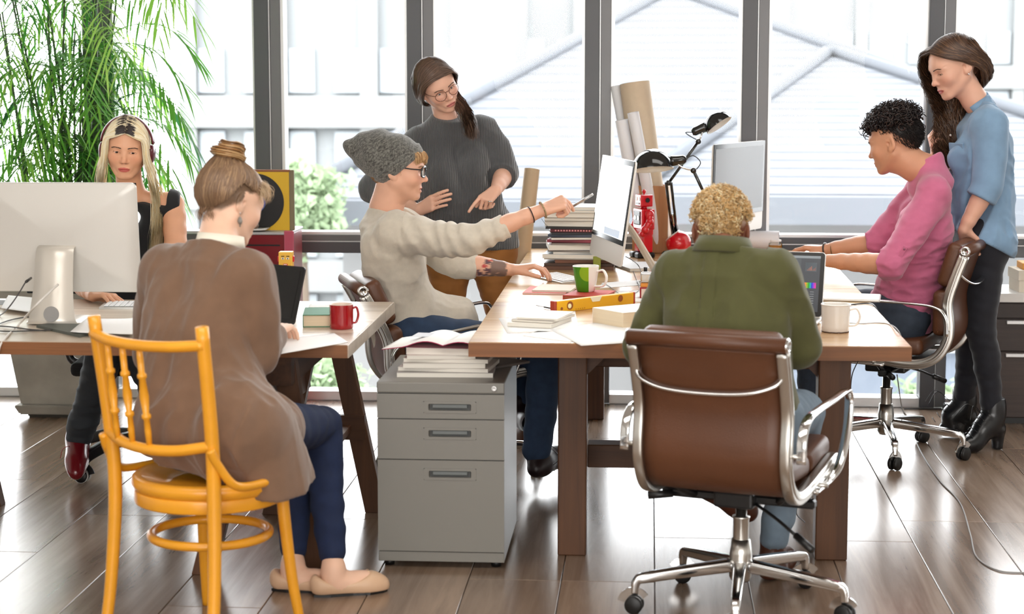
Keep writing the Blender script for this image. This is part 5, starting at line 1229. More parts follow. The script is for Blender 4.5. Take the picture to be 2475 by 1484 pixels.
def head_shape(v, c, R, s=1.0, male=False, open_=1.0, jaw=1.0, mouth=0.0, ears=True, nose=1.0, down=0.0, neck=None, nr=0.052):
    """all face relief; c is the point between the eyes' level and the ears"""
    W = lambda x, y, z: c + R @ (np.array([x, y, z]) * s)
    HEAD.update(c=c, R=R, s=s, open=open_, down=down)
    E = lambda p, r, k: v.ell(W(*p), np.array(r) * s, k * s, R)
    if neck is not None: v.limb([neck, (neck * 0.45 + W(0, -0.022, -0.085) * 0.55), W(0, -0.018, -0.05)], [nr * 1.12, nr * s, nr * 1.02 * s], 0.03, 3)
    E((0, -0.018, 0.034), (0.076, 0.099, 0.084), 0.02)
    E((0, 0.012, 0.012), (0.069, 0.074, 0.078), 0.03)
    E((0, 0.026, -0.044), (0.054 * jaw, 0.060, 0.066), 0.035)
    for q in (-1, 1):
        v.cone(W(q * 0.058 * jaw, -0.012, -0.045), W(q * 0.022 * jaw, 0.062, -0.096), 0.016 * s, 0.013 * s, 0.022 * s)
        E((q * 0.037, 0.052, -0.026), (0.024, 0.022, 0.022), 0.03)
    E((0, 0.071, -0.098), (0.018 * jaw, 0.014, 0.013), 0.02)
    E((0, 0.066, 0.022), (0.048, 0.017 + 0.003 * male, 0.011), 0.022)
    # mouth bed
    E((0, 0.074, -0.068), (0.027, 0.014, 0.018), 0.014)
    for q in (-1, 1): v.carve(W(q * 0.0315, 0.0885, 0.0), np.array((0.0165, 0.0115, 0.0105)) * s, 0.010 * s, R)
    # nose
    v.cone(W(0, 0.080, 0.012), W(0, 0.0945 + 0.004 * nose, -0.028), 0.0062 * s, 0.0088 * s, 0.010 * s)
    E((0, 0.0965 + 0.005 * nose, -0.033), (0.0098, 0.0098, 0.0088), 0.008)
    for q in (-1, 1):
        E((q * 0.0108, 0.0885, -0.0375), (0.0072, 0.0090, 0.0066), 0.006); v.carve(W(q * 0.0062, 0.094, -0.0445), np.array((0.0034, 0.0046, 0.0036)) * s, 0.002 * s, R)
    # lips
    for q in (-1, 1): E((q * 0.0075, 0.0858, -0.0640), (0.0135, 0.0062, 0.0040), 0.004)
    E((0, 0.0848, -0.0735 - mouth), (0.0165, 0.0068, 0.0050), 0.004)
    v.carve(W(0, 0.0935, -0.0684 - mouth * 0.5), np.array((0.019, 0.0065, 0.0011 + mouth * 0.8)) * s, 0.002 * s, R)
    # lids around the eyeballs
    for q in (-1, 1):
        E((q * 0.0315, 0.0668, 0.0), (0.0152, 0.0146, 0.0138), 0.006)
        v.carve(W(q * 0.0318, 0.0835, -0.0008 - 0.0022 * down), np.array((0.0128, 0.0105, 0.0046 * open_)) * s, 0.0012 * s, R)
    if ears:
        for q in (-1, 1):
            Re = R @ np.array(Matrix.Rotation(q * 0.32, 3, 'Z') @ Matrix.Rotation(-0.18, 3, 'X'))
            v.ell(W(q * 0.0775, -0.018, -0.004), np.array((0.0085, 0.0185, 0.0310)) * s, 0.006 * s, Re)
            v.ell(W(q * 0.0755, -0.010, -0.028), np.array((0.0065, 0.0105, 0.0120)) * s, 0.006 * s, Re)
            v.carve(W(q * 0.0865, -0.014, 0.001), np.array((0.0062, 0.0105, 0.0205)) * s, 0.003 * s, Re); v.carve(W(q * 0.079, -0.006, -0.006), np.array((0.007, 0.006, 0.009)) * s, 0.003 * s, Re)
    return W
def hand_shape(v, wrist, d, palm, side, curl=(0.3, 0.3, 0.3, 0.3), thumb=(0.6, 0.2), s=1.0, spread=0.08, bend=None):
    """five fingers rooted in the palm; side +1 right hand, -1 left. curl per finger, index first"""
    d = nrm(d); palm = np.asarray(palm, float); palm = nrm(palm - d * (palm @ d)); lat = np.cross(d, palm) * side
    tips = []
    off = (0.0285, 0.0095, -0.0095, -0.0275); ml = (0.088, 0.090, 0.085, 0.077); fl = ((0.042, 0.026, 0.020), (0.046, 0.029, 0.021), (0.043, 0.027, 0.020), (0.034, 0.020, 0.018)); fr = (0.0090, 0.0092, 0.0087, 0.0078)
    for i in range(4):
        k0 = wrist + (lat * off[i] * 0.55 + d * 0.012) * s; k1 = wrist + (d * ml[i] + lat * off[i] - palm * 0.003) * s
        v.cone(k0, k1, 0.0145 * s, 0.0108 * s, 0.012 * s)
        a = 0.0; p = k1; c = curl[i] if not isinstance(curl[i], tuple) else None
        angs = (c, c * 1.15, c * 0.8) if c is not None else curl[i]; dd = nrm(d + lat * spread * (1.5 - i))
        for j in range(3):
            a += angs[j]; q = p + (dd * math.cos(a) + palm * math.sin(a)) * fl[i][j] * s
            v.cone(p, q, fr[i] * (1 - 0.07 * j) * s, fr[i] * (0.93 - 0.07 * j) * s, 0.003 * s if j == 0 else 0.002 * s); p = q
        tips.append(p)
    t0 = wrist + (d * 0.022 + lat * 0.017 + palm * 0.006) * s; td = nrm(d * math.cos(thumb[0]) + lat * math.sin(thumb[0]) + palm * 0.35)
    t1 = t0 + td * 0.044 * s; t2 = t1 + nrm(td + d * thumb[1] + palm * thumb[1] * 0.5 - lat * thumb[1] * 0.5) * 0.031 * s; t3 = t2 + nrm(td + d * thumb[1] * 2 + palm * thumb[1] - lat * thumb[1]) * 0.024 * s
    v.cone(t0, t1, 0.0155 * s, 0.0112 * s, 0.010 * s); v.cone(t1, t2, 0.0108 * s, 0.0096 * s, 0.003 * s); v.cone(t2, t3, 0.0096 * s, 0.0078 * s, 0.002 * s); tips.append(t3)
    return tips
def torso_shape(v, J, g=0.0, fem=True, w=1.0, bust=1.0, k=0.06, belly=0.0):
    """pelvis to shoulders; g grows it outward for clothing"""
    r = nrm(J['shr'] - J['shl']); rh = nrm(J['hpr'] - J['hpl']); up = nrm(J['neck'] - J['pel'])
    f = nrm(np.cross(up, r)); J['fwd'] = f
    sh = np.linalg.norm(J['shr'] - J['shl']) / 2
    P, W_, Cc = J['pel'], J['waist'], J['chest']
    a1, a2, a3 = 0.078 * w, (0.048 if fem else 0.062) * w, (0.072 if fem else 0.088) * w
    r1, r2, r3 = (0.100 if fem else 0.094) + g, (0.082 if fem else 0.092) + g + belly, (0.094 if fem else 0.104) + g
    for q in (-1, 1):
        p, m, c = P + rh * q * a1, W_ + (r + rh) / 2 * q * a2, Cc + r * q * a3
        v.limb([p, m, c], [r1, r2, r3], k, 4); v.cone(c, J['shr' if q > 0 else 'shl'] - r * q * 0.045 - up * 0.02, r3 * 0.86, 0.060 + g, 0.03)
        S = J['shr' if q > 0 else 'shl']; v.cone(S - r * q * 0.01, S - r * q * sh * 0.72 + (J['neck'] - (J['shr'] + J['shl']) / 2) * 0.55, 0.050 + g, 0.042 + g, 0.035)
        if fem and bust: v.ell(Cc + r * q * 0.068 * w + f * (0.070 + g) - up * 0.035, np.array((0.058, 0.058, 0.058)) * bust + g * 0.6, 0.04)
    return f
def skin_arm(v, S, E, Wr, fem=True, g=0.0, k=0.02):
    m = 0.9 if fem else 1.0
    v.limb([S, S * 0.5 + E * 0.5, E], [0.050 * m + g, 0.046 * m + g, 0.038 * m + g], k, 3); v.limb([E, E * 0.62 + Wr * 0.38, Wr], [0.039 * m + g, 0.040 * m + g, 0.0265 * m + g], 0.015, 3)
def skin_leg(v, H_, K, A, fem=True, g=0.0, k=0.03, calf=None):
    m = 0.95 if fem else 1.0
    v.limb([H_, H_ * 0.5 + K * 0.5, K], [0.086 * m + g, 0.074 * m + g, 0.055 * m + g], k, 4)
    b = nrm(np.cross(np.cross(K - H_, A - K), A - K)) if calf is None else nrm(calf)
    v.limb([K, K * 0.68 + A * 0.32 + b * 0.012, A], [0.054 * m + g, 0.053 * m + g, 0.036 * m + g], 0.02, 4)
# ---- hair as locks
m_hairs = {}
def strands(name, P, r, cols, parent, off, rough=0.42, taper=(0.5, 1, 1, 0.8, 0.15), k=3, flat=False):
    """P (S,n,3) world points; r base radius; cols (S,3) linear colours. flat: ridged locks lying on the head, kept outside the skull"""
    P = np.asarray(P, float); S, n, _ = P.shape; c0 = np.array((0, -0.018, 0.034)); r3 = np.array((0.0785, 0.102, 0.087)); rg = np.random.RandomState(S)
    if flat:
        q = (P - HEAD['c']) @ HEAD['R'] / HEAD['s'] - c0; e = np.linalg.norm(q / (r3 + 0.0015 + 0.007 * rg.uniform(size=(S, 1, 1)) * np.ones((1, n, 1))), axis=2, keepdims=True)
        q = np.where(e < 1, q / np.maximum(e, 0.3), q); P = (q + c0) * HEAD['s'] @ HEAD['R'].T + HEAD['c']; O_ = P - (HEAD['c'] + HEAD['R'] @ c0 * HEAD['s']) + V3(0, 0, 0.0); O_ /= np.maximum(np.linalg.norm(O_, axis=2, keepdims=True), 1e-6)
    P = P - np.asarray(off)
    T = np.gradient(P, axis=1); T /= np.maximum(np.linalg.norm(T, axis=2, keepdims=True), 1e-9)
    ref = np.array([0.31, 0.52, 0.79]); U = np.cross(T, ref); U /= np.maximum(np.linalg.norm(U, axis=2, keepdims=True), 1e-6); Vv = np.cross(T, U)
    rr = np.interp(np.linspace(0, 1, n), np.linspace(0, 1, len(taper)), taper)[None, :, None] * (r if np.isscalar(r) else np.asarray(r)[:, None, None])
    if flat:
        U = np.cross(T, O_); U /= np.maximum(np.linalg.norm(U, axis=2, keepdims=True), 1e-6); Vt = np.stack([P - U * rr, P + O_ * rr * 0.7, P + U * rr], 2).reshape(-1, 3); base = (np.arange(S)[:, None] * n + np.arange(n - 1)[None, :]) * 3
        F = np.concatenate([np.stack([base + j, base + j + 1, base + 4 + j, base + 3 + j], -1).reshape(-1, 4) for j in (0, 1)])
        return from_np(name, Vt, F, M('hair_%d' % int(rough * 100), (255, 255, 255), rough, vcol=True, spec=0.45), parent, True, np.repeat(np.asarray(cols), n * 3, axis=0))
    ring = np.stack([P + (U * math.cos(2 * PI * j / k) + Vv * math.sin(2 * PI * j / k)) * rr for j in range(k)], 2)
    Vt = ring.reshape(-1, 3); base = (np.arange(S)[:, None] * n + np.arange(n - 1)[None, :]) * k
    F = []
    for j in range(k):
        j2 = (j + 1) % k; F.append(np.stack([base + j, base + j2, base + k + j2, base + k + j], -1).reshape(-1, 4))
    col = np.repeat(np.asarray(cols), n * k, axis=0)
    return from_np(name, Vt, np.concatenate(F), M('hair_%d' % int(rough * 100), (255, 255, 255), rough, vcol=True, spec=0.45), parent, True, col)
def tones(n, base, var=0.25, seed=0, alt=None, mixp=0.3):
    rg = np.random.RandomState(seed); b = np.array(lin(base)); c = b[None] * (1 + rg.uniform(-var, var, (n, 1)))
    if alt is not None: m = rg.uniform(size=n) < mixp; c[m] = np.array(lin(alt))[None] * (1 + rg.uniform(-var, var, (m.sum(), 1)))
    return np.clip(c, 0, 1)
def flow(guides, S, n, seed, jit=0.006, wave=0.0, wl=0.05, clump=0):
    """guides (G,m,3): strands interpolate between neighbouring guides, with jitter growing from the root"""
    rg = np.random.RandomState(seed); G = np.array([catmull(g, 6) for g in guides]); Gn, m, _ = G.shape
    u = rg.uniform(0, Gn - 1.001, S); i = u.astype(int); t = (u - i)[:, None, None]; B = G[i] * (1 - t) + G[i + 1] * t
    x = np.linspace(0, m - 1.001, n); xi = x.astype(int); xt = (x - xi)[None, :, None]; B = B[:, xi] * (1 - xt) + B[:, np.minimum(xi + 1, m - 1)] * xt
    o = rg.normal(size=(S, 1, 3)) * jit; grow = np.linspace(0.35, 1.0, n)[None, :, None]; B = B + o * grow
    if wave:
        L_ = np.cumsum(np.linalg.norm(np.diff(B, axis=1, prepend=B[:, :1]), axis=2), axis=1)[:, :, None]; ph = rg.uniform(0, 6.28, (S, 1, 1)) if not clump else (np.floor(u * clump)[:, None, None] * 2.4)
        T = np.gradient(B, axis=1); T /= np.maximum(np.linalg.norm(T, axis=2, keepdims=True), 1e-9); U = np.cross(T, [0.2, 0.9, 0.3]); U /= np.maximum(np.linalg.norm(U, axis=2, keepdims=True), 1e-6); V_ = np.cross(T, U)
        amp = wave * np.clip(np.linspace(0, 1.6, n), 0, 1)[None, :, None]; B = B + (U * np.sin(L_ / wl * 6.28 + ph) + V_ * np.cos(L_ / wl * 6.28 + ph)) * amp
    return B
# ---- a person
def mat_skin(name): return M(name, (255, 255, 255), 0.45, vcol=True, spec=0.35, sss=0.06)
class Person:
    def __init__(s, label, loc):
        s.t = thing('person', label, 'person', (loc[0], loc[1], 0)); s.off = np.array([loc[0], loc[1], 0.0])
    def add(s, name, vol, mat, col=None, sm=True):
        Vt, F = vol.mesh()
        if name == 'body': Vt, F = thin_out(Vt, F, 100000); q = (Vt - HEAD['c']) @ HEAD['R'] / HEAD['s']; s.front = q[(q[:, 1] > 0.03) & (np.linalg.norm(q, axis=1) < 0.14)]
        c = None if col is None else col(Vt)
        return from_np(name, Vt - s.off, F, mat, s.t, sm, c)
    def obj(s, o):                      # adopt an object built in world space
        o.parent = s.t; o.location = Vector(o.location) - Vector(s.off.tolist()); return o
    def eyes(s, W, R, sc, gaze=(0, 1, 0), iris=(70, 48, 34)):
        g = nrm(R @ nrm(gaze)); z = Vector(g.tolist()); me = None
        for q in (-1, 1):
            r = 0.0124 * sc; prof = [(0, -r)] + [(r * math.sin(a), -r * math.cos(a)) for a in np.linspace(0.3, PI - 0.55, 10)]
            o = lathe('eye', prof + [(r * math.sin(a), r * math.cos(a)) for a in (0.46,)], M('eye_white', (226, 222, 218), 0.15), s.t, 20)
            bm = bmesh.new(); bm_lathe(bm, [(r * math.sin(a) * 1.0, r * math.cos(a) + 0.0001) for a in (0.48, 0.36, 0.2)], 20); from_bm('iris', bm, M('iris_%d' % iris[0], iris, 0.15), o, True)
            bm = bmesh.new(); bm_lathe(bm, [(r * math.sin(0.2), r * math.cos(0.2) + 0.0001), (0, r + 0.0001)], 20); from_bm('pupil', bm, M('pupil', (8, 7, 7), 0.1), o, True)
            p = W(q * 0.0315, 0.0668, 0.0) - s.off
            o.matrix_local = Matrix.Translation(p.tolist()) @ Vector((0, 0, 1)).rotation_difference(z).to_matrix().to_4x4()
    def brows(s, W, col, arch=0.004, thick=1.0, seed=3):
        rg = np.random.RandomState(seed); P = []
        for q in (-1, 1):
            for i in range(80):
                u = rg.uniform(); x = 0.011 + 0.037 * u; z = 0.0165 + arch * math.sin(u * 2.4) - 0.004 * max(0, u - 0.7) * 3 + rg.uniform(-0.0022, 0.0022) * thick * (1 - 0.6 * u); y = 0.0845 - 0.30 * max(0, x - 0.014) ** 1.0 * 0.9 - max(0, x - 0.03) * 0.35
                pt = []
                for dx, dz in ((0, 0), (0.003, 0.0008), (0.006, 0.0006)): d_ = np.hypot(s.front[:, 0] - q * (x + dx), s.front[:, 2] - z - dz); pt.append(W(q * (x + dx), s.front[np.argmin(d_), 1] + 0.0009, z + dz))
                P.append(pt)
        strands('eyebrow', np.array(P), 0.0007, tones(len(P), col, 0.25, seed), s.t, s.off)
def face_colors(W_inv, base, lips=(176, 92, 84), scalp=None, blush=0.25, hairline=None, stubble=None, hands=None):
    """W_inv maps world points to head space; skin colour by region, nostril and mouth-line shade painted in"""
    b = np.array(lin(base)); lp = np.array(lin(lips)); 
    def f(P):
        q = W_inv(P); n = len(P); c = np.repeat(b[None], n, 0) * (1 + 0.035 * noise3(P, (60, 60, 60), 5)[:, None])
        near = np.linalg.norm(q, axis=1) < 0.2
        x, y, z = q[:, 0], q[:, 1], q[:, 2]
        def blend(m, col): c[:] = c * (1 - m[:, None]) + np.asarray(col)[None] * m[:, None]
        ch = np.exp(-(((np.abs(x) - 0.042) / 0.022) ** 2 + ((z + 0.028) / 0.018) ** 2)) * (y > 0.02) * near
        blend(ch * blush, b * np.array((1.0, 0.66, 0.62)))
        nt = np.exp(-((x / 0.016) ** 2 + ((z + 0.034) / 0.014) ** 2)) * (y > 0.085) * near; blend(nt * blush * 0.8, b * np.array((1.0, 0.70, 0.66)))
        if stubble is not None:
            st = np.clip((-0.035 - z) / 0.02, 0, 1) * np.clip((y + 0.01) / 0.03, 0, 1) * (np.linalg.norm(q, axis=1) < 0.135); blend(st * stubble[1], np.array(lin(stubble[0])))
        w_ = np.clip(1.35 - ((x / 0.0215) ** 2 + ((z + 0.0685) / 0.0085) ** 2), 0, 0.35) / 0.35 * (y > 0.072) * near; blend(w_ * 0.85, lp)
        ml = np.exp(-((z + 0.0684) / 0.0012) ** 2) * (np.abs(x) < 0.021) * (y > 0.076) * near; blend(ml * 0.7, lp * 0.35)  # mouth crease darkened by colour
        for sg in (-1, 1):
            no = np.exp(-(((x - sg * 0.0062) / 0.0032) ** 2 + ((z + 0.0435) / 0.0026) ** 2)) * (y > 0.085) * near; blend(no * 0.75, b * 0.12)  # shade inside the nostrils painted as colour
            zc = -0.0008 - 0.0022 * HEAD['down']; e2 = np.sqrt(((x - sg * 0.0318) / 0.0136) ** 2 + ((z - zc) / (0.0050 * HEAD['open'] + 0.0004)) ** 2); ln = np.exp(-((e2 - 1.05) / 0.14) ** 2) * np.where(z > zc, 0.9, 0.35) * (y > 0.055) * near; blend(ln, b * 0.07); blend(np.exp(-(((x - sg * 0.032) / 0.019) ** 2 + ((z - 0.008) / 0.005) ** 2)) * 0.22 * (y > 0.05) * near, b * np.array((0.62, 0.5, 0.48)))
        if scalp is not None: blend(np.clip(scalp[0](x, y, z), 0, 1) * (np.linalg.norm(q, axis=1) < 0.17), np.array(lin(scalp[1])))
        return np.clip(c, 0, 1)
    return f
def inv(c, R, s): return lambda P: (P - c) @ R / s
def shoe(v, ankle, toe, up, hgt=0.05, wdt=0.040, hi=0.03):
    """low shoe from heel under the ankle to the toe"""
    d = nrm(toe - ankle - up * ((toe - ankle) @ up)); base = ankle - up * hgt
    v.limb([base - d * 0.035 + up * 0.030, base + d * 0.05 + up * 0.030, base + d * 0.13 + up * 0.026, base + d * 0.185 + up * 0.020], [0.034, 0.036, wdt, 0.024], 0.02, 4)
    v.cone(ankle + up * hi, base + d * 0.01 + up * 0.035, 0.040, 0.040, 0.03)
    v.cone(base + d * 0.02 + up * 0.055, base + d * 0.11 + up * 0.035, 0.036, 0.028, 0.03)
# ================================================================== bamboo palm in its concrete planter
m_conc = M('grey_concrete', (160, 156, 146), 0.85, var=(7, 0.14), bump=(60, 0.3))
t = thing('potted_palm', 'tall bamboo palm with many green canes in a tapered concrete planter by the window', 'plant', (-2.72, 8.66, 0))
def taper_box(name, z0, z1, h0, h1, parent, mat, bev=0.006):
    bm = bmesh.new(); vs = [bm.verts.new((sx * h, sy * h, z)) for z, h in ((z0, h0), (z1, h1)) for sx, sy in ((-1, -1), (1, -1), (1, 1), (-1, 1))]
    for q in ((3, 2, 1, 0), (4, 5, 6, 7), (0, 1, 5, 4), (1, 2, 6, 5), (2, 3, 7, 6), (3, 0, 4, 7)): bm.faces.new([vs[i] for i in q])
    bmesh.ops.bevel(bm, geom=list(bm.edges), offset=bev, segments=2, affect='EDGES'); return from_bm(name, bm, mat, parent)
taper_box('foot_plate', 0.0, 0.018, 0.145, 0.145, t, M('dark_concrete', (84, 80, 72), 0.9)); taper_box('plinth', 0.018, 0.062, 0.175, 0.195, t, m_conc)
taper_box('pot', 0.062, 0.55, 0.168, 0.232, t, m_conc); taper_box('pot_rim', 0.55, 0.60, 0.245, 0.25, t, m_conc); taper_box('soil', 0.59, 0.603, 0.215, 0.215, t, M('potting_soil', (52, 40, 30), 0.95, bump=(80, 1.0)), 0.002)
m_cane = M('green_cane', (58, 84, 44), 0.5, var=(12, 0.25)); greens = [M('palm_green_%d' % k, c_, 0.42, backlit=0.5, spec=0.5) for k, c_ in enumerate(((70, 140, 56), (104, 172, 66), (146, 200, 84), (64, 120, 72), (176, 216, 110)))]
rg = np.random.RandomState(12)
def frond(parent, p0, az, length, lift, mat, nl=13):
    d = V3(math.cos(az), math.sin(az), 0); s_ = V3(-d[1], d[0], 0); up = V3(0, 0, 1)
    P = catmull([p0, p0 + d * length * 0.30 + up * length * lift, p0 + d * length * 0.68 + up * length * (lift * 1.05 - 0.05), p0 + d * length + up * length * (lift * 0.6 - 0.34)], 8)
    bm = bmesh.new(); bm_sweep(bm, P, circ(0.0022, 4), scale=np.linspace(1.2, 0.4, len(P)))
    T, U, V_ = frames(P)
    for i in range(nl):
        u = 0.16 + 0.84 * i / (nl - 1); k = min(int(u * (len(P) - 1)), len(P) - 2); b = P[k]; tg = T[k]
        for q in ((-1, 1) if i < nl - 1 else (0,)):
            L_ = length * (0.27 + 0.08 * math.sin(u * 3.0)) * rg.uniform(0.8, 1.1); ang = (0.95 - 0.45 * u) * q
            dr = nrm(tg * math.cos(ang) + s_ * math.sin(ang) + up * rg.uniform(-0.1, 0.25)); w_ = L_ * 0.024 + 0.0022; sd = nrm(np.cross(dr, up) + 1e-4); rows = []
            for a in (0.0, 0.3, 0.65, 1.0):
                c_ = b + dr * L_ * a - up * L_ * (0.34 + 0.12 * rg.uniform()) * a * a; ww = w_ * (0.45, 1.0, 0.8, 0.06)[(0.0, 0.3, 0.65, 1.0).index(a)]
                rows.append([bm.verts.new((c_ + sd * ww).tolist()), bm.verts.new((c_ - up * ww * 0.35).tolist()), bm.verts.new((c_ - sd * ww).tolist())])
            for A, B in zip(rows[:-1], rows[1:]):
                for j in (0, 1): bm.faces.new((A[j], A[j + 1], B[j + 1], B[j]))
    return from_bm('frond', bm, mat, parent, True)
for k in range(24):
    a, rr = rg.uniform(0, 6.28), 0.17 * math.sqrt(rg.uniform(0, 1)); b0 = V3(rr * math.cos(a), rr * math.sin(a) * 0.9, 0.60); ln = V3(rg.normal() * 0.13 + 0.25 * b0[0], rg.normal() * 0.07, 0); h = rg.uniform(1.0, 1.8)
    if k < 3: h = rg.uniform(0.55, 0.95)
    top = b0 + ln * h + V3(0, 0, h); P = [b0, b0 * 0.6 + top * 0.4 - ln * 0.12, top]
    c_ = tube('cane', P, 0.008, m_cane, t, 8, 6, radii=[0.0085, 0.007, 0.004])
    PP = catmull(P, 10); nf = 6 if k >= 3 else 3
    for q in range(nf):
        u = 1.0 - 0.13 * q * rg.uniform(0.8, 1.1) if q else 1.0; p0 = PP[min(int(u * (len(PP) - 1)), len(PP) - 1)]
        frond(c_, p0, rg.uniform(0, 6.28), rg.uniform(0.36, 0.62) * (0.7 if k < 3 else 1), rg.uniform(0.12, 0.50), greens[rg.choice([0, 1, 1, 1, 2, 2, 3, 4], 1)[0]])
for az, z_, ln, lf in ((-0.25, 1.02, 0.46, 0.26), (0.1, 1.30, 0.50, 0.20), (-0.12, 0.86, 0.46, 0.24), (2.9, 0.9, 0.6, 0.2), (-0.5, 1.15, 0.5, 0.1)):      # long fronds arching out toward the glass and the room
    q0 = V3(0.10 if ln and az < 2 else -0.1, -0.02, 0.60); tp = q0 + V3(0.10 if az < 2 else -0.1, -0.03, z_ - 0.2); c_ = tube('cane', [q0, (q0 + tp) / 2 + V3(0.01, 0, 0), tp], 0.006, m_cane, t, 7, 5); frond(c_, tp, az, ln, lf, greens[1], 15)
# ------------------------------------------------------------------ the man in pink
def curls(name, W, R, pts, nrmls, off, parent, base, alt, r=0.008, turns=1.6, length=0.03, thick=0.0016, seed=1, n=16, rough=0.45, var=0.3):
    rg = np.random.RandomState(seed); S = len(pts); N_ = nrmls / np.linalg.norm(nrmls, axis=1, keepdims=True)
    d = N_ + rg.normal(size=(S, 3)) * 0.55; d /= np.linalg.norm(d, axis=1, keepdims=True)
    U = np.cross(d, rg.normal(size=(S, 3))); U /= np.linalg.norm(U, axis=1, keepdims=True); V_ = np.cross(d, U)
    t = np.linspace(0, 1, n)[None, :, None]; ph = rg.uniform(0, 6.28, (S, 1, 1)); L_ = length * rg.uniform(0.7, 1.3, (S, 1, 1)); rr = r * rg.uniform(0.7, 1.3, (S, 1, 1)) * (0.5 + 0.6 * t)
    P = pts[:, None] + d[:, None] * L_ * t + (U[:, None] * np.cos(ph + 6.28 * turns * t) + V_[:, None] * np.sin(ph + 6.28 * turns * t)) * rr - U[:, None] * np.cos(ph) * r * 0.3
    return strands(name, P, thick, tones(S, base, var, seed, alt, 0.3), parent, off, rough, (1, 1, 1, 0.9, 0.5))
def scalp_pts(W, R, n, seed, test, r3=(0.078, 0.101, 0.087), c0=(0, -0.018, 0.034)):
    rg = np.random.RandomState(seed); d = rg.normal(size=(n * 4, 3)); d /= np.linalg.norm(d, axis=1, keepdims=True)
    q = d * np.array(r3) + np.array(c0); m = test(q[:, 0], q[:, 1], q[:, 2]); q = q[m][:n]; nn = (q - np.array(c0)) / np.array(r3) ** 2
    return np.array([W(*p) for p in q]), nn @ R.T
def build_pink():
    f = V3(-0.94, 0.34, 0); r = V3(0.34, 0.94, 0); up = V3(0, 0, 1)
    p = Person('seated man with dark curly hair and a pink shirt, typing at the table', (1.08, 7.93))
    N_ = aY(2243, 412, 7.93); pel = V3(1.075, 7.95, 0.585)
    J = dict(pel=pel, neck=N_, hpl=pel - r * 0.09, hpr=pel + r * 0.09)
    J['chest'] = N_ * 0.62 + pel * 0.38 + f * (-0.015); J['waist'] = N_ * 0.30 + pel * 0.70 - f * 0.02
    J['shl'] = aY(2258, 470, 7.73); J['shr'] = N_ + r * 0.17 - up * 0.06 + f * 0.03
    c = aY(2160, 344, 7.93); R = rot(62, 14, 0); s = 1.06
    El, Wl = aY(2157, 640, 7.62), aY(2002, 630, 7.80); Er, Wr = aY(2118, 590, 8.03), aY(1998, 604, 8.12)
    Hl, Hr = aY(1950, 618, 7.90), aY(1940, 604, 8.16)
    Kl, Kr = J['hpl'] + f * 0.40 + up * 0.01, J['hpr'] + f * 0.40 + up * 0.01
    Al, Ar = Kl * V3(1, 1, 0) - f * 0.02 + up * 0.09, Kr * V3(1, 1, 0) + f * 0.02 + up * 0.09
    fine = [(c - 0.15, c + 0.15, 0.0024)] + [(h - 0.12, h + 0.12, 0.0034) for h in (Hl, Hr)]
    v = Vol((0.35, 7.45, 0.02), (1.45, 8.45, 1.5), 0.010, fine)
    torso_shape(v, J, -0.012, False)
    for S, E_2, W_2 in ((J['shl'], El, Wl), (J['shr'], Er, Wr)): skin_arm(v, S, E_2, W_2, False)
    for S, K_, A_ in ((J['hpl'], Kl, Al), (J['hpr'], Kr, Ar)): skin_leg(v, S, K_, A_, False, -0.008)
    W = head_shape(v, c, R, s, True, 0.75, 1.02, 0.0, True, 1.1, 0.8, N_ + up * 0.0, 0.058)
    for H_, W_2, sd in ((Hl, Wl, -1), (Hr, Wr, 1)): hand_shape(v, W_2, H_ - W_2 + V3(0, 0, 0.01), -up + nrm(H_ - W_2) * 0.1, sd, (0.35, 0.35, 0.4, 0.45), (0.55, 0.2), 1.0)
    hl = lambda x, y, z: np.clip((z - (0.052 - 0.0 * y) + np.clip(-y - 0.005, 0, 0.1) * 0.92 - np.clip(y - 0.05, 0, 1) * 0.0) / 0.008, 0, 1)
    p.add('body', v, mat_skin('skin_olive'), face_colors(inv(c, R, s), (206, 152, 122), (176, 98, 90), (hl, (34, 26, 24)), 0.25, None, ((150, 108, 88), 0.18)))
    p.eyes(W, R, s, (0, 1, -0.35)); p.brows(W, (30, 22, 20), 0.003, 1.4)
    # dark curls piled on top, cropped sides
    pts, nn = scalp_pts(W, R, 1000, 11, lambda x, y, z: (z > 0.062 + 0.0 * y) & (y > -0.10))
    nn2 = nn + (R @ np.array([0, 0.35, 0.75]))[None]
    curls('hair', W, R, pts, nn2, p.off, p.t, (30, 22, 21), (58, 44, 40), 0.0105, 1.6, 0.040, 0.0030, 2, 16, 0.4)
    fr, fn = scalp_pts(W, R, 90, 12, lambda x, y, z: (y > 0.055) & (z > 0.055)); curls('fringe_curls', W, R, fr, np.repeat((R @ np.array([0.0, 1.0, 0.15]))[None], len(fr), 0), p.off, p.t, (30, 22, 21), (64, 50, 46), 0.011, 1.5, 0.05, 0.0022, 5, 18, 0.4)
    sp, sn = scalp_pts(W, R, 2200, 13, lambda x, y, z: (z > 0.040 - np.clip(y + 0.03, -1, 0) * -0.95 - 0.03 * (y < -0.03)) & (z < 0.085) & (y < 0.045))
    rg = np.random.RandomState(3); dn = R @ np.array([0, -0.5, -0.9]); P = np.stack([sp, sp + sn / np.linalg.norm(sn, axis=1, keepdims=True) * 0.004 + dn * 0.006, sp + sn / np.linalg.norm(sn, axis=1, keepdims=True) * 0.005 + dn * 0.013 + rg.normal(size=sp.shape) * 0.002], 1)
    strands('cropped_hair', P, 0.0012, tones(len(sp), (30, 23, 22), 0.3, 4), p.t, p.off)
    # shirt
    def folds(P):
        q = P @ np.stack([f, r, up], 1); return 0.005 * crease(q, (9, 7, 12), 4) + 0.0055 * crease(q, (13, 11, 24), 9) * np.clip((1.05 - P[:, 2]) / 0.15, 0.25, 1)
    g = Vol((0.70, 7.42, 0.46), (1.5, 8.4, 1.42), 0.0062)
    torso_shape(g, J, 0.012, False, 1.0, belly=0.008)
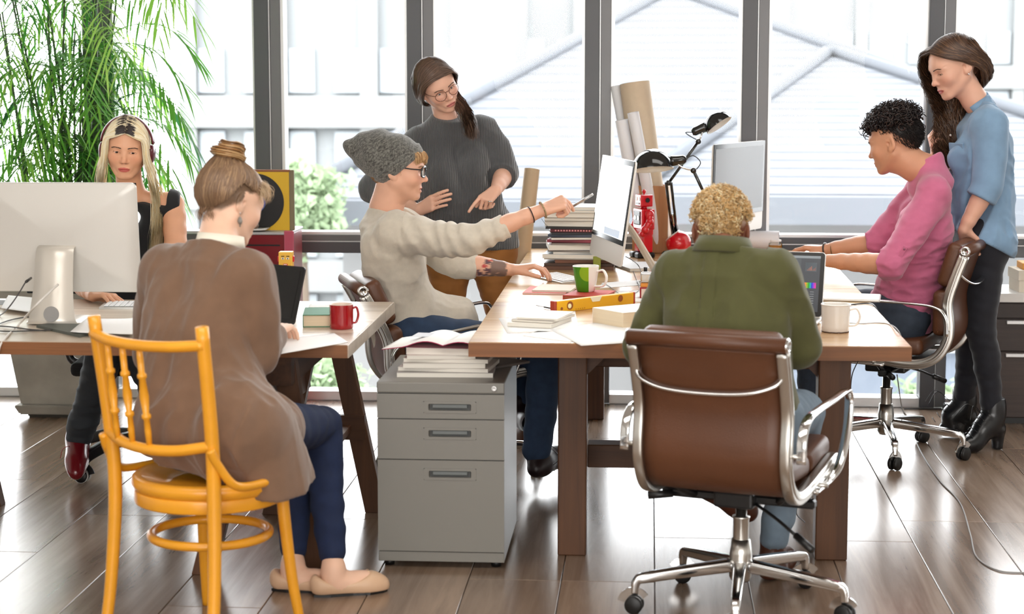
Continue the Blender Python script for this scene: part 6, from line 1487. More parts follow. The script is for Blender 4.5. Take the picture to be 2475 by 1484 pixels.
    g.limb([pel + up * 0.10, pel - up * 0.02 + f * 0.03], [0.135, 0.15], 0.05, 2, f, 1.0)
    for S, E_2, W_2 in ((J['shl'], El, Wl), (J['shr'], Er, Wr)):
        t_ = E_2 + (W_2 - E_2) * 0.16; g.limb([S, S * 0.5 + E_2 * 0.5, E_2], [0.068, 0.062, 0.055], 0.03, 3); g.cone(E_2, t_, 0.056, 0.056, 0.02)
        n_ = nrm(W_2 - E_2); g.cone(E_2 + (W_2 - E_2) * 0.04, t_, 0.060, 0.061, 0.004); g.cuff(t_ - n_ * 0.008, n_, W_2)
    g.cone(N_ - up * 0.05 - f * 0.01, N_ + up * 0.035, 0.095, 0.068, 0.04); nk = N_ + up * 0.030 + f * 0.02; g.displace(folds); g.cut(nk + f * 0.01 , nrm(up * 0.8 + f * 0.5), nk - 0.13, nk + V3(0.13, 0.13, 0.2), 0.006)
    m_pink = M('pink_jersey', (196, 104, 138), 0.85, var=(30, 0.05), bump=(700, 0.25), sheen=0.3)
    g.cut(pel - up * 0.06, -up); p.add('shirt', g, m_pink)
    # rolled-sleeve tab with button on the near sleeve
    e = El + nrm(J['shl'] - El) * 0.04 + V3(0.01, -0.062, 0.02)
    tab = box('sleeve_tab', (-0.009, -0.003, -0.045), (0.009, 0.003, 0.03), m_pink, None, 0.002, 1); tab.location = e.tolist(); tab.rotation_euler = (0.1, math.radians(28), 0); p.obj(tab)
    bt = lathe('button', [(0, 0), (0.005, 0), (0.005, 0.002), (0, 0.002)], M('pink_button', (150, 84, 110), 0.4), None, 12, Rx); bt.location = (e + V3(0.008, -0.004, 0.016)).tolist(); p.obj(bt)
    # jeans, belt line, shoes
    j = Vol((0.4, 7.6, 0.05), (1.4, 8.35, 0.72), 0.0085)
    for S, K_, A_ in ((J['hpl'], Kl, Al), (J['hpr'], Kr, Ar)): skin_leg(j, S, K_, A_ + V3(0, 0, 0.02), False, 0.010, 0.05)
    j.cone(J['hpl'], J['hpr'], 0.118, 0.118, 0.04); j.displace(lambda P: 0.004 * noise3(P, (30, 30, 24), 6)); j.cut(V3(0, 0, 0.475), V3(0, 0, -1), V3(0.95, 7.5, 0.3), V3(1.4, 8.4, 0.475)) if False else None
    m_dj = M('dark_denim', (52, 62, 76), 0.85, var=(40, 0.12), bump=(900, 0.3)); p.add('jeans', j, m_dj)
    for A_, nm in ((Al, 'shoe'), (Ar, 'shoe')):
        h_ = Vol(A_ - 0.22, A_ + 0.24, 0.007); h_.cut((0, 0, 0), (0, 0, 1)) if False else None; shoe(h_, A_, A_ + f * 0.2 - up * 0.05, up, 0.085); h_.cut((0, 0, 0.002), (0, 0, -1)); p.add(nm, h_, M('dark_shoe', (26, 28, 34), 0.45))
    wb = Wr + nrm(Wr - Er) * 0.0
    def band(nm, W_2, d_, r_, mat, th=0.004, wd=0.004): 
        d_ = nrm(d_); u_ = nrm(np.cross(d_, up)); w2 = np.cross(u_, d_); bm = bmesh.new(); P = np.array([W_2 + (u_ * math.cos(a) + w2 * math.sin(a) * 0.92) * r_ for a in np.linspace(0, 2 * PI, 28, endpoint=False)])
        bm_sweep(bm, P, [(th * math.cos(a), th * math.sin(a)) for a in np.linspace(0, 2 * PI, 6, endpoint=False)], True); return p.obj(from_bm(nm, bm, mat, None, True))
    band('bracelet', Wr + nrm(Hr - Wr) * 0.005, Wr - Er, 0.031, M('bead_dark', (60, 50, 44), 0.4), 0.004); band('bracelet', Wr - nrm(Hr - Wr) * 0.03, Wr - Er, 0.033, M('bead_brown', (120, 84, 52), 0.5), 0.003)
    return p
import os
PPL = os.environ.get('PPL', 'all')
def want(n): return PPL == 'all' or n in PPL.split(',')
if want('pink'): build_pink()
# ------------------------------------------------------------------ the woman in denim, standing
def band(p, nm, W_2, d_, r_, mat, th=0.004, fl=0.92):
    up = V3(0, 0, 1); d_ = nrm(d_); u_ = nrm(np.cross(d_, up)); w2 = np.cross(u_, d_); bm = bmesh.new()
    P = np.array([W_2 + (u_ * math.cos(a) + w2 * math.sin(a) * fl) * r_ for a in np.linspace(0, 2 * PI, 28, endpoint=False)])
    bm_sweep(bm, P, circ(th, 6), True); return p.obj(from_bm(nm, bm, mat, None, True))
def build_denim():
    f = nrm(V3(-0.93, -0.10, 0)); r = np.array([f[1], -f[0], 0]); up = V3(0, 0, 1); Yb = 8.12
    p = Person('standing woman with long wavy brown hair in a light denim shirt, hand on a chair', (1.55, Yb))
    R = rot(110, 22, 4); s = 1.05; c = aY(2336, 157, 8.03) - R @ (V3(-0.0775, -0.018, -0.004) * s)
    N_ = aY(2362, 252, Yb); pel = aY(2367, 575, Yb)
    J = dict(pel=pel, neck=N_, hpl=pel - r * 0.085, hpr=pel + r * 0.085)
    J['chest'] = aY(2372, 355, Yb); J['waist'] = aY(2371, 470, Yb)
    J['shl'] = aY(2392, 300, Yb - 0.165); J['shr'] = aY(2352, 290, Yb + 0.15)
    El, Wl = aY(2386, 452, 7.93), aY(2330, 555, 7.92); Hl = aY(2352, 592, 7.97)
    Er, Wr = aY(2300, 430, 8.25), aY(2262, 375, 8.20); Hr = aY(2250, 330, 8.16)
    Kl, Al = aY(2368, 790, 8.02), aY(2400, 1005, 8.06); Kr, Ar = aY(2352, 790, 8.22), aY(2330, 965, 8.34)
    Al[2] = 0.125; Ar[2] = 0.12
    fine = [(c - 0.15, c + 0.15, 0.0022)] + [(h - 0.11, h + 0.11, 0.0032) for h in (Hl, Hr)]
    v = Vol((1.05, 7.75, 0.02), (1.85, 8.5, 1.85), 0.011, fine)
    torso_shape(v, J, -0.014, True)
    for S, E_2, W_2 in ((J['shl'], El, Wl), (J['shr'], Er, Wr)): skin_arm(v, S, E_2, W_2)
    for S, K_, A_ in ((J['hpl'], Kl, Al), (J['hpr'], Kr, Ar)): skin_leg(v, S, K_, A_, True, -0.012)
    W = head_shape(v, c, R, s, False, 0.55, 0.95, 0.0012, True, 0.85, 1.2, N_, 0.046)
    hand_shape(v, Wl, V3(0.35, 0.55, -0.75), V3(0.15, -0.6, -0.8), -1, (0.75, 0.75, 0.75, 0.8), (0.6, 0.3), 0.93)
    hand_shape(v, Wr, Hr - Wr, V3(1, 0, 0.2), 1, (0.9, 0.9, 1.0, 1.0), (0.5, 0.4), 0.92)
    hl = lambda x, y, z: np.clip((z - 0.066 - 0.055 * (y > 0.02) + 0.6 * np.clip(0.02 - y, 0, 0.2)) / 0.01, 0, 1)
    p.add('body', v, mat_skin('skin_fair_warm'), face_colors(inv(c, R, s), (226, 176, 152), (186, 84, 84), (hl, (64, 44, 34)), 0.35))
    p.eyes(W, R, s, (0, 1, -0.5), (84, 70, 52)); p.brows(W, (74, 50, 38), 0.005, 0.8)
    # long waves: from a high parting down over the far shoulder, behind the near ear
    G = []
    for y0 in (0.078, 0.06, 0.03, -0.02, -0.07, -0.11):        # near (left) side, swept back behind the ear
        G.append([W(-0.012, y0, 0.112 - abs(y0) * 0.25), W(-0.062, y0 * 0.82, 0.078 - 0.12 * max(y0, 0)), W(-0.090, y0 * 0.5 - 0.035, 0.034 - 0.1 * max(y0, 0)), W(-0.080, -0.088 + y0 * 0.25, -0.03), W(-0.045, -0.098 + y0 * 0.2, -0.085), W(0.02, -0.085, -0.125)])
    H1 = flow(G, 1500, 13, 5, 0.005, 0.003, 0.09)
    G = []
    for k, y0 in enumerate((0.075, 0.05, 0.02, -0.02, -0.06)):     # far side, falling down in front of the far shoulder
        q = k / 4
        G.append([W(-0.004, y0, 0.115 - abs(y0) * 0.25), W(0.06, y0 + 0.012, 0.085), W(0.088, y0 + 0.025 - 0.02 * q, 0.01), W(0.092, y0 + 0.02 - 0.03 * q, -0.08), c + V3(-0.045 + 0.055 * q, 0.075, -0.20), c + V3(-0.055 + 0.075 * q, 0.04, -0.32), c + V3(-0.045 + 0.07 * q, 0.0, -0.42)])
    H2 = flow(G, 760, 30, 6, 0.012, 0.012, 0.085, 14)
    G = [[W(0.02, -0.10, 0.07), W(0.04, -0.115, 0.0), W(0.05, -0.10, -0.08), c + V3(0.05, 0.06, -0.15), c + V3(0.02, 0.06, -0.25), c + V3(0.0, 0.03, -0.36)], [W(-0.03, -0.10, 0.07), W(-0.035, -0.115, 0.0), W(0.0, -0.10, -0.07), c + V3(0.07, 0.05, -0.14), c + V3(0.05, 0.06, -0.2), c + V3(0.03, 0.05, -0.3)]]
    H3 = flow(G, 560, 22, 8, 0.011, 0.010, 0.085)
    for nm, H_, n in (('hair', H1, 1), ('long_waves', H2, 2), ('back_waves', H3, 3)): strands(nm, H_, 0.0018, tones(len(H_), (72, 51, 39), 0.2, n, (104, 76, 55), 0.33), p.t, p.off, 0.38, flat=True)
    # shirt: light denim, hanging loose over the hips
    rb = nrm(np.cross(f, up))
    def folds(P):
        q = P @ np.stack([f, r, up], 1); return 0.007 * crease(q, (13, 11, 3.6), 14) + 0.0048 * crease(q, (18, 16, 20), 3)
    g = Vol((1.05, 7.72, 0.60), (1.95, 8.5, 1.55), 0.0064)
    torso_shape(g, J, 0.016, True, 1.0, 0.95, belly=0.022)
    g.limb([J['waist'] - up * 0.02, pel, pel - up * 0.12], [0.125, 0.138, 0.138], 0.05, 3, f, 0.92); g.cone(J['hpl'] - up * 0.03, J['hpr'] - up * 0.03, 0.127, 0.127, 0.04); g.cone(N_ - up * 0.06, N_ + up * 0.01, 0.09, 0.06, 0.04)
    ncut = N_ - up * 0.012 + f * 0.015; g.displace(folds); g.cut(ncut, nrm(up * 0.62 + f * 0.78), ncut - 0.12, ncut + V3(0.12, 0.12, 0.2), 0.006)
    g.cut(pel - up * 0.02, nrm(-up + f * 0.5), pel - 0.4, pel + V3(0.4, 0.4, 0.12), 0.004)
    m_den = M('light_denim', (124, 156, 186), 0.85, var=(14, 0.09), bump=(1100, 0.3), sheen=0.2)
    for S, E_2, W_2, k in ((J['shl'], El, Wl, 0.34), (J['shr'], Er, Wr, 0.5)):
        t_ = E_2 + (W_2 - E_2) * k; a_ = Vol(np.minimum(S, np.minimum(E_2, t_)) - 0.12, np.maximum(S, np.maximum(E_2, t_)) + 0.12, 0.0058)
        n_ = nrm(W_2 - E_2); g.limb([S, S * 0.55 + E_2 * 0.45 + V3(0.008, 0, 0), E_2], [0.066, 0.066, 0.060], 0.03, 4); g.cone(E_2, t_, 0.058, 0.058, 0.02)
        g.cone(t_ - n_ * 0.055, t_, 0.064, 0.065, 0.003); g.cuff(t_ - n_ * 0.012, n_, W_2)
    p.add('shirt', g, m_den)
    # collar standing round the back of the neck
    bm = bmesh.new(); P = []
    for a in np.linspace(-1.9, 1.9, 22): P.append(N_ + up * (0.024 - 0.055 * (abs(a) / 1.9) ** 2) + (-f * math.cos(a) + r * math.sin(a)) * 0.068 + f * 0.012)
    bm_sweep(bm, np.array(P), [(-0.004, -0.03), (0.004, -0.03), (0.003, 0.024), (-0.003, 0.024)]); p.obj(from_bm('collar', bm, m_den, None, True))
    pk = J['chest'] + f * 0.125 - r * 0.075 - up * 0.0
    o = box('pocket_flap', (-0.045, -0.004, -0.02), (0.045, 0.004, 0.02), m_den, None, 0.003, 1); o.location = pk.tolist(); o.rotation_euler = (0.15, 0, math.atan2(f[1], f[0]) + PI / 2 + 0.45); p.obj(o)
    for k in range(4):
        o = lathe('button', [(0, 0), (0.0048, 0), (0.0048, 0.002), (0, 0.002)], M('pearl_button', (190, 186, 178), 0.25), None, 10); q = J['chest'] + f * 0.14 + up * (0.05 - 0.07 * k) - r * 0.03; o.matrix_world = Matrix.Translation(q.tolist()) @ Vector((0, 0, 1)).rotation_difference(Vector((f - r * 0.8).tolist())).to_matrix().to_4x4(); o.location = q.tolist(); p.obj(o)
    # dark top under it, black jeans, heeled boots
    j = Vol((1.15, 7.8, 0.10), (1.85, 8.55, 1.0), 0.008)
    for S, K_, A_ in ((J['hpl'], Kl, Al), (J['hpr'], Kr, Ar)): skin_leg(j, S, K_, A_ + up * 0.02, True, 0.006, 0.05)
    j.cone(J['hpl'], J['hpr'], 0.112, 0.112, 0.05); j.limb([pel, J['waist'] - up * 0.05], [0.105, 0.09], 0.05, 2)
    j.displace(lambda P: 0.003 * noise3(P, (24, 24, 50), 6)); p.add('jeans', j, M('black_denim', (17, 19, 30), 0.8, bump=(900, 0.3), sheen=0.15))
    m_bt = M('black_boot_leather', (16, 18, 22), 0.28, spec=0.6)
    for A_, toe in ((Al, aZ(2322, 1085, 0.02)), (Ar, aZ(2268, 1045, 0.02))):
        d = nrm((toe - A_) * V3(1, 1, 0)); b0 = A_ * V3(1, 1, 0); L_ = np.linalg.norm((toe - A_) * V3(1, 1, 0))
        h_ = Vol(np.minimum(b0, toe) - V3(0.12, 0.12, 0.03), np.maximum(b0, toe) + V3(0.12, 0.12, 0.27), 0.0055)
        h_.limb([b0 - d * 0.02 + up * 0.10, b0 + d * 0.05 + up * 0.085, b0 + d * (L_ - 0.07) + up * 0.042, b0 + d * (L_ - 0.025) + up * 0.034], [0.036, 0.038, 0.038, 0.026], 0.02, 4)
        h_.limb([A_ + up * 0.085, A_ + up * 0.02, b0 + d * 0.05 + up * 0.10], [0.050, 0.047, 0.044], 0.03, 3); h_.cut(A_ + up * 0.10, up)
        h_.cone(b0 - d * 0.03 + up * 0.08, b0 - d * 0.028 + up * 0.0, 0.030, 0.022, 0.02); h_.cut((0, 0, 0.004), (0, 0, -1)); p.add('boot', h_, m_bt)
        bm = bmesh.new()
        for q in range(5):
            a = b0 + d * (0.045 + 0.02 * q) + up * (0.165 - 0.021 * q); sd = np.cross(d, up); bm_tube(bm, [a - sd * 0.03 - up * 0.01, a + up * 0.006 + d * 0.01, a + sd * 0.03 - up * 0.01], 0.0016, 6, 3)
        a = b0 + d * 0.06 + up * 0.16
        for sg in (-1, 1): bm_tube(bm, [a, a + d * 0.06 + up * 0.045 + np.cross(d, up) * 0.02 * sg, a + d * 0.10 + up * (-0.01) + np.cross(d, up) * 0.05 * sg], 0.0016, 6, 5)
        o = p.obj(from_bm('laces', bm, m_black, None, True)); o['kind'] = 'stuff'
    bm = bmesh.new(); bm_tube(bm, [W(-0.079, -0.012, -0.036), W(-0.081, -0.012, -0.044)], 0.003, 8, 1); p.obj(from_bm('ear_stud', bm, m_chrome, None, True))
    return p
if want('denim'): build_denim()
# ------------------------------------------------------------------ the person in olive, from behind
def build_olive():
    f = V3(0.342, 0.94, 0); r = V3(0.94, -0.342, 0); up = V3(0, 0, 1)
    p = Person('person with short curly blond hair in an olive shirt, back to the camera', (0.27, 5.55))
    R = rot(-3, 26, 0); s = 1.0; c = aY(1742, 560, 5.72) + R @ V3(0, 0.018, 0.004)
    N_ = aY(1745, 612, 5.60); pel = V3(0.262, 5.535, 0.575)
    J = dict(pel=pel, neck=N_, hpl=pel - r * 0.09, hpr=pel + r * 0.09)
    J['chest'] = N_ * 0.62 + pel * 0.38; J['waist'] = N_ * 0.30 + pel * 0.70 - f * 0.02
    J['shl'] = aY(1628, 664, 5.68); J['shr'] = aY(1876, 664, 5.54)
    El, Er = aY(1558, 838, 5.72), aY(1932, 838, 5.60); Wl, Wr = aZ(1650, 775, 0.80), aZ(1868, 770, 0.80)
    Hl, Hr = Wl + V3(0.05, 0.07, -0.015), Wr + V3(-0.03, 0.085, -0.015)
    Kl, Kr = J['hpl'] + f * 0.40 - up * 0.02, J['hpr'] + f * 0.40 - up * 0.02
    Ar = aZ(1866, 1322, 0.10); Al = aY(1800, 1205, 6.10)
    fine = [(c - 0.13, c + 0.13, 0.0032)]
    v = Vol((-0.15, 5.3, 0.02), (0.75, 6.5, 1.35), 0.010, fine)
    torso_shape(v, J, -0.016, True, 1.0, 0)
    for S, E_2, W_2 in ((J['shl'], El, Wl), (J['shr'], Er, Wr)): skin_arm(v, S, E_2, W_2)
    for S, K_, A_ in ((J['hpl'], Kl, Al), (J['hpr'], Kr, Ar)): skin_leg(v, S, K_, A_, True, -0.008)
    W = head_shape(v, c, R, s, False, 0.8, 1.0, 0, True, 0.8, 0.4, N_, 0.052)
    for H_, W_2, sd in ((Hl, Wl, -1), (Hr, Wr, 1)): hand_shape(v, W_2, H_ - W_2, -up, sd, (0.35, 0.35, 0.4, 0.4))
    hl = lambda x, y, z: np.clip((z + 0.052 - 0.055 * (np.abs(x) / 0.07) ** 2 - 1.3 * np.clip(y + 0.03, 0, 0.2)) / 0.02, 0, 1)
    p.add('body', v, mat_skin('skin_deep_brown'), face_colors(inv(c, R, s), (126, 78, 58), (120, 66, 60), (hl, (168, 128, 84)), 0.1))
    p.eyes(W, R, s, (0, 1, -0.4)); p.brows(W, (40, 28, 22))
    pts, nn = scalp_pts(W, R, 2700, 21, lambda x, y, z: (z > -0.050 + 0.055 * (np.abs(x) / 0.07) ** 2 + 1.3 * np.clip(y + 0.03, 0, 0.2)) & ((np.abs(x) < 0.05) | (z > 0.032)))
    curls('hair', W, R, pts, nn, p.off, p.t, (212, 174, 118), (246, 224, 182), 0.0054, 1.5, 0.019, 0.0019, 7, 10, 0.5, 0.25)
    # shirt with yoke, collar and centre pleat
    def folds(P):
        q = P @ np.stack([f, r, up], 1); x = (q[:, 1] - (N_ @ r)); zz = q[:, 2]
        d = 0.008 * crease(q, (7, 9, 2.6), 31) + 0.004 * crease(q, (14, 18, 8), 32)
        yk = 1.16 - 0.05 * np.exp(-(x / 0.05) ** 2) ; d += -0.0040 * np.exp(-((zz - yk) / 0.004) ** 2) * (q[:, 0] < N_ @ f)
        d += 0.005 * ((np.abs(x + 0.006) < 0.022) & (zz < yk)) * (q[:, 0] < N_ @ f + 0.02)
        return d
    g = Vol((-0.2, 5.25, 0.50), (0.78, 6.3, 1.40), 0.0056)
    torso_shape(g, J, 0.020, True, 1.02, 0.5, belly=0.03)
    g.cone(N_ - up * 0.07 - f * 0.01, N_ + up * 0.0, 0.10, 0.064, 0.05)
    g.limb([J['waist'], pel, pel - up * 0.05], [0.145, 0.155, 0.15], 0.05, 2, f, 0.85)
    for S, E_2, W_2 in ((J['shl'], El, Wl), (J['shr'], Er, Wr)):
        t_ = E_2 + (W_2 - E_2) * 0.22; n_ = nrm(W_2 - E_2); g.limb([S, S * 0.5 + E_2 * 0.5 + r * 0.004, E_2], [0.066, 0.060, 0.057], 0.03, 4); g.cone(E_2, t_, 0.058, 0.056, 0.02)
        n2 = nrm(E_2 - S); g.cone(E_2 - n2 * 0.075, E_2 - n2 * 0.05, 0.066, 0.066, 0.004); g.cone(E_2 - n2 * 0.035, E_2 + n2 * 0.0, 0.0635, 0.0635, 0.004); g.cuff(t_ - n_ * 0.01, n_, W_2)
    g.displace(folds); nk = N_ + up * 0.012; g.cut(nk, nrm(up + f * 0.5), nk - 0.13, nk + V3(0.13, 0.13, 0.2), 0.005)
    m_ol = M('olive_cotton', (80, 80, 42), 0.85, var=(20, 0.07), bump=(800, 0.25), sheen=0.15); p.add('shirt', g, m_ol)
    bm = bmesh.new(); P = []
    for a in np.linspace(-2.2, 2.2, 26): P.append(N_ + up * (0.040 - 0.024 * (abs(a) / 2.2) ** 2) + (-f * math.cos(a) + r * math.sin(a)) * 0.075 + f * 0.018)
    bm_sweep(bm, np.array(P), [(-0.016, -0.030), (-0.009, -0.032), (0.004, 0.016), (-0.002, 0.018)]); p.obj(from_bm('collar', bm, m_ol, None, True))
    bm = bmesh.new()
    for k, a in enumerate(np.linspace(-1.1, 1.1, 24)):
        q = N_ + up * 0.046 + (-f * math.cos(a) + r * math.sin(a)) * 0.060 + f * 0.018; bmesh.ops.create_icosphere(bm, subdivisions=1, radius=0.0038, matrix=Matrix.Translation(q.tolist()))
    o = p.obj(from_bm('bead_necklace', bm, M('pale_beads', (210, 180, 140), 0.4), None, True)); o['kind'] = 'stuff'
    # light jeans and brown shoes
    j = Vol((-0.1, 5.4, 0.10), (0.72, 6.5, 0.74), 0.008)
    for S, K_, A_ in ((J['hpl'], Kl, Al), (J['hpr'], Kr, Ar)): skin_leg(j, S, K_, A_ + nrm(K_ - A_) * 0.03, True, 0.010, 0.05)
    j.cone(J['hpl'], J['hpr'], 0.118, 0.118, 0.04); j.displace(lambda P: 0.004 * noise3(P, (28, 28, 30), 6)); p.add('jeans', j, M('pale_denim', (118, 136, 152), 0.85, var=(30, 0.1), bump=(900, 0.3)))
    m_sh = M('brown_shoe_leather', (84, 44, 28), 0.35)
    h_ = Vol(Ar - 0.26, Ar + 0.28, 0.006); shoe(h_, Ar, Ar + f * 0.2 - up * 0.07, up, 0.095); h_.cut((0, 0, 0.003), (0, 0, -1)); p.add('shoe', h_, m_sh)
    u2 = nrm(nrm(Kl - Al) + V3(0.3, 0.2, 0)); h_ = Vol(Al - 0.28, Al + 0.28, 0.006); shoe(h_, Al, Al + V3(-0.11, -0.02, -0.12), nrm(V3(0.55, 0.1, 0.8)), 0.06); p.add('shoe', h_, m_sh)
    return p
# ------------------------------------------------------------------ spectacles
def spectacles(p, W, mat, rx, rz, zc=-0.003, thick=0.0016, bow=0.004, x0=0.0335, lens=True, square=1.0, sq_mat=None):
    t = bpy.data.objects.new('glasses', None); C.objects.link(t); t.parent = p.t
    def L(q): return W(*q) - p.off
    for q in (-1, 1):
        P = []
        for a in np.linspace(0, 2 * PI, 36, endpoint=False):
            ca, sa = math.cos(a), math.sin(a); e = 2.0 / square; ca = math.copysign(abs(ca) ** (1 / square), ca); sa = math.copysign(abs(sa) ** (1 / square), sa)
            x = q * x0 + rx * ca; P.append(L((x, 0.099 - 0.9 * max(0, abs(x) - 0.03) ** 1.25, zc + rz * sa)))
        bm = bmesh.new(); bm_sweep(bm, np.array(P), circ(thick, 6), True); from_bm('rim', bm, mat, t, True)
        if lens:
            bm = bmesh.new(); bm.faces.new([bm.verts.new(x.tolist()) for x in P]); from_bm('lens', bm, MATS.get('lens') or MATS.setdefault('lens', glass_mat('spectacle_lens', (0.97, 0.97, 0.98))), t)
        tube('temple', [L((q * (x0 + rx), 0.093, zc + rz * 0.55)), L((q * 0.074, 0.05, 0.008)), L((q * 0.079, -0.01, 0.012)), L((q * 0.078, -0.03, 0.0))], thick * 0.95, mat, t, 6, 5)
    tube('bridge', [L((-(x0 - rx), 0.0985, zc + rz * 0.35)), L((0, 0.1025, zc + rz * 0.35 + bow)), L((x0 - rx, 0.0985, zc + rz * 0.35))], thick, mat, t, 6, 5)
# ------------------------------------------------------------------ the man with the beanie, pointing
def build_beanie():
    f = V3(0.95, 0.31, 0); r = V3(0.31, -0.95, 0); up = V3(0, 0, 1)
    p = Person('man in a grey beanie and pale knit top pointing a pen at the screen', (-0.80, 7.36))
    R = rot(-86, 4, 0); s = 1.03; c = aY(964, 409, 7.34)
    N_ = aY(932, 512, 7.36); pel = aY(983, 812, 7.37)
    J = dict(pel=pel, neck=N_, hpl=pel - r * 0.09, hpr=pel + r * 0.09)
    J['chest'] = aY(950, 600, 7.36); J['waist'] = aY(960, 700, 7.37)
    J['shr'] = aY(960, 560, 7.19); J['shl'] = aY(975, 548, 7.53)
    Er, Wr = aY(1135, 578, 7.13), aY(1310, 508, 7.20); El, Wl = aY(1112, 638, 7.60), aY(1238, 652, 7.62)
    Kr, Ar = aY(1333, 845, 7.26), aZ(1296, 1100, 0.13); Kl, Al = aY(1300, 850, 7.55), aY(1262, 990, 7.42)
    dR = nrm(aY(1380, 484, 7.23) - Wr); dL = nrm(aY(1300, 648, 7.62) - Wl)
    fine = [(c - 0.14, c + 0.14, 0.0023), (Wr - 0.03, Wr + V3(0.17, 0.09, 0.10), 0.0030), (Wl - 0.03, Wl + V3(0.2, 0.09, 0.08), 0.0032)]
    v = Vol((-1.2, 6.95, 0.02), (-0.10, 7.85, 1.45), 0.011, fine)
    torso_shape(v, J, -0.014, False)
    for S, E_2, W_2 in ((J['shr'], Er, Wr), (J['shl'], El, Wl)): skin_arm(v, S, E_2, W_2, False, -0.002)
    for S, K_, A_ in ((J['hpl'], Kl, Al), (J['hpr'], Kr, Ar)): skin_leg(v, S, K_, A_, False, -0.010)
    W = head_shape(v, c, R, s, True, 1.0, 1.0, 0.004, True, 1.15, 0.3, N_ + up * 0.01, 0.057)
    tr = hand_shape(v, Wr, dR, V3(0.25, 0.62, -0.75), 1, ((0.95, 0.25, 0.15), (1.2, 1.5, 0.8), (1.3, 1.5, 0.8), (1.3, 1.4, 0.8)), (0.5, 0.5), 1.02, 0.02)
    hand_shape(v, Wl, dL + up * 0.10, -up + dL * 0.0, -1, ((0.55, 0.55, 0.3), (0.5, 0.6, 0.3), (0.5, 0.6, 0.3), (0.55, 0.6, 0.3)), (0.5, 0.2), 1.0, 0.06)
    hl = lambda x, y, z: np.clip((z - 0.055 + 1.1 * np.clip(-y - 0.01, 0, 0.2)) / 0.012, 0, 1)
    fc = face_colors(inv(c, R, s), (226, 176, 150), (190, 110, 98), (hl, (150, 112, 76)), 0.4, None, ((168, 120, 92), 0.35))
    dv = nrm(Wl - El); Lf = np.linalg.norm(Wl - El)
    def col(P):
        k = fc(P); t_ = (P - El) @ dv / Lf; d = np.linalg.norm(P - El - ((P - El) @ dv)[:, None] * dv, axis=1)
        m = (d < 0.07) & (t_ > 0.35) & (t_ < 0.90); n1 = noise3(P, (70, 70, 70), 8); n2 = noise3(P, (150, 150, 110), 9)
        ink = m & (t_ > 0.58) & (n2 > -0.75); k[ink] = k[ink] * 0.25 + np.array(lin((58, 60, 64))) * 0.75
        ink = m & (t_ <= 0.58) & (n2 > 0.15); k[ink] = np.array(lin((96, 70, 78))); red = m & (t_ < 0.60) & (t_ > 0.42) & (n1 > 0.5); k[red] = np.array(lin((186, 70, 66))); return k
    p.add('body', v, mat_skin('skin_fair'), col)
    p.eyes(W, R, s, (0, 1, -0.1), (90, 96, 92)); p.brows(W, (150, 112, 76), 0.003, 1.0)
    # hair at the temple, forehead and nape
    G = [[W(0.03 * k, 0.070 - 0.012 * abs(k), 0.075 - 0.004 * abs(k)), W(0.032 * k, 0.094 - 0.014 * abs(k), 0.068), W(0.034 * k, 0.101 - 0.016 * abs(k), 0.048), W(0.034 * k - 0.004, 0.094 - 0.014 * abs(k), 0.028)] for k in (-2, -1, 0, 1, 2)]
    H1 = flow(G, 380, 10, 2, 0.004, 0.002, 0.06)
    sp, sn = scalp_pts(W, R, 900, 3, lambda x, y, z: (z < -0.015) & (z > -0.062) & (y < -0.045)); sp2, sn2 = scalp_pts(W, R, 260, 4, lambda x, y, z: (z < 0.045) & (z > 0.0) & (y > 0.008) & (y < 0.030)); sp = np.concatenate([sp, sp2]); sn = np.concatenate([sn, sn2])
    sn /= np.linalg.norm(sn, axis=1, keepdims=True); dn = R @ V3(0, -0.1, -1); P = np.stack([sp, sp + sn * 0.004 + dn * 0.008, sp + sn * 0.004 + dn * 0.02], 1)
    strands('hair', H1, 0.0016, tones(len(H1), (184, 142, 98), 0.25, 1, (222, 184, 136), 0.4), p.t, p.off); strands('nape_hair', P, 0.0013, tones(len(P), (150, 108, 70), 0.25, 2), p.t, p.off)
    spectacles(p, W, M('black_acetate', (14, 13, 13), 0.2), 0.0265, 0.0185, -0.003, 0.0030, 0.002, square=1.6)
    # beanie: close over the skull, folded brim, slouching back to a point
    b = Vol(c - V3(0.26, 0.16, 0.10), c + V3(0.14, 0.16, 0.20), 0.0042)
    b.ell(W(0, -0.022, 0.036), np.array((0.095, 0.113, 0.098)) * s, 0.02, R); b.ell(W(0, -0.095, 0.055), np.array((0.074, 0.078, 0.074)) * s, 0.05, R)
    b.limb([W(0.0, -0.11, 0.075), W(0.005, -0.16, 0.072), W(0.01, -0.195, 0.082)], [0.056, 0.036, 0.012], 0.05, 4)
    bn = R @ nrm(V3(0, -0.95, 1)); bc = W(0, 0.0, -0.015)
    q = b.blk([-99] * 3, [99] * 3); sl, X, Y, Z = q; dpl = (X - bc[0]) * bn[0] + (Y - bc[1]) * bn[1] + (Z - bc[2]) * bn[2]
    b.D[sl] = np.where((dpl > 0.002) & (dpl < 0.042), b.D[sl] - 0.0055, b.D[sl]); b.D[sl] = np.maximum(b.D[sl], -dpl)
    u1 = R @ V3(0, 1, 0.5)
    b.displace(lambda P: 0.004 * noise3((P - c) @ R, (26, 30, 30), 5) * (((P - bc) @ bn) > 0.03) + 0.0035 * np.sin(((P - c) @ R)[:, 1] * 62 + ((P - c) @ R)[:, 2] * 40) * (((P - c) @ R)[:, 1] < -0.05))
    def heather(P):
        rg = np.random.RandomState(3); n_ = noise3(P, (380, 380, 380), 3) + rg.normal(size=len(P)) * 0.6; a, d_ = np.array(lin((62, 61, 58))), np.array(lin((132, 131, 124))); m = np.clip(0.42 + 0.4 * n_, 0, 1)[:, None]; return a * (1 - m) + d_ * m
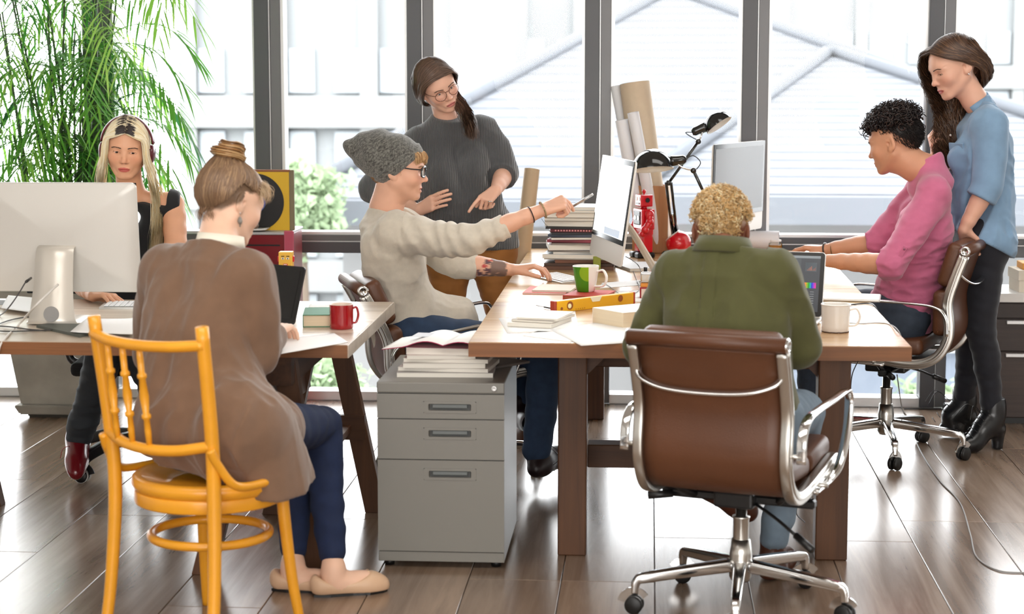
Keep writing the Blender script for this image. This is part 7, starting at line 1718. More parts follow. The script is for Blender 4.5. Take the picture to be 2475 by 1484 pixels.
    m_bn = M('heather_knit', (255, 255, 255), 0.95, vcol=True, bump=(420, 0.9), sheen=0.4); p.add('beanie', b, m_bn, heather)
    # pale knit top
    def folds(P):
        q = P @ np.stack([f, r, up], 1); a = 0.0055 * crease(q, (12, 9, 8), 44) + 0.003 * crease(q, (20, 18, 22), 45)
        low = np.clip((0.92 - P[:, 2]) / 0.25, 0, 1); return a + low * 0.006 * np.sin(q[:, 0] * 34 - q[:, 2] * 42 + 2 * np.sin(q[:, 2] * 9))
    g = Vol((-1.16, 6.98, 0.47), (-0.30, 7.8, 1.25), 0.0060)
    torso_shape(g, J, 0.016, False, 1.0, belly=0.006)
    g.cone(N_ - up * 0.06 - f * 0.01, N_ + up * 0.02, 0.095, 0.066, 0.04); g.limb([J['waist'] - up * 0.02, pel + f * 0.02 + up * 0.03, pel + f * 0.16 + up * 0.02], [0.12, 0.162, 0.142], 0.06, 3)
    for S, E_2, W_2, k in ((J['shr'], Er, Wr, 0.54), (J['shl'], El, Wl, 0.36)):
        t_ = E_2 + (W_2 - E_2) * k; n_ = nrm(W_2 - E_2); g.limb([S, S * 0.5 + E_2 * 0.5 - up * 0.012, E_2 - up * 0.006], [0.072, 0.066, 0.056], 0.035, 4); g.cone(E_2 - up * 0.006, t_, 0.056, 0.047, 0.02)
        g.cuff(t_ - n_ * 0.012, n_, W_2)
    def sleeve(P):
        t_ = (P - J['shr']) @ nrm(Er - J['shr']); d = np.linalg.norm(P - J['shr'] - t_[:, None] * nrm(Er - J['shr']), axis=1); m = (t_ > 0.03) & (t_ < 0.42) & (d < 0.1)
        return m * 0.0035 * np.sin(t_ * 115 + (P[:, 2] - 1.0) * 60 + 1.2 * np.sin(t_ * 31))
    g.displace(folds); g.displace(sleeve); nk = N_ + up * 0.004; g.cut(nk, nrm(up * 0.9 + f * 0.25), nk - 0.12, nk + V3(0.12, 0.12, 0.2), 0.005)
    m_kn = M('oat_knit', (206, 197, 182), 0.95, var=(60, 0.04), bump=(620, 0.5), sheen=0.3); p.add('knit_top', g, m_kn)
    # jeans, dark shoes with laces
    j = Vol((-1.1, 6.95, 0.10), (-0.1, 7.85, 0.76), 0.008)
    for S, K_, A_ in ((J['hpl'], Kl, Al), (J['hpr'], Kr, Ar)): skin_leg(j, S, K_, A_ + nrm(K_ - A_) * 0.02, False, 0.014, 0.05)
    j.cone(J['hpl'], J['hpr'], 0.122, 0.122, 0.04); j.cone(Ar + nrm(Kr - Ar) * 0.02, Ar + nrm(Kr - Ar) * 0.06, 0.056, 0.054, 0.01); j.displace(lambda P: 0.004 * noise3(P, (30, 30, 30), 6))
    p.add('jeans', j, M('blue_denim', (40, 60, 88), 0.85, var=(30, 0.16), bump=(900, 0.3)))
    m_ds = M('dark_aubergine_leather', (34, 22, 26), 0.4)
    for A_, toe in ((Ar, aZ(1352, 1155, 0.025)), (Al, aY(1290, 1060, 7.40))):
        u_ = nrm(V3(-0.35, 0.05, 0.9)); d = nrm(toe - A_); h_ = Vol(np.minimum(A_, toe) - 0.14, np.maximum(A_, toe) + 0.14, 0.0055); shoe(h_, A_, toe, u_, 0.075); h_.cut((0, 0, 0.003), (0, 0, -1)); p.add('shoe', h_, m_ds)
        bm = bmesh.new()
        for q in range(4):
            a = A_ + d * (0.035 + 0.02 * q) + V3(0, 0, 0.012 - 0.012 * q) + u_ * 0.012; sd = nrm(np.cross(d, u_)); bm_tube(bm, [a - sd * 0.026, a + u_ * 0.012, a + sd * 0.026], 0.0018, 6, 3)
        a = A_ + d * 0.05 + u_ * 0.03
        for sg in (-1, 1): bm_tube(bm, [a, a + V3(0.03, -0.02 * sg, 0.035), a + V3(0.075, -0.03 * sg, 0.0), a + V3(0.05, -0.04 * sg, -0.03)], 0.0014, 6, 5)
        o = p.obj(from_bm('laces', bm, m_black, None, True)); o['kind'] = 'stuff'
    dW = nrm(Wr - Er); band(p, 'bracelet', Wr - dW * 0.045, dW, 0.034, M('cord_dark', (52, 38, 36), 0.6), 0.0024); band(p, 'bracelet', Wr + dW * 0.004, dW, 0.0335, M('braid_tan', (150, 130, 96), 0.6, var=(160, 0.7)), 0.0036)
    tube_ = tube('bracelet_cord', [tuple(Wr - V3(0.0, 0.03, 0.03)), tuple(Wr + V3(0.015, -0.035, -0.05)), tuple(Wr + V3(0.035, -0.035, -0.068))], 0.0008, m_black, None, 6, 4); p.obj(tube_)
    # the pen, a thing of its own
    a = tr[0] + V3(-0.006, -0.006, 0.012); b2 = aY(1432, 470, 7.26)
    t = thing('pen', 'silver pen held in the pointing hand of the beanie wearer', 'pen', a.tolist()); d = b2 - a; a0 = -d * 0.55
    tube('barrel', [tuple(d * 0.12), tuple(d)], 0.0052, M('pen_silver', (196, 198, 200), 0.25, 0.8), t, 12, 1); tube('grip', [tuple(a0), tuple(d * 0.12)], 0.0046, m_black, t, 10, 1); tube('cap_end', [tuple(d * 0.99), tuple(d * 1.02)], 0.0042, m_chrome, t, 10, 1)
    return p
if want('olive'): build_olive()
if want('beanie'): build_beanie()
# ------------------------------------------------------------------ the woman with round glasses, standing
def build_glasses():
    f = nrm(V3(0.22, -0.975, 0)); r = np.array([f[1], -f[0], 0]); up = V3(0, 0, 1)
    p = Person('standing woman with round glasses and brown ponytail in a dark grey ribbed sweater', (-0.95, 8.2))
    R = rot(214, 17, 29); s = 0.96; c = aY(1019, 226, 8.14) - R @ (V3(0.0775, -0.018, -0.006) * s)
    N_ = aY(1082, 296, 8.24); pel = aY(1136, 602, 8.22)
    J = dict(pel=pel, neck=N_, hpl=pel - r * 0.09, hpr=pel + r * 0.09); J['chest'] = aY(1098, 402, 8.22); J['waist'] = aY(1118, 505, 8.22)
    J['shr'] = aY(1012, 346, 8.20); J['shl'] = aY(1170, 318, 8.26)
    Er, Wr = aY(900, 455, 8.28), aY(1012, 508, 8.06); El, Wl = aY(1220, 418, 8.20), aY(1200, 458, 8.03)
    Kr, Ar = V3(pel[0] - 0.10, 8.19, 0.52), V3(pel[0] - 0.12, 8.22, 0.08); Kl, Al = V3(pel[0] + 0.15, 8.17, 0.52), V3(pel[0] + 0.21, 8.20, 0.08)
    fine = [(c - 0.14, c + 0.14, 0.0022), (Wr - V3(0.03, 0.09, 0.05), Wr + V3(0.20, 0.06, 0.11), 0.0031), (Wl - V3(0.14, 0.12, 0.12), Wl + 0.05, 0.0031)]
    v = Vol((-1.45, 7.85, 0.02), (-0.55, 8.5, 1.80), 0.011, fine)
    torso_shape(v, J, -0.016, True)
    for S, E_2, W_2 in ((J['shr'], Er, Wr), (J['shl'], El, Wl)): skin_arm(v, S, E_2, W_2)
    for S, K_, A_ in ((J['hpl'], Kl, Al), (J['hpr'], Kr, Ar)): skin_leg(v, S, K_, A_, True, -0.012)
    W = head_shape(v, c, R, s, False, 1.0, 0.94, 0.0015, True, 0.85, 0.5, N_ - up * 0.01, 0.046)
    hand_shape(v, Wr, nrm(aY(1070, 478, 8.0) - Wr), V3(0.25, 0.9, -0.25), 1, ((0.15, 0.25, 0.2), (0.2, 0.3, 0.2), (0.25, 0.3, 0.2), (0.3, 0.3, 0.2)), (0.12, 0.2), 0.92, 0.02)
    hand_shape(v, Wl, nrm(aY(1170, 486, 7.97) - Wl), V3(0.05, 0.75, -0.65), -1, ((0.3, 0.15, 0.1), (1.1, 1.3, 0.8), (1.2, 1.4, 0.8), (1.2, 1.4, 0.8)), (0.4, 0.5), 0.92, 0.04)
    hl = lambda x, y, z: np.clip((z - 0.078 + 0.3 * np.abs(x) * (y > 0) + 0.9 * np.clip(0.035 - y, 0, 0.2) * 0.9) / 0.008, 0, 1)
    p.add('body', v, mat_skin('skin_fair_rosy'), face_colors(inv(c, R, s), (228, 180, 156), (184, 96, 94), (hl, (62, 46, 38)), 0.4))
    p.eyes(W, R, s, (0.05, 1, -0.3), (96, 112, 116)); p.brows(W, (84, 62, 50), 0.004, 1.0)
    spectacles(p, W, M('brown_wire', (112, 70, 50), 0.3, 0.4), 0.0255, 0.0225, -0.005, 0.0013, 0.003)
    # smooth hair parted off-centre, gathered over her left shoulder
    G = []
    for y0 in (0.082, 0.06, 0.03, -0.01, -0.05, -0.09):
        G.append([W(-0.018, y0, 0.112 - 0.25 * abs(y0) - 0.02 * (y0 > 0.07)), W(0.040, y0 + 0.002, 0.100 - 0.3 * abs(y0)), W(0.079, y0 * 0.75 - 0.004, 0.050), W(0.090, y0 * 0.45 - 0.022, -0.005), W(0.082, y0 * 0.2 - 0.055, -0.058), W(0.05, -0.085, -0.098), W(0.0, -0.10, -0.115)])
    H1 = flow(G, 1700, 16, 5, 0.0045, 0.0015, 0.12)
    G = []
    for y0 in (0.085, 0.06, 0.03, -0.01, -0.05, -0.09):
        G.append([W(-0.020, y0, 0.112 - 0.25 * abs(y0) - 0.02 * (y0 > 0.07)), W(-0.058, y0, 0.090 - 0.25 * abs(y0)), W(-0.082, y0 * 0.8 - 0.008, 0.035), W(-0.084, y0 * 0.5 - 0.03, -0.02), W(-0.074, y0 * 0.3 - 0.04, -0.07), W(-0.075, -0.02, -0.12)])
    H2 = flow(G, 900, 14, 6, 0.0045, 0.0015, 0.12)
    cb = W(-0.01, -0.03, 0.0)
    a0 = W(-0.066, -0.045, -0.085); G = []
    for k in range(4): o = V3((k - 1.5) * 0.012, -0.008 * (k % 2), 0); G.append([W(-0.05, -0.07, -0.04) + o * 0.5, a0 + o, aY(1120, 262, 8.12) + o, aY(1136, 300, 8.08) + o * 1.1, aY(1141, 332, 8.07) + o * 0.7])
    H3 = flow(G, 560, 18, 7, 0.008, 0.004, 0.10)
    for nm, H_, n in (('hair', H1, 1), ('side_hair', H2, 2), ('ponytail', H3, 3)): strands(nm, H_, 0.0017, tones(len(H_), (82, 62, 50), 0.16, n, (104, 80, 64), 0.35), p.t, p.off, 0.36, flat=True)
    # ribbed sweater
    def folds(P):
        q = P @ np.stack([f, r, up], 1); return 0.004 * crease(q, (10, 8, 10), 54) + 0.003 * crease(q, (18, 14, 20), 55) * (P[:, 2] < 1.1)
    g = Vol((-1.45, 7.85, 0.72), (-0.5, 8.55, 1.55), 0.0058)
    torso_shape(g, J, 0.018, True, 1.05, 0.9, belly=0.028)
    g.limb([J['waist'], pel + up * 0.06, pel - up * 0.03], [0.132, 0.142, 0.138], 0.05, 3, f, 0.85); g.cone(J['hpl'] + up * 0.05, J['hpr'] + up * 0.05, 0.118, 0.118, 0.05)
    g.cone(N_ - up * 0.06, N_ + up * 0.05, 0.10, 0.062, 0.05)
    for S, E_2, W_2, k in ((J['shr'], Er, Wr, 0.30), (J['shl'], El, Wl, 0.30)):
        t_ = E_2 + (W_2 - E_2) * k; n_ = nrm(W_2 - E_2); g.limb([S, S * 0.5 + E_2 * 0.5 + r * (0.012 if S is J['shr'] else -0.014), E_2], [0.060, 0.062, 0.060], 0.035, 4); g.cone(E_2, t_, 0.060, 0.056, 0.02); g.cone(t_ - n_ * 0.05, t_, 0.058, 0.060, 0.006); g.cuff(t_ - n_ * 0.006, n_, W_2)
        g.cone(S * 0.3 + E_2 * 0.7, S * 0.22 + E_2 * 0.78, 0.066, 0.066, 0.008)
    g.displace(folds); nk = N_ + up * 0.036; g.cut(nk, nrm(up + f * 0.40), nk - 0.12, nk + V3(0.12, 0.12, 0.2), 0.005); g.cut(pel + V3(0, 0, 0.004), -up, None, None, 0.004)
    m_sw = M('charcoal_rib_knit', (80, 82, 84), 0.95, bump=(500, 0.3), sheen=0.4)
    if not m_sw.get('ribbed'):
        m_sw['ribbed'] = 1; N = m_sw.node_tree.nodes; L = m_sw.node_tree.links; b = N['Principled BSDF']; tc = N.new('ShaderNodeTexCoord'); wv = N.new('ShaderNodeTexWave'); wv.wave_type = 'BANDS'; wv.bands_direction = 'X'; wv.inputs['Scale'].default_value = 46; wv.inputs['Distortion'].default_value = 1.2; wv.inputs['Detail Scale'].default_value = 0.6
        L.new(tc.outputs['Object'], wv.inputs[0]); bp = N.new('ShaderNodeBump'); bp.inputs['Strength'].default_value = 0.9; bp.inputs['Distance'].default_value = 0.004; L.new(wv.outputs['Fac'], bp.inputs['Height']); L.new(bp.outputs[0], b.inputs['Normal'])
    p.add('sweater', g, m_sw)
    # mustard trousers, shoes
    j = Vol((-1.4, 7.9, 0.05), (-0.4, 8.5, 1.0), 0.008)
    for S, K_, A_ in ((J['hpl'], Kl, Al), (J['hpr'], Kr, Ar)): skin_leg(j, S, K_, A_ + up * 0.03, True, 0.010, 0.05)
    j.cone(J['hpl'], J['hpr'], 0.116, 0.116, 0.05); j.displace(lambda P: 0.003 * crease(P, (10, 10, 22), 6)); p.add('trousers', j, M('mustard_twill', (158, 104, 50), 0.85, var=(20, 0.06), bump=(900, 0.3)))
    for A_ in (Al, Ar): h_ = Vol(A_ - 0.24, A_ + 0.24, 0.008); shoe(h_, A_, A_ + f * 0.2 - up * 0.06, up, 0.075); h_.cut((0, 0, 0.003), (0, 0, -1)); p.add('shoe', h_, M('brown_shoe_leather', (84, 44, 28), 0.35))
    o = lathe('ring', [(0.0078, -0.0015), (0.0092, -0.0015), (0.0092, 0.0015), (0.0078, 0.0015)], m_chrome, None, 14, None, True, True); o.location = aY(1184, 487, 7.955).tolist(); p.obj(o)
    return p
# ------------------------------------------------------------------ the woman with the bun, from behind
def build_bun():
    f = nrm(V3(0.47, 0.88, 0)); r = np.array([f[1], -f[0], 0]); up = V3(0, 0, 1)
    p = Person('woman with a hair bun and long brown cardigan, seated on the yellow chair', (-1.25, 5.27))
    R = rot(-46, 24, -6); s = 1.0; c = aY(583, 487, 5.52) - R @ (V3(0.0775, -0.018, -0.004) * s)
    N_ = aY(528, 592, 5.49); pel = V3(-1.235, 5.30, 0.585)
    J = dict(pel=pel, neck=N_, hpl=pel - r * 0.095, hpr=pel + r * 0.095); J['chest'] = aY(492, 735, 5.46); J['waist'] = aY(480, 890, 5.40)
    J['shl'] = aY(402, 655, 5.55); J['shr'] = aY(600, 668, 5.40)
    El, Wl = aY(375, 850, 5.62), aY(440, 815, 5.95); Er, Wr = aY(622, 850, 5.43), aY(664, 803, 5.80); Hr = aY(694, 790, 5.90); Hl = Wl + V3(0.06, 0.08, -0.01)
    Kr, Ar = aY(778, 1028, 5.84), aZ(806, 1372, 0.085); Kl, Al = aY(722, 1040, 5.90), aZ(708, 1362, 0.085)
    fine = [(c - 0.14, c + 0.14, 0.0026), (Wr - 0.05, Wr + V3(0.13, 0.16, 0.08), 0.0031)]
    v = Vol((-1.75, 5.0, 0.02), (-0.75, 6.2, 1.45), 0.010, fine)
    torso_shape(v, J, -0.016, True)
    for S, E_2, W_2 in ((J['shr'], Er, Wr), (J['shl'], El, Wl)): skin_arm(v, S, E_2, W_2)
    for S, K_, A_ in ((J['hpl'], Kl, Al), (J['hpr'], Kr, Ar)): skin_leg(v, S, K_, A_, True, -0.008)
    W = head_shape(v, c, R, s, False, 0.7, 0.96, 0, True, 0.85, 0.5, N_, 0.050)
    hand_shape(v, Wr, nrm(Hr - Wr + up * 0.004), -up + f * 0.1, 1, ((0.35, 0.5, 0.3), (0.4, 0.5, 0.3), (0.45, 0.5, 0.3), (0.5, 0.5, 0.3)), (0.5, 0.2), 0.92, 0.06)
    hand_shape(v, Wl, nrm(Hl - Wl), -up, -1, (0.35, 0.35, 0.4, 0.45), (0.5, 0.2), 0.92)
    for A_, toe in ((Ar, aZ(935, 1412, 0.02)), (Al, aZ(838, 1416, 0.02))): d = nrm((toe - A_) * V3(1, 1, 0)); v.limb([A_, A_ - up * 0.05 + d * 0.01, A_ + d * 0.10 - up * 0.045], [0.036, 0.034, 0.03], 0.02, 3)
    hl = lambda x, y, z: np.clip((z + 0.052 - 1.15 * np.clip(y + 0.055, 0, 0.2) * (np.abs(x) > 0.02) - 0.0) / 0.014, 0, 1) * ((z > 0.03) | (y < -0.015) | (np.abs(x) < 0.02))
    p.add('body', v, mat_skin('skin_pale'), face_colors(inv(c, R, s), (232, 190, 164), (190, 110, 100), (hl, (112, 88, 68)), 0.4))
    p.eyes(W, R, s, (0, 1, -0.4)); p.brows(W, (130, 100, 76))
    # hair swept up from the nape and temples into the bun
    bun = W(0.0, -0.060, 0.135); T_ = W(0, -0.058, 0.112); G = []
    for a in np.linspace(-2.75, 2.75, 18):
        x, y = 0.080 * math.sin(a), -0.018 - 0.101 * math.cos(a); fr = max(0, -math.cos(a)); z0 = -0.060 + 0.055 * abs(math.sin(a)) ** 1.5 + 0.115 * fr + 0.070 * math.exp(-((abs(a) - 1.5) / 0.30) ** 2)
        tp = 1 - 0.26 * max(0, math.cos(a)) ** 0.5; G.append([W(x * 0.97 * tp, y * (1 - 0.15 * fr) if fr else y * 0.96 * tp, z0), W(x * 1.06, y * 1.02, z0 * 0.5 + 0.022), W(x * 0.90, y * 0.92, 0.075), W(x * 0.45, y * 0.55 - 0.025, 0.112), T_ + (bun - T_) * 0.3])
    H1 = flow(G, 2900, 12, 5, 0.0042, 0.0014, 0.09)
    cols = tones(len(H1), (124, 97, 74), 0.18, 1, (156, 126, 95), 0.28); fy = ((H1[:, 3] - c) @ R)[:, 1]; cols *= (1 + 0.7 * np.clip((fy - 0.0) / 0.08, 0, 1))[:, None]; strands('hair', H1, 0.0016, np.clip(cols, 0, 1), p.t, p.off, 0.42, (0.15, 0.9, 1, 0.9, 0.6), flat=True)
    B1 = []
    rg = np.random.RandomState(5)
    for k in range(420):
        a0 = rg.uniform(0, 6.28); lv = rg.choice([0, 0, 0, 1, 1]); t_ = np.linspace(0, 1, 12); ang = a0 + t_ * 2.6 + 0.25 * lv; rad = (0.036 - 0.010 * lv) * (1 + 0.12 * rg.normal() * 0.5); th = rg.uniform(0, 6.28); rt = 0.0155 * math.sqrt(rg.uniform(0.3, 1))
        x = np.cos(ang) * (rad + rt * math.cos(th)) + 0.012 * lv; y = np.sin(ang) * (rad + rt * math.cos(th)) - 0.004 * lv; z = rt * math.sin(th) + 0.021 * lv + 0.004 * np.sin(ang * 2 + a0 * 0.1) - 0.003
        B1.append([bun + R @ V3(x[i], y[i], z[i]) for i in range(12)])
    strands('bun', np.array(B1), 0.0022, tones(len(B1), (158, 116, 72), 0.28, 4, (206, 170, 122), 0.35), p.t, p.off, 0.4, (0.6, 1, 1, 1, 0.6))
    fz = flow([[W(0.066, 0.02, 0.065), W(0.080, 0.035, 0.05), W(0.079, 0.045, 0.005)], [W(0.055, 0.05, 0.085), W(0.066, 0.065, 0.07), W(0.066, 0.072, 0.03)], [W(0.02, 0.065, 0.10), W(0.03, 0.088, 0.085), W(0.038, 0.088, 0.055)]], 80, 12, 8, 0.006, 0.006, 0.06); strands('loose_hair', fz, 0.0007, tones(len(fz), (206, 180, 146), 0.2, 6), p.t, p.off)
    fz = flow([[W(-0.045, -0.075, -0.045), W(-0.042, -0.075, -0.06), W(-0.038, -0.066, -0.082)], [W(0.0, -0.095, -0.045), W(0.0, -0.090, -0.06), W(0.0, -0.078, -0.085)], [W(0.05, -0.08, -0.045), W(0.05, -0.085, -0.06), W(0.052, -0.07, -0.080)]], 70, 8, 9, 0.005, 0.004, 0.04); strands('nape_wisps', fz, 0.0006, tones(len(fz), (150, 118, 90), 0.25, 7), p.t, p.off)
    # earring
    e = W(0.0795, -0.012, -0.040); er = bpy.data.objects.new('earring', None); C.objects.link(er); er.parent = p.t; er.location = (e - p.off).tolist()
    tube('hook', [(0, 0, 0.006), (0.002, -0.002, 0.0), (0, 0, -0.008)], 0.0007, m_chrome, er, 6, 4); lathe('drop', [(0, -0.034), (0.005, -0.030), (0.0075, -0.022), (0.005, -0.013), (0.0015, -0.009), (0, -0.008)], M('antique_silver', (150, 146, 140), 0.35, 0.8, bump=(700, 1.0)), er, 14); lathe('bead', [(0, -0.040), (0.0025, -0.037), (0.0025, -0.035), (0, -0.033)], MATS['antique_silver'], er, 10)
    # cardigan
    def folds(P):
        q = P @ np.stack([f, r, up], 1); low = np.clip((0.98 - P[:, 2]) / 0.35, 0, 1); return 0.005 * crease(q, (8, 9, 4), 61) + (0.012 * crease(q, (11, 14, 1.5), 62)) * low + 0.003 * crease(q, (18, 18, 9), 63)
    g = Vol((-1.72, 4.98, 0.36), (-0.78, 6.0, 1.36), 0.0056)
    torso_shape(g, J, 0.020, True, 1.03, 0.8, belly=0.03)
    g.cone(N_ - up * 0.06 - f * 0.01, N_ - up * 0.012, 0.105, 0.068, 0.05)
    g.limb([J['waist'] + up * 0.03, J['waist'] * 0.4 + pel * 0.6, pel + up * 0.01], [0.135, 0.150, 0.165], 0.06, 3, f, 0.86)
    g.cone(J['hpl'] - f * 0.03, J['hpr'] - f * 0.03, 0.140, 0.140, 0.05); g.limb([J['hpr'], J['hpr'] * 0.72 + Kr * 0.28, J['hpr'] * 0.64 + Kr * 0.36], [0.12, 0.108, 0.094], 0.08, 3)
    g.limb([J['waist'] + r * 0.03 - up * 0.06, J['hpr'] + r * 0.045 + f * 0.03, J['hpr'] + r * 0.095 + f * 0.05 - up * 0.12, J['hpr'] + r * 0.11 + f * 0.06 - up * 0.24], [0.10, 0.118, 0.12, 0.12], 0.09, 4, r, 0.5)
    g.limb([J['hpl'], J['hpl'] * 0.6 + Kl * 0.4], [0.125, 0.11], 0.05, 2)
    for S, E_2, W_2 in ((J['shr'], Er, Wr), (J['shl'], El, Wl)):
        t_ = E_2 + (W_2 - E_2) * 0.80; n_ = nrm(W_2 - E_2); g.limb([S, S * 0.5 + E_2 * 0.5 + (r if S is J['shr'] else -r) * 0.012, E_2], [0.070, 0.066, 0.062], 0.04, 4); g.cone(E_2, t_, 0.062, 0.044, 0.02); g.cuff(t_ - n_ * 0.008, n_, W_2)
    g.displace(folds); nk = N_ - up * 0.010; g.cut(nk, nrm(up + f * 0.55), nk - 0.14, nk + V3(0.14, 0.14, 0.2), 0.005)
    hemc = pel - up * 0.105; g.cut(hemc, nrm(-up - r * 0.30 + f * 0.10), None, None, 0.004)
    m_cd = M('mocha_wool', (118, 90, 70), 0.95, var=(26, 0.06), bump=(520, 0.35), sheen=0.3); p.add('cardigan', g, m_cd)
    bm = bmesh.new(); P = [N_ - up * 0.002 + (-f * math.cos(a) + r * math.sin(a)) * 0.080 - up * 0.02 * (1 - math.cos(a)) + f * 0.012 for a in np.linspace(-2.3, 2.3, 26)]; bm_sweep(bm, np.array(P), [(-0.020, -0.034), (-0.012, -0.036), (0.003, 0.010), (-0.003, 0.013)]); p.obj(from_bm('cardigan_collar', bm, m_cd, None, True))
    bm = bmesh.new(); P = [N_ + up * 0.026 + (-f * math.cos(a) + r * math.sin(a)) * 0.066 - up * 0.012 * (1 - math.cos(a)) + f * 0.010 for a in np.linspace(-2.2, 2.2, 24)]; bm_sweep(bm, np.array(P), [(-0.006, -0.022), (0.0, -0.022), (0.002, 0.014), (-0.003, 0.015)]); p.obj(from_bm('shirt_collar', bm, M('ivory_cotton', (236, 230, 214), 0.85), None, True))
    # dark jeans, beige ballet flats
    j = Vol((-1.62, 4.98, 0.09), (-0.75, 6.15, 0.74), 0.0068)
    for S, K_, A_ in ((J['hpl'], Kl, Al), (J['hpr'], Kr, Ar)): skin_leg(j, S, K_, A_ + nrm(K_ - A_) * 0.05, True, 0.008, 0.05)
    j.cone(J['hpl'] - up * 0.01, J['hpr'] - up * 0.01, 0.122, 0.122, 0.05); j.displace(lambda P: 0.003 * crease(P, (12, 12, 14), 6)); p.add('jeans', j, M('indigo_denim', (18, 34, 68), 0.85, var=(30, 0.12), bump=(900, 0.3)))
    m_fl = M('beige_leather', (214, 178, 146), 0.45)
    for A_, toe in ((Ar, aZ(935, 1412, 0.02)), (Al, aZ(838, 1416, 0.02))):
        d = nrm((toe - A_) * V3(1, 1, 0)); b0 = A_ * V3(1, 1, 0) - d * 0.015; L_ = np.linalg.norm((toe - A_) * V3(1, 1, 0)) + 0.01; h_ = Vol(np.minimum(A_, toe) - 0.12, np.maximum(A_, toe) + V3(0.1, 0.1, 0.12), 0.005)
        h_.limb([b0 - d * 0.02 + up * 0.034, b0 + d * 0.06 + up * 0.030, b0 + d * (L_ - 0.055) + up * 0.026, b0 + d * (L_ - 0.012) + up * 0.020], [0.033, 0.032, 0.039, 0.024], 0.02, 4); h_.cone(b0 - d * 0.03 + up * 0.045, b0 - d * 0.026 + up * 0.03, 0.026, 0.028, 0.02)
        h_.carve(b0 + d * 0.045 + up * 0.088, np.array((0.092, 0.092, 0.050)), 0.010); h_.cut((0, 0, 0.007), (0, 0, -1)); p.add('ballet_flat', h_, m_fl)
        bm = bmesh.new(); P = [(b0 - d * 0.05), (b0 + d * 0.1), (b0 + d * L_)]; sd = np.cross(d, up); poly = []
        for t_, w_ in ((-0.05, 0.018), (0.0, 0.031), (0.07, 0.030), (L_ - 0.055, 0.038), (L_ - 0.01, 0.022), (L_ + 0.006, 0.006)): poly.append((t_, w_))
        pts = [b0 + d * t_ + sd * w_ for t_, w_ in poly] + [b0 + d * t_ - sd * w_ for t_, w_ in poly[::-1]]
        bm_prism(bm, [(q[0], q[1]) for q in pts], 0.008); bmesh.ops.recalc_face_normals(bm, faces=bm.faces); p.obj(from_bm('sole', bm, m_black))
        bw = lathe('bow', [(0, -0.012), (0.007, -0.010), (0.002, 0), (0.007, 0.010), (0, 0.012)], m_fl, None, 10, T4(0, 0, 0) @ Euler((PI / 2, 0, 0)).to_matrix().to_4x4()); bw.location = (b0 + d * (L_ - 0.055) + up * 0.064).tolist(); bw.rotation_euler = (0, 0, math.atan2(d[1], d[0])); p.obj(bw)
    return p
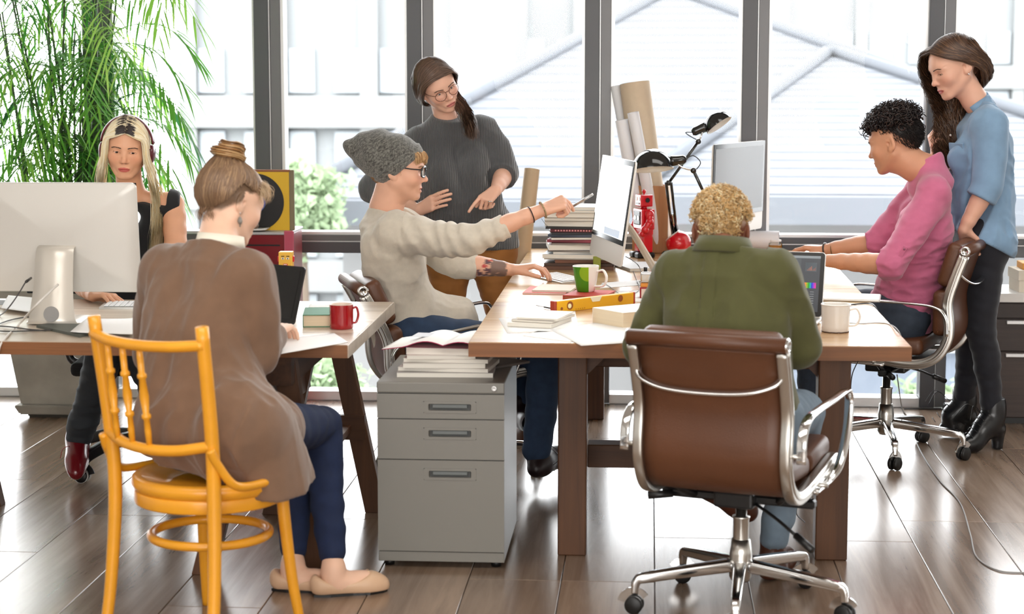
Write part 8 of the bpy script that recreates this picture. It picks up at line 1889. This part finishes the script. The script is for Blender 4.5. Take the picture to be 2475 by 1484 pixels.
# ------------------------------------------------------------------ the blonde woman with headphones
def build_blonde():
    f = nrm(V3(0.16, -0.985, 0)); r = np.array([f[1], -f[0], 0]); up = V3(0, 0, 1)
    p = Person('woman with long bleached hair and dark red headphones, behind the large silver computer', (-2.0, 7.42))
    R = rot(189, 10, -4); s = 0.97; c = aY(301, 368, 7.12) - R @ (V3(0, 0.080, 0) * s)
    N_ = aY(318, 470, 7.26); pel = V3(-1.99, 7.42, 0.57)
    J = dict(pel=pel, neck=N_, hpl=pel - r * 0.09, hpr=pel + r * 0.09); J['chest'] = N_ * 0.62 + pel * 0.38 + f * 0.01; J['waist'] = N_ * 0.30 + pel * 0.70
    J['shl'] = aY(418, 492, 7.27); J['shr'] = aY(212, 498, 7.22)
    El, Wl = aY(432, 690, 7.12), aY(395, 728, 6.86); Er, Wr = aY(190, 680, 7.05), aY(226, 714, 6.80); Hr = aY(285, 718, 6.74); Hl = aY(360, 732, 6.76)
    Kr, Ar = aY(250, 862, 7.02), aY(188, 1062, 7.19); Kl, Al = aY(345, 862, 7.02), V3(-1.80, 7.15, 0.10)
    fine = [(c - 0.14, c + 0.14, 0.0022), (Wr - V3(0.03, 0.12, 0.08), Wr + V3(0.17, 0.08, 0.08), 0.0031)]
    v = Vol((-2.45, 6.6, 0.02), (-1.60, 7.65, 1.50), 0.011, fine)
    torso_shape(v, J, -0.012, True)
    for S, E_2, W_2 in ((J['shr'], Er, Wr), (J['shl'], El, Wl)): skin_arm(v, S, E_2, W_2)
    for S, K_, A_ in ((J['hpl'], Kl, Al), (J['hpr'], Kr, Ar)): skin_leg(v, S, K_, A_, True, -0.008)
    W = head_shape(v, c, R, s, False, 0.78, 1.0, 0, True, 0.7, 0.9, N_, 0.046)
    hand_shape(v, Wr, nrm(Hr - Wr), -up + V3(0.1, -0.2, 0), 1, ((0.45, 0.5, 0.3), (0.45, 0.5, 0.3), (0.5, 0.5, 0.3), (0.5, 0.5, 0.3)), (0.5, 0.3), 0.92, 0.06)
    hand_shape(v, Wl, nrm(Hl - Wl), -up, -1, (0.35, 0.35, 0.4, 0.4), (0.5, 0.2), 0.92)
    hl = lambda x, y, z: np.clip((z - 0.072 + 0.5 * np.abs(x) * (y > 0) + 0.9 * np.clip(0.03 - y, 0, 0.2)) / 0.008, 0, 1)
    p.add('body', v, mat_skin('skin_warm_tan'), face_colors(inv(c, R, s), (226, 170, 136), (190, 74, 74), (hl, (60, 46, 38)), 0.35))
    p.eyes(W, R, s, (-0.12, 1, -0.3), (40, 28, 22)); p.brows(W, (70, 50, 38), 0.003, 0.9)
    GL = []
    for q in (-1, 1):
        G = []
        for y0 in (0.083, 0.066, 0.04, 0.0, -0.04, -0.075):
            zt = 0.115 - 0.28 * abs(y0 + 0.01) - 0.012 * (y0 > 0.07)
            fr = max(0, y0 / 0.083)
            base = W(q * 0.098, y0 * 0.5 - 0.02, -0.10)
            e1 = c + R @ V3(q * 0.105, 0.02 * fr - 0.01, 0) + V3(0, 0, -0.20); e2 = c + R @ V3(q * (0.10 + 0.02 * (1 - fr)), 0.055 * fr + 0.01, 0) + V3(0, 0, -0.30); e3 = c + R @ V3(q * (0.09 + 0.03 * (1 - fr)), 0.07 * fr + 0.015, 0) + V3(0, 0, -0.42)
            G.append([W(q * 0.003, y0, zt), W(q * 0.042, y0 + 0.006 * fr, zt - 0.014), W(q * 0.074, y0 * 0.92, 0.048), W(q * (0.080 + 0.0 * fr), y0 * 0.80, -0.01), W(q * 0.088, y0 * 0.62 - 0.005, -0.06), base, e1, e2, e3])
        GL.append(flow(G, 1150, 20, 5 + q, 0.0065, 0.003, 0.14))
    H_ = np.concatenate(GL); strands('hair', H_, 0.0017, tones(len(H_), (250, 238, 208), 0.10, 3, (238, 216, 168), 0.3), p.t, p.off, 0.40, flat=True)
    # darker roots along the parting
    GL = []
    for q in (-1, 1): GL.append(flow([[W(q * 0.001, y0, 0.118 - 0.28 * abs(y0 + 0.01) - 0.012 * (y0 > 0.07)), W(q * 0.016, y0 + 0.003, 0.1175 - 0.28 * abs(y0 + 0.01) - 0.012 * (y0 > 0.07)), W(q * 0.036, y0 + 0.005, 0.108 - 0.28 * abs(y0 + 0.01) - 0.012 * (y0 > 0.07))] for y0 in (0.088, 0.07, 0.03, -0.02, -0.06)], 420, 7, 9 + q, 0.0022)) 
    H_ = np.concatenate(GL); strands('dark_roots', H_, 0.0014, tones(len(H_), (50, 40, 36), 0.25, 4), p.t, p.off, flat=True)
    fz = flow([[W(-0.09, 0.0, -0.10), c + R @ V3(-0.12, 0.0, -0.17), c + R @ V3(-0.15, 0.02, -0.25), c + R @ V3(-0.13, 0.03, -0.36)], [W(-0.095, -0.02, -0.08), c + R @ V3(-0.135, -0.01, -0.16), c + R @ V3(-0.17, 0.01, -0.24), c + R @ V3(-0.16, 0.03, -0.33)]], 60, 16, 12, 0.012, 0.006, 0.12); strands('loose_hair', fz, 0.0010, tones(len(fz), (244, 226, 184), 0.15, 6), p.t, p.off)
    # headphones
    hp = bpy.data.objects.new('headphones', None); C.objects.link(hp); hp.parent = p.t
    m_hp = M('burgundy_plastic', (92, 26, 36), 0.32, coat=0.3)
    P = [W(0.102 * math.sin(a), -0.012, 0.012 + 0.113 * math.cos(a)) - p.off for a in np.linspace(-1.5, 1.5, 26)]; bm = bmesh.new(); bm_sweep(bm, np.array(P), rrect(0.0125, 0.004, 0.003, 2)); from_bm('headband', bm, m_hp, hp, True)
    for q in (-1, 1):
        tube('yoke', [W(q * 0.103, -0.020, 0.012) - p.off, W(q * 0.108, -0.024, -0.014) - p.off, W(q * 0.104, -0.022, -0.036) - p.off], 0.0026, m_hp, hp, 7, 4); tube('yoke', [W(q * 0.103, -0.004, 0.012) - p.off, W(q * 0.108, 0.002, -0.014) - p.off, W(q * 0.104, 0.0, -0.036) - p.off], 0.0026, m_hp, hp, 7, 4)
        ax = R @ V3(q, 0.12, 0.0); cup = lathe('ear_cup', [(0, -0.004), (0.034, -0.004), (0.037, 0.004), (0.034, 0.018), (0.022, 0.024), (0, 0.025)], m_hp, hp, 28); cup.matrix_local = Matrix.Translation((W(q * 0.085, -0.010, -0.020) - p.off).tolist()) @ Vector((0, 0, 1)).rotation_difference(Vector(ax.tolist())).to_matrix().to_4x4()
        pd = lathe('ear_pad', [(0.016, -0.016), (0.030, -0.017), (0.036, -0.010), (0.034, -0.003), (0.016, -0.003)], M('burgundy_pad', (60, 20, 28), 0.7), hp, 24, None, True, True); pd.matrix_local = cup.matrix_local.copy()
    # sleeveless black top, dark trousers, red shoe
    g = Vol((-2.4, 7.0, 0.46), (-1.60, 7.7, 1.34), 0.007); torso_shape(g, J, 0.008, True, 1.0, 0.95, belly=0.02)
    for S, o in ((J['shr'], r), (J['shl'], -r)): g.cut(S + o * 0.030, nrm(o + up * 0.05), S - 0.2, S + V3(0.2, 0.2, 0.16), 0.006)
    g.cut(N_ - up * 0.008, nrm(up + f * 0.5), N_ - 0.13, N_ + 0.15, 0.005); g.displace(lambda P: 0.003 * crease(P, (10, 10, 8), 3)); p.add('top', g, M('black_cotton', (24, 25, 28), 0.85, bump=(800, 0.2), sheen=0.2))
    j = Vol((-2.4, 6.85, 0.08), (-1.6, 7.65, 0.74), 0.0075)
    for S, K_, A_ in ((J['hpl'], Kl, Al), (J['hpr'], Kr, Ar)): skin_leg(j, S, K_, A_ + nrm(K_ - A_) * 0.03, True, 0.012, 0.05); j.cone(A_ + nrm(K_ - A_) * 0.03, A_ + nrm(K_ - A_) * 0.10, 0.054, 0.060, 0.01)
    j.cone(J['hpl'], J['hpr'], 0.12, 0.12, 0.05); j.displace(lambda P: 0.0045 * crease(P, (9, 9, 24), 6)); p.add('trousers', j, M('slate_trousers', (44, 50, 56), 0.75, bump=(900, 0.2)))
    m_rs = M('oxblood_leather', (112, 14, 26), 0.25, coat=0.3)
    toe = aZ(182, 1172, 0.022); h_ = Vol(np.minimum(Ar, toe) - 0.13, np.maximum(Ar, toe) + 0.13, 0.0048); d = nrm(toe - Ar); u_ = nrm(np.cross(np.cross(d, up), d)); shoe(h_, Ar - d * 0.02, toe, nrm(u_ + V3(0, 0, 0.4)), 0.055); h_.cut((0, 0, 0.003), (0, 0, -1)); p.add('shoe', h_, m_rs)
    for q in range(5):
        a = Ar + d * (0.03 + 0.018 * q) + u_ * (0.030 - 0.004 * q); sd = nrm(np.cross(d, u_)); p.obj(tube('lace', [tuple(a - sd * 0.024), tuple(a + u_ * 0.006), tuple(a + sd * 0.024)], 0.0016, M('red_lace', (140, 30, 36), 0.6), None, 6, 3))
    a = Ar + d * 0.05 + u_ * 0.03; p.obj(tube('lace', [tuple(a), tuple(a + V3(-0.045, -0.02, -0.01)), tuple(a + V3(-0.06, -0.02, -0.05))], 0.0014, MATS['red_lace'], None, 6, 5))
    h_ = Vol(Al - 0.24, Al + 0.24, 0.007); shoe(h_, Al, Al + f * 0.2 - up * 0.05, up, 0.085); h_.cut((0, 0, 0.003), (0, 0, -1)); p.add('shoe', h_, m_rs)
    return p
if want('glasses'): build_glasses()
if want('bun'): build_bun()
if want('blonde'): build_blonde()
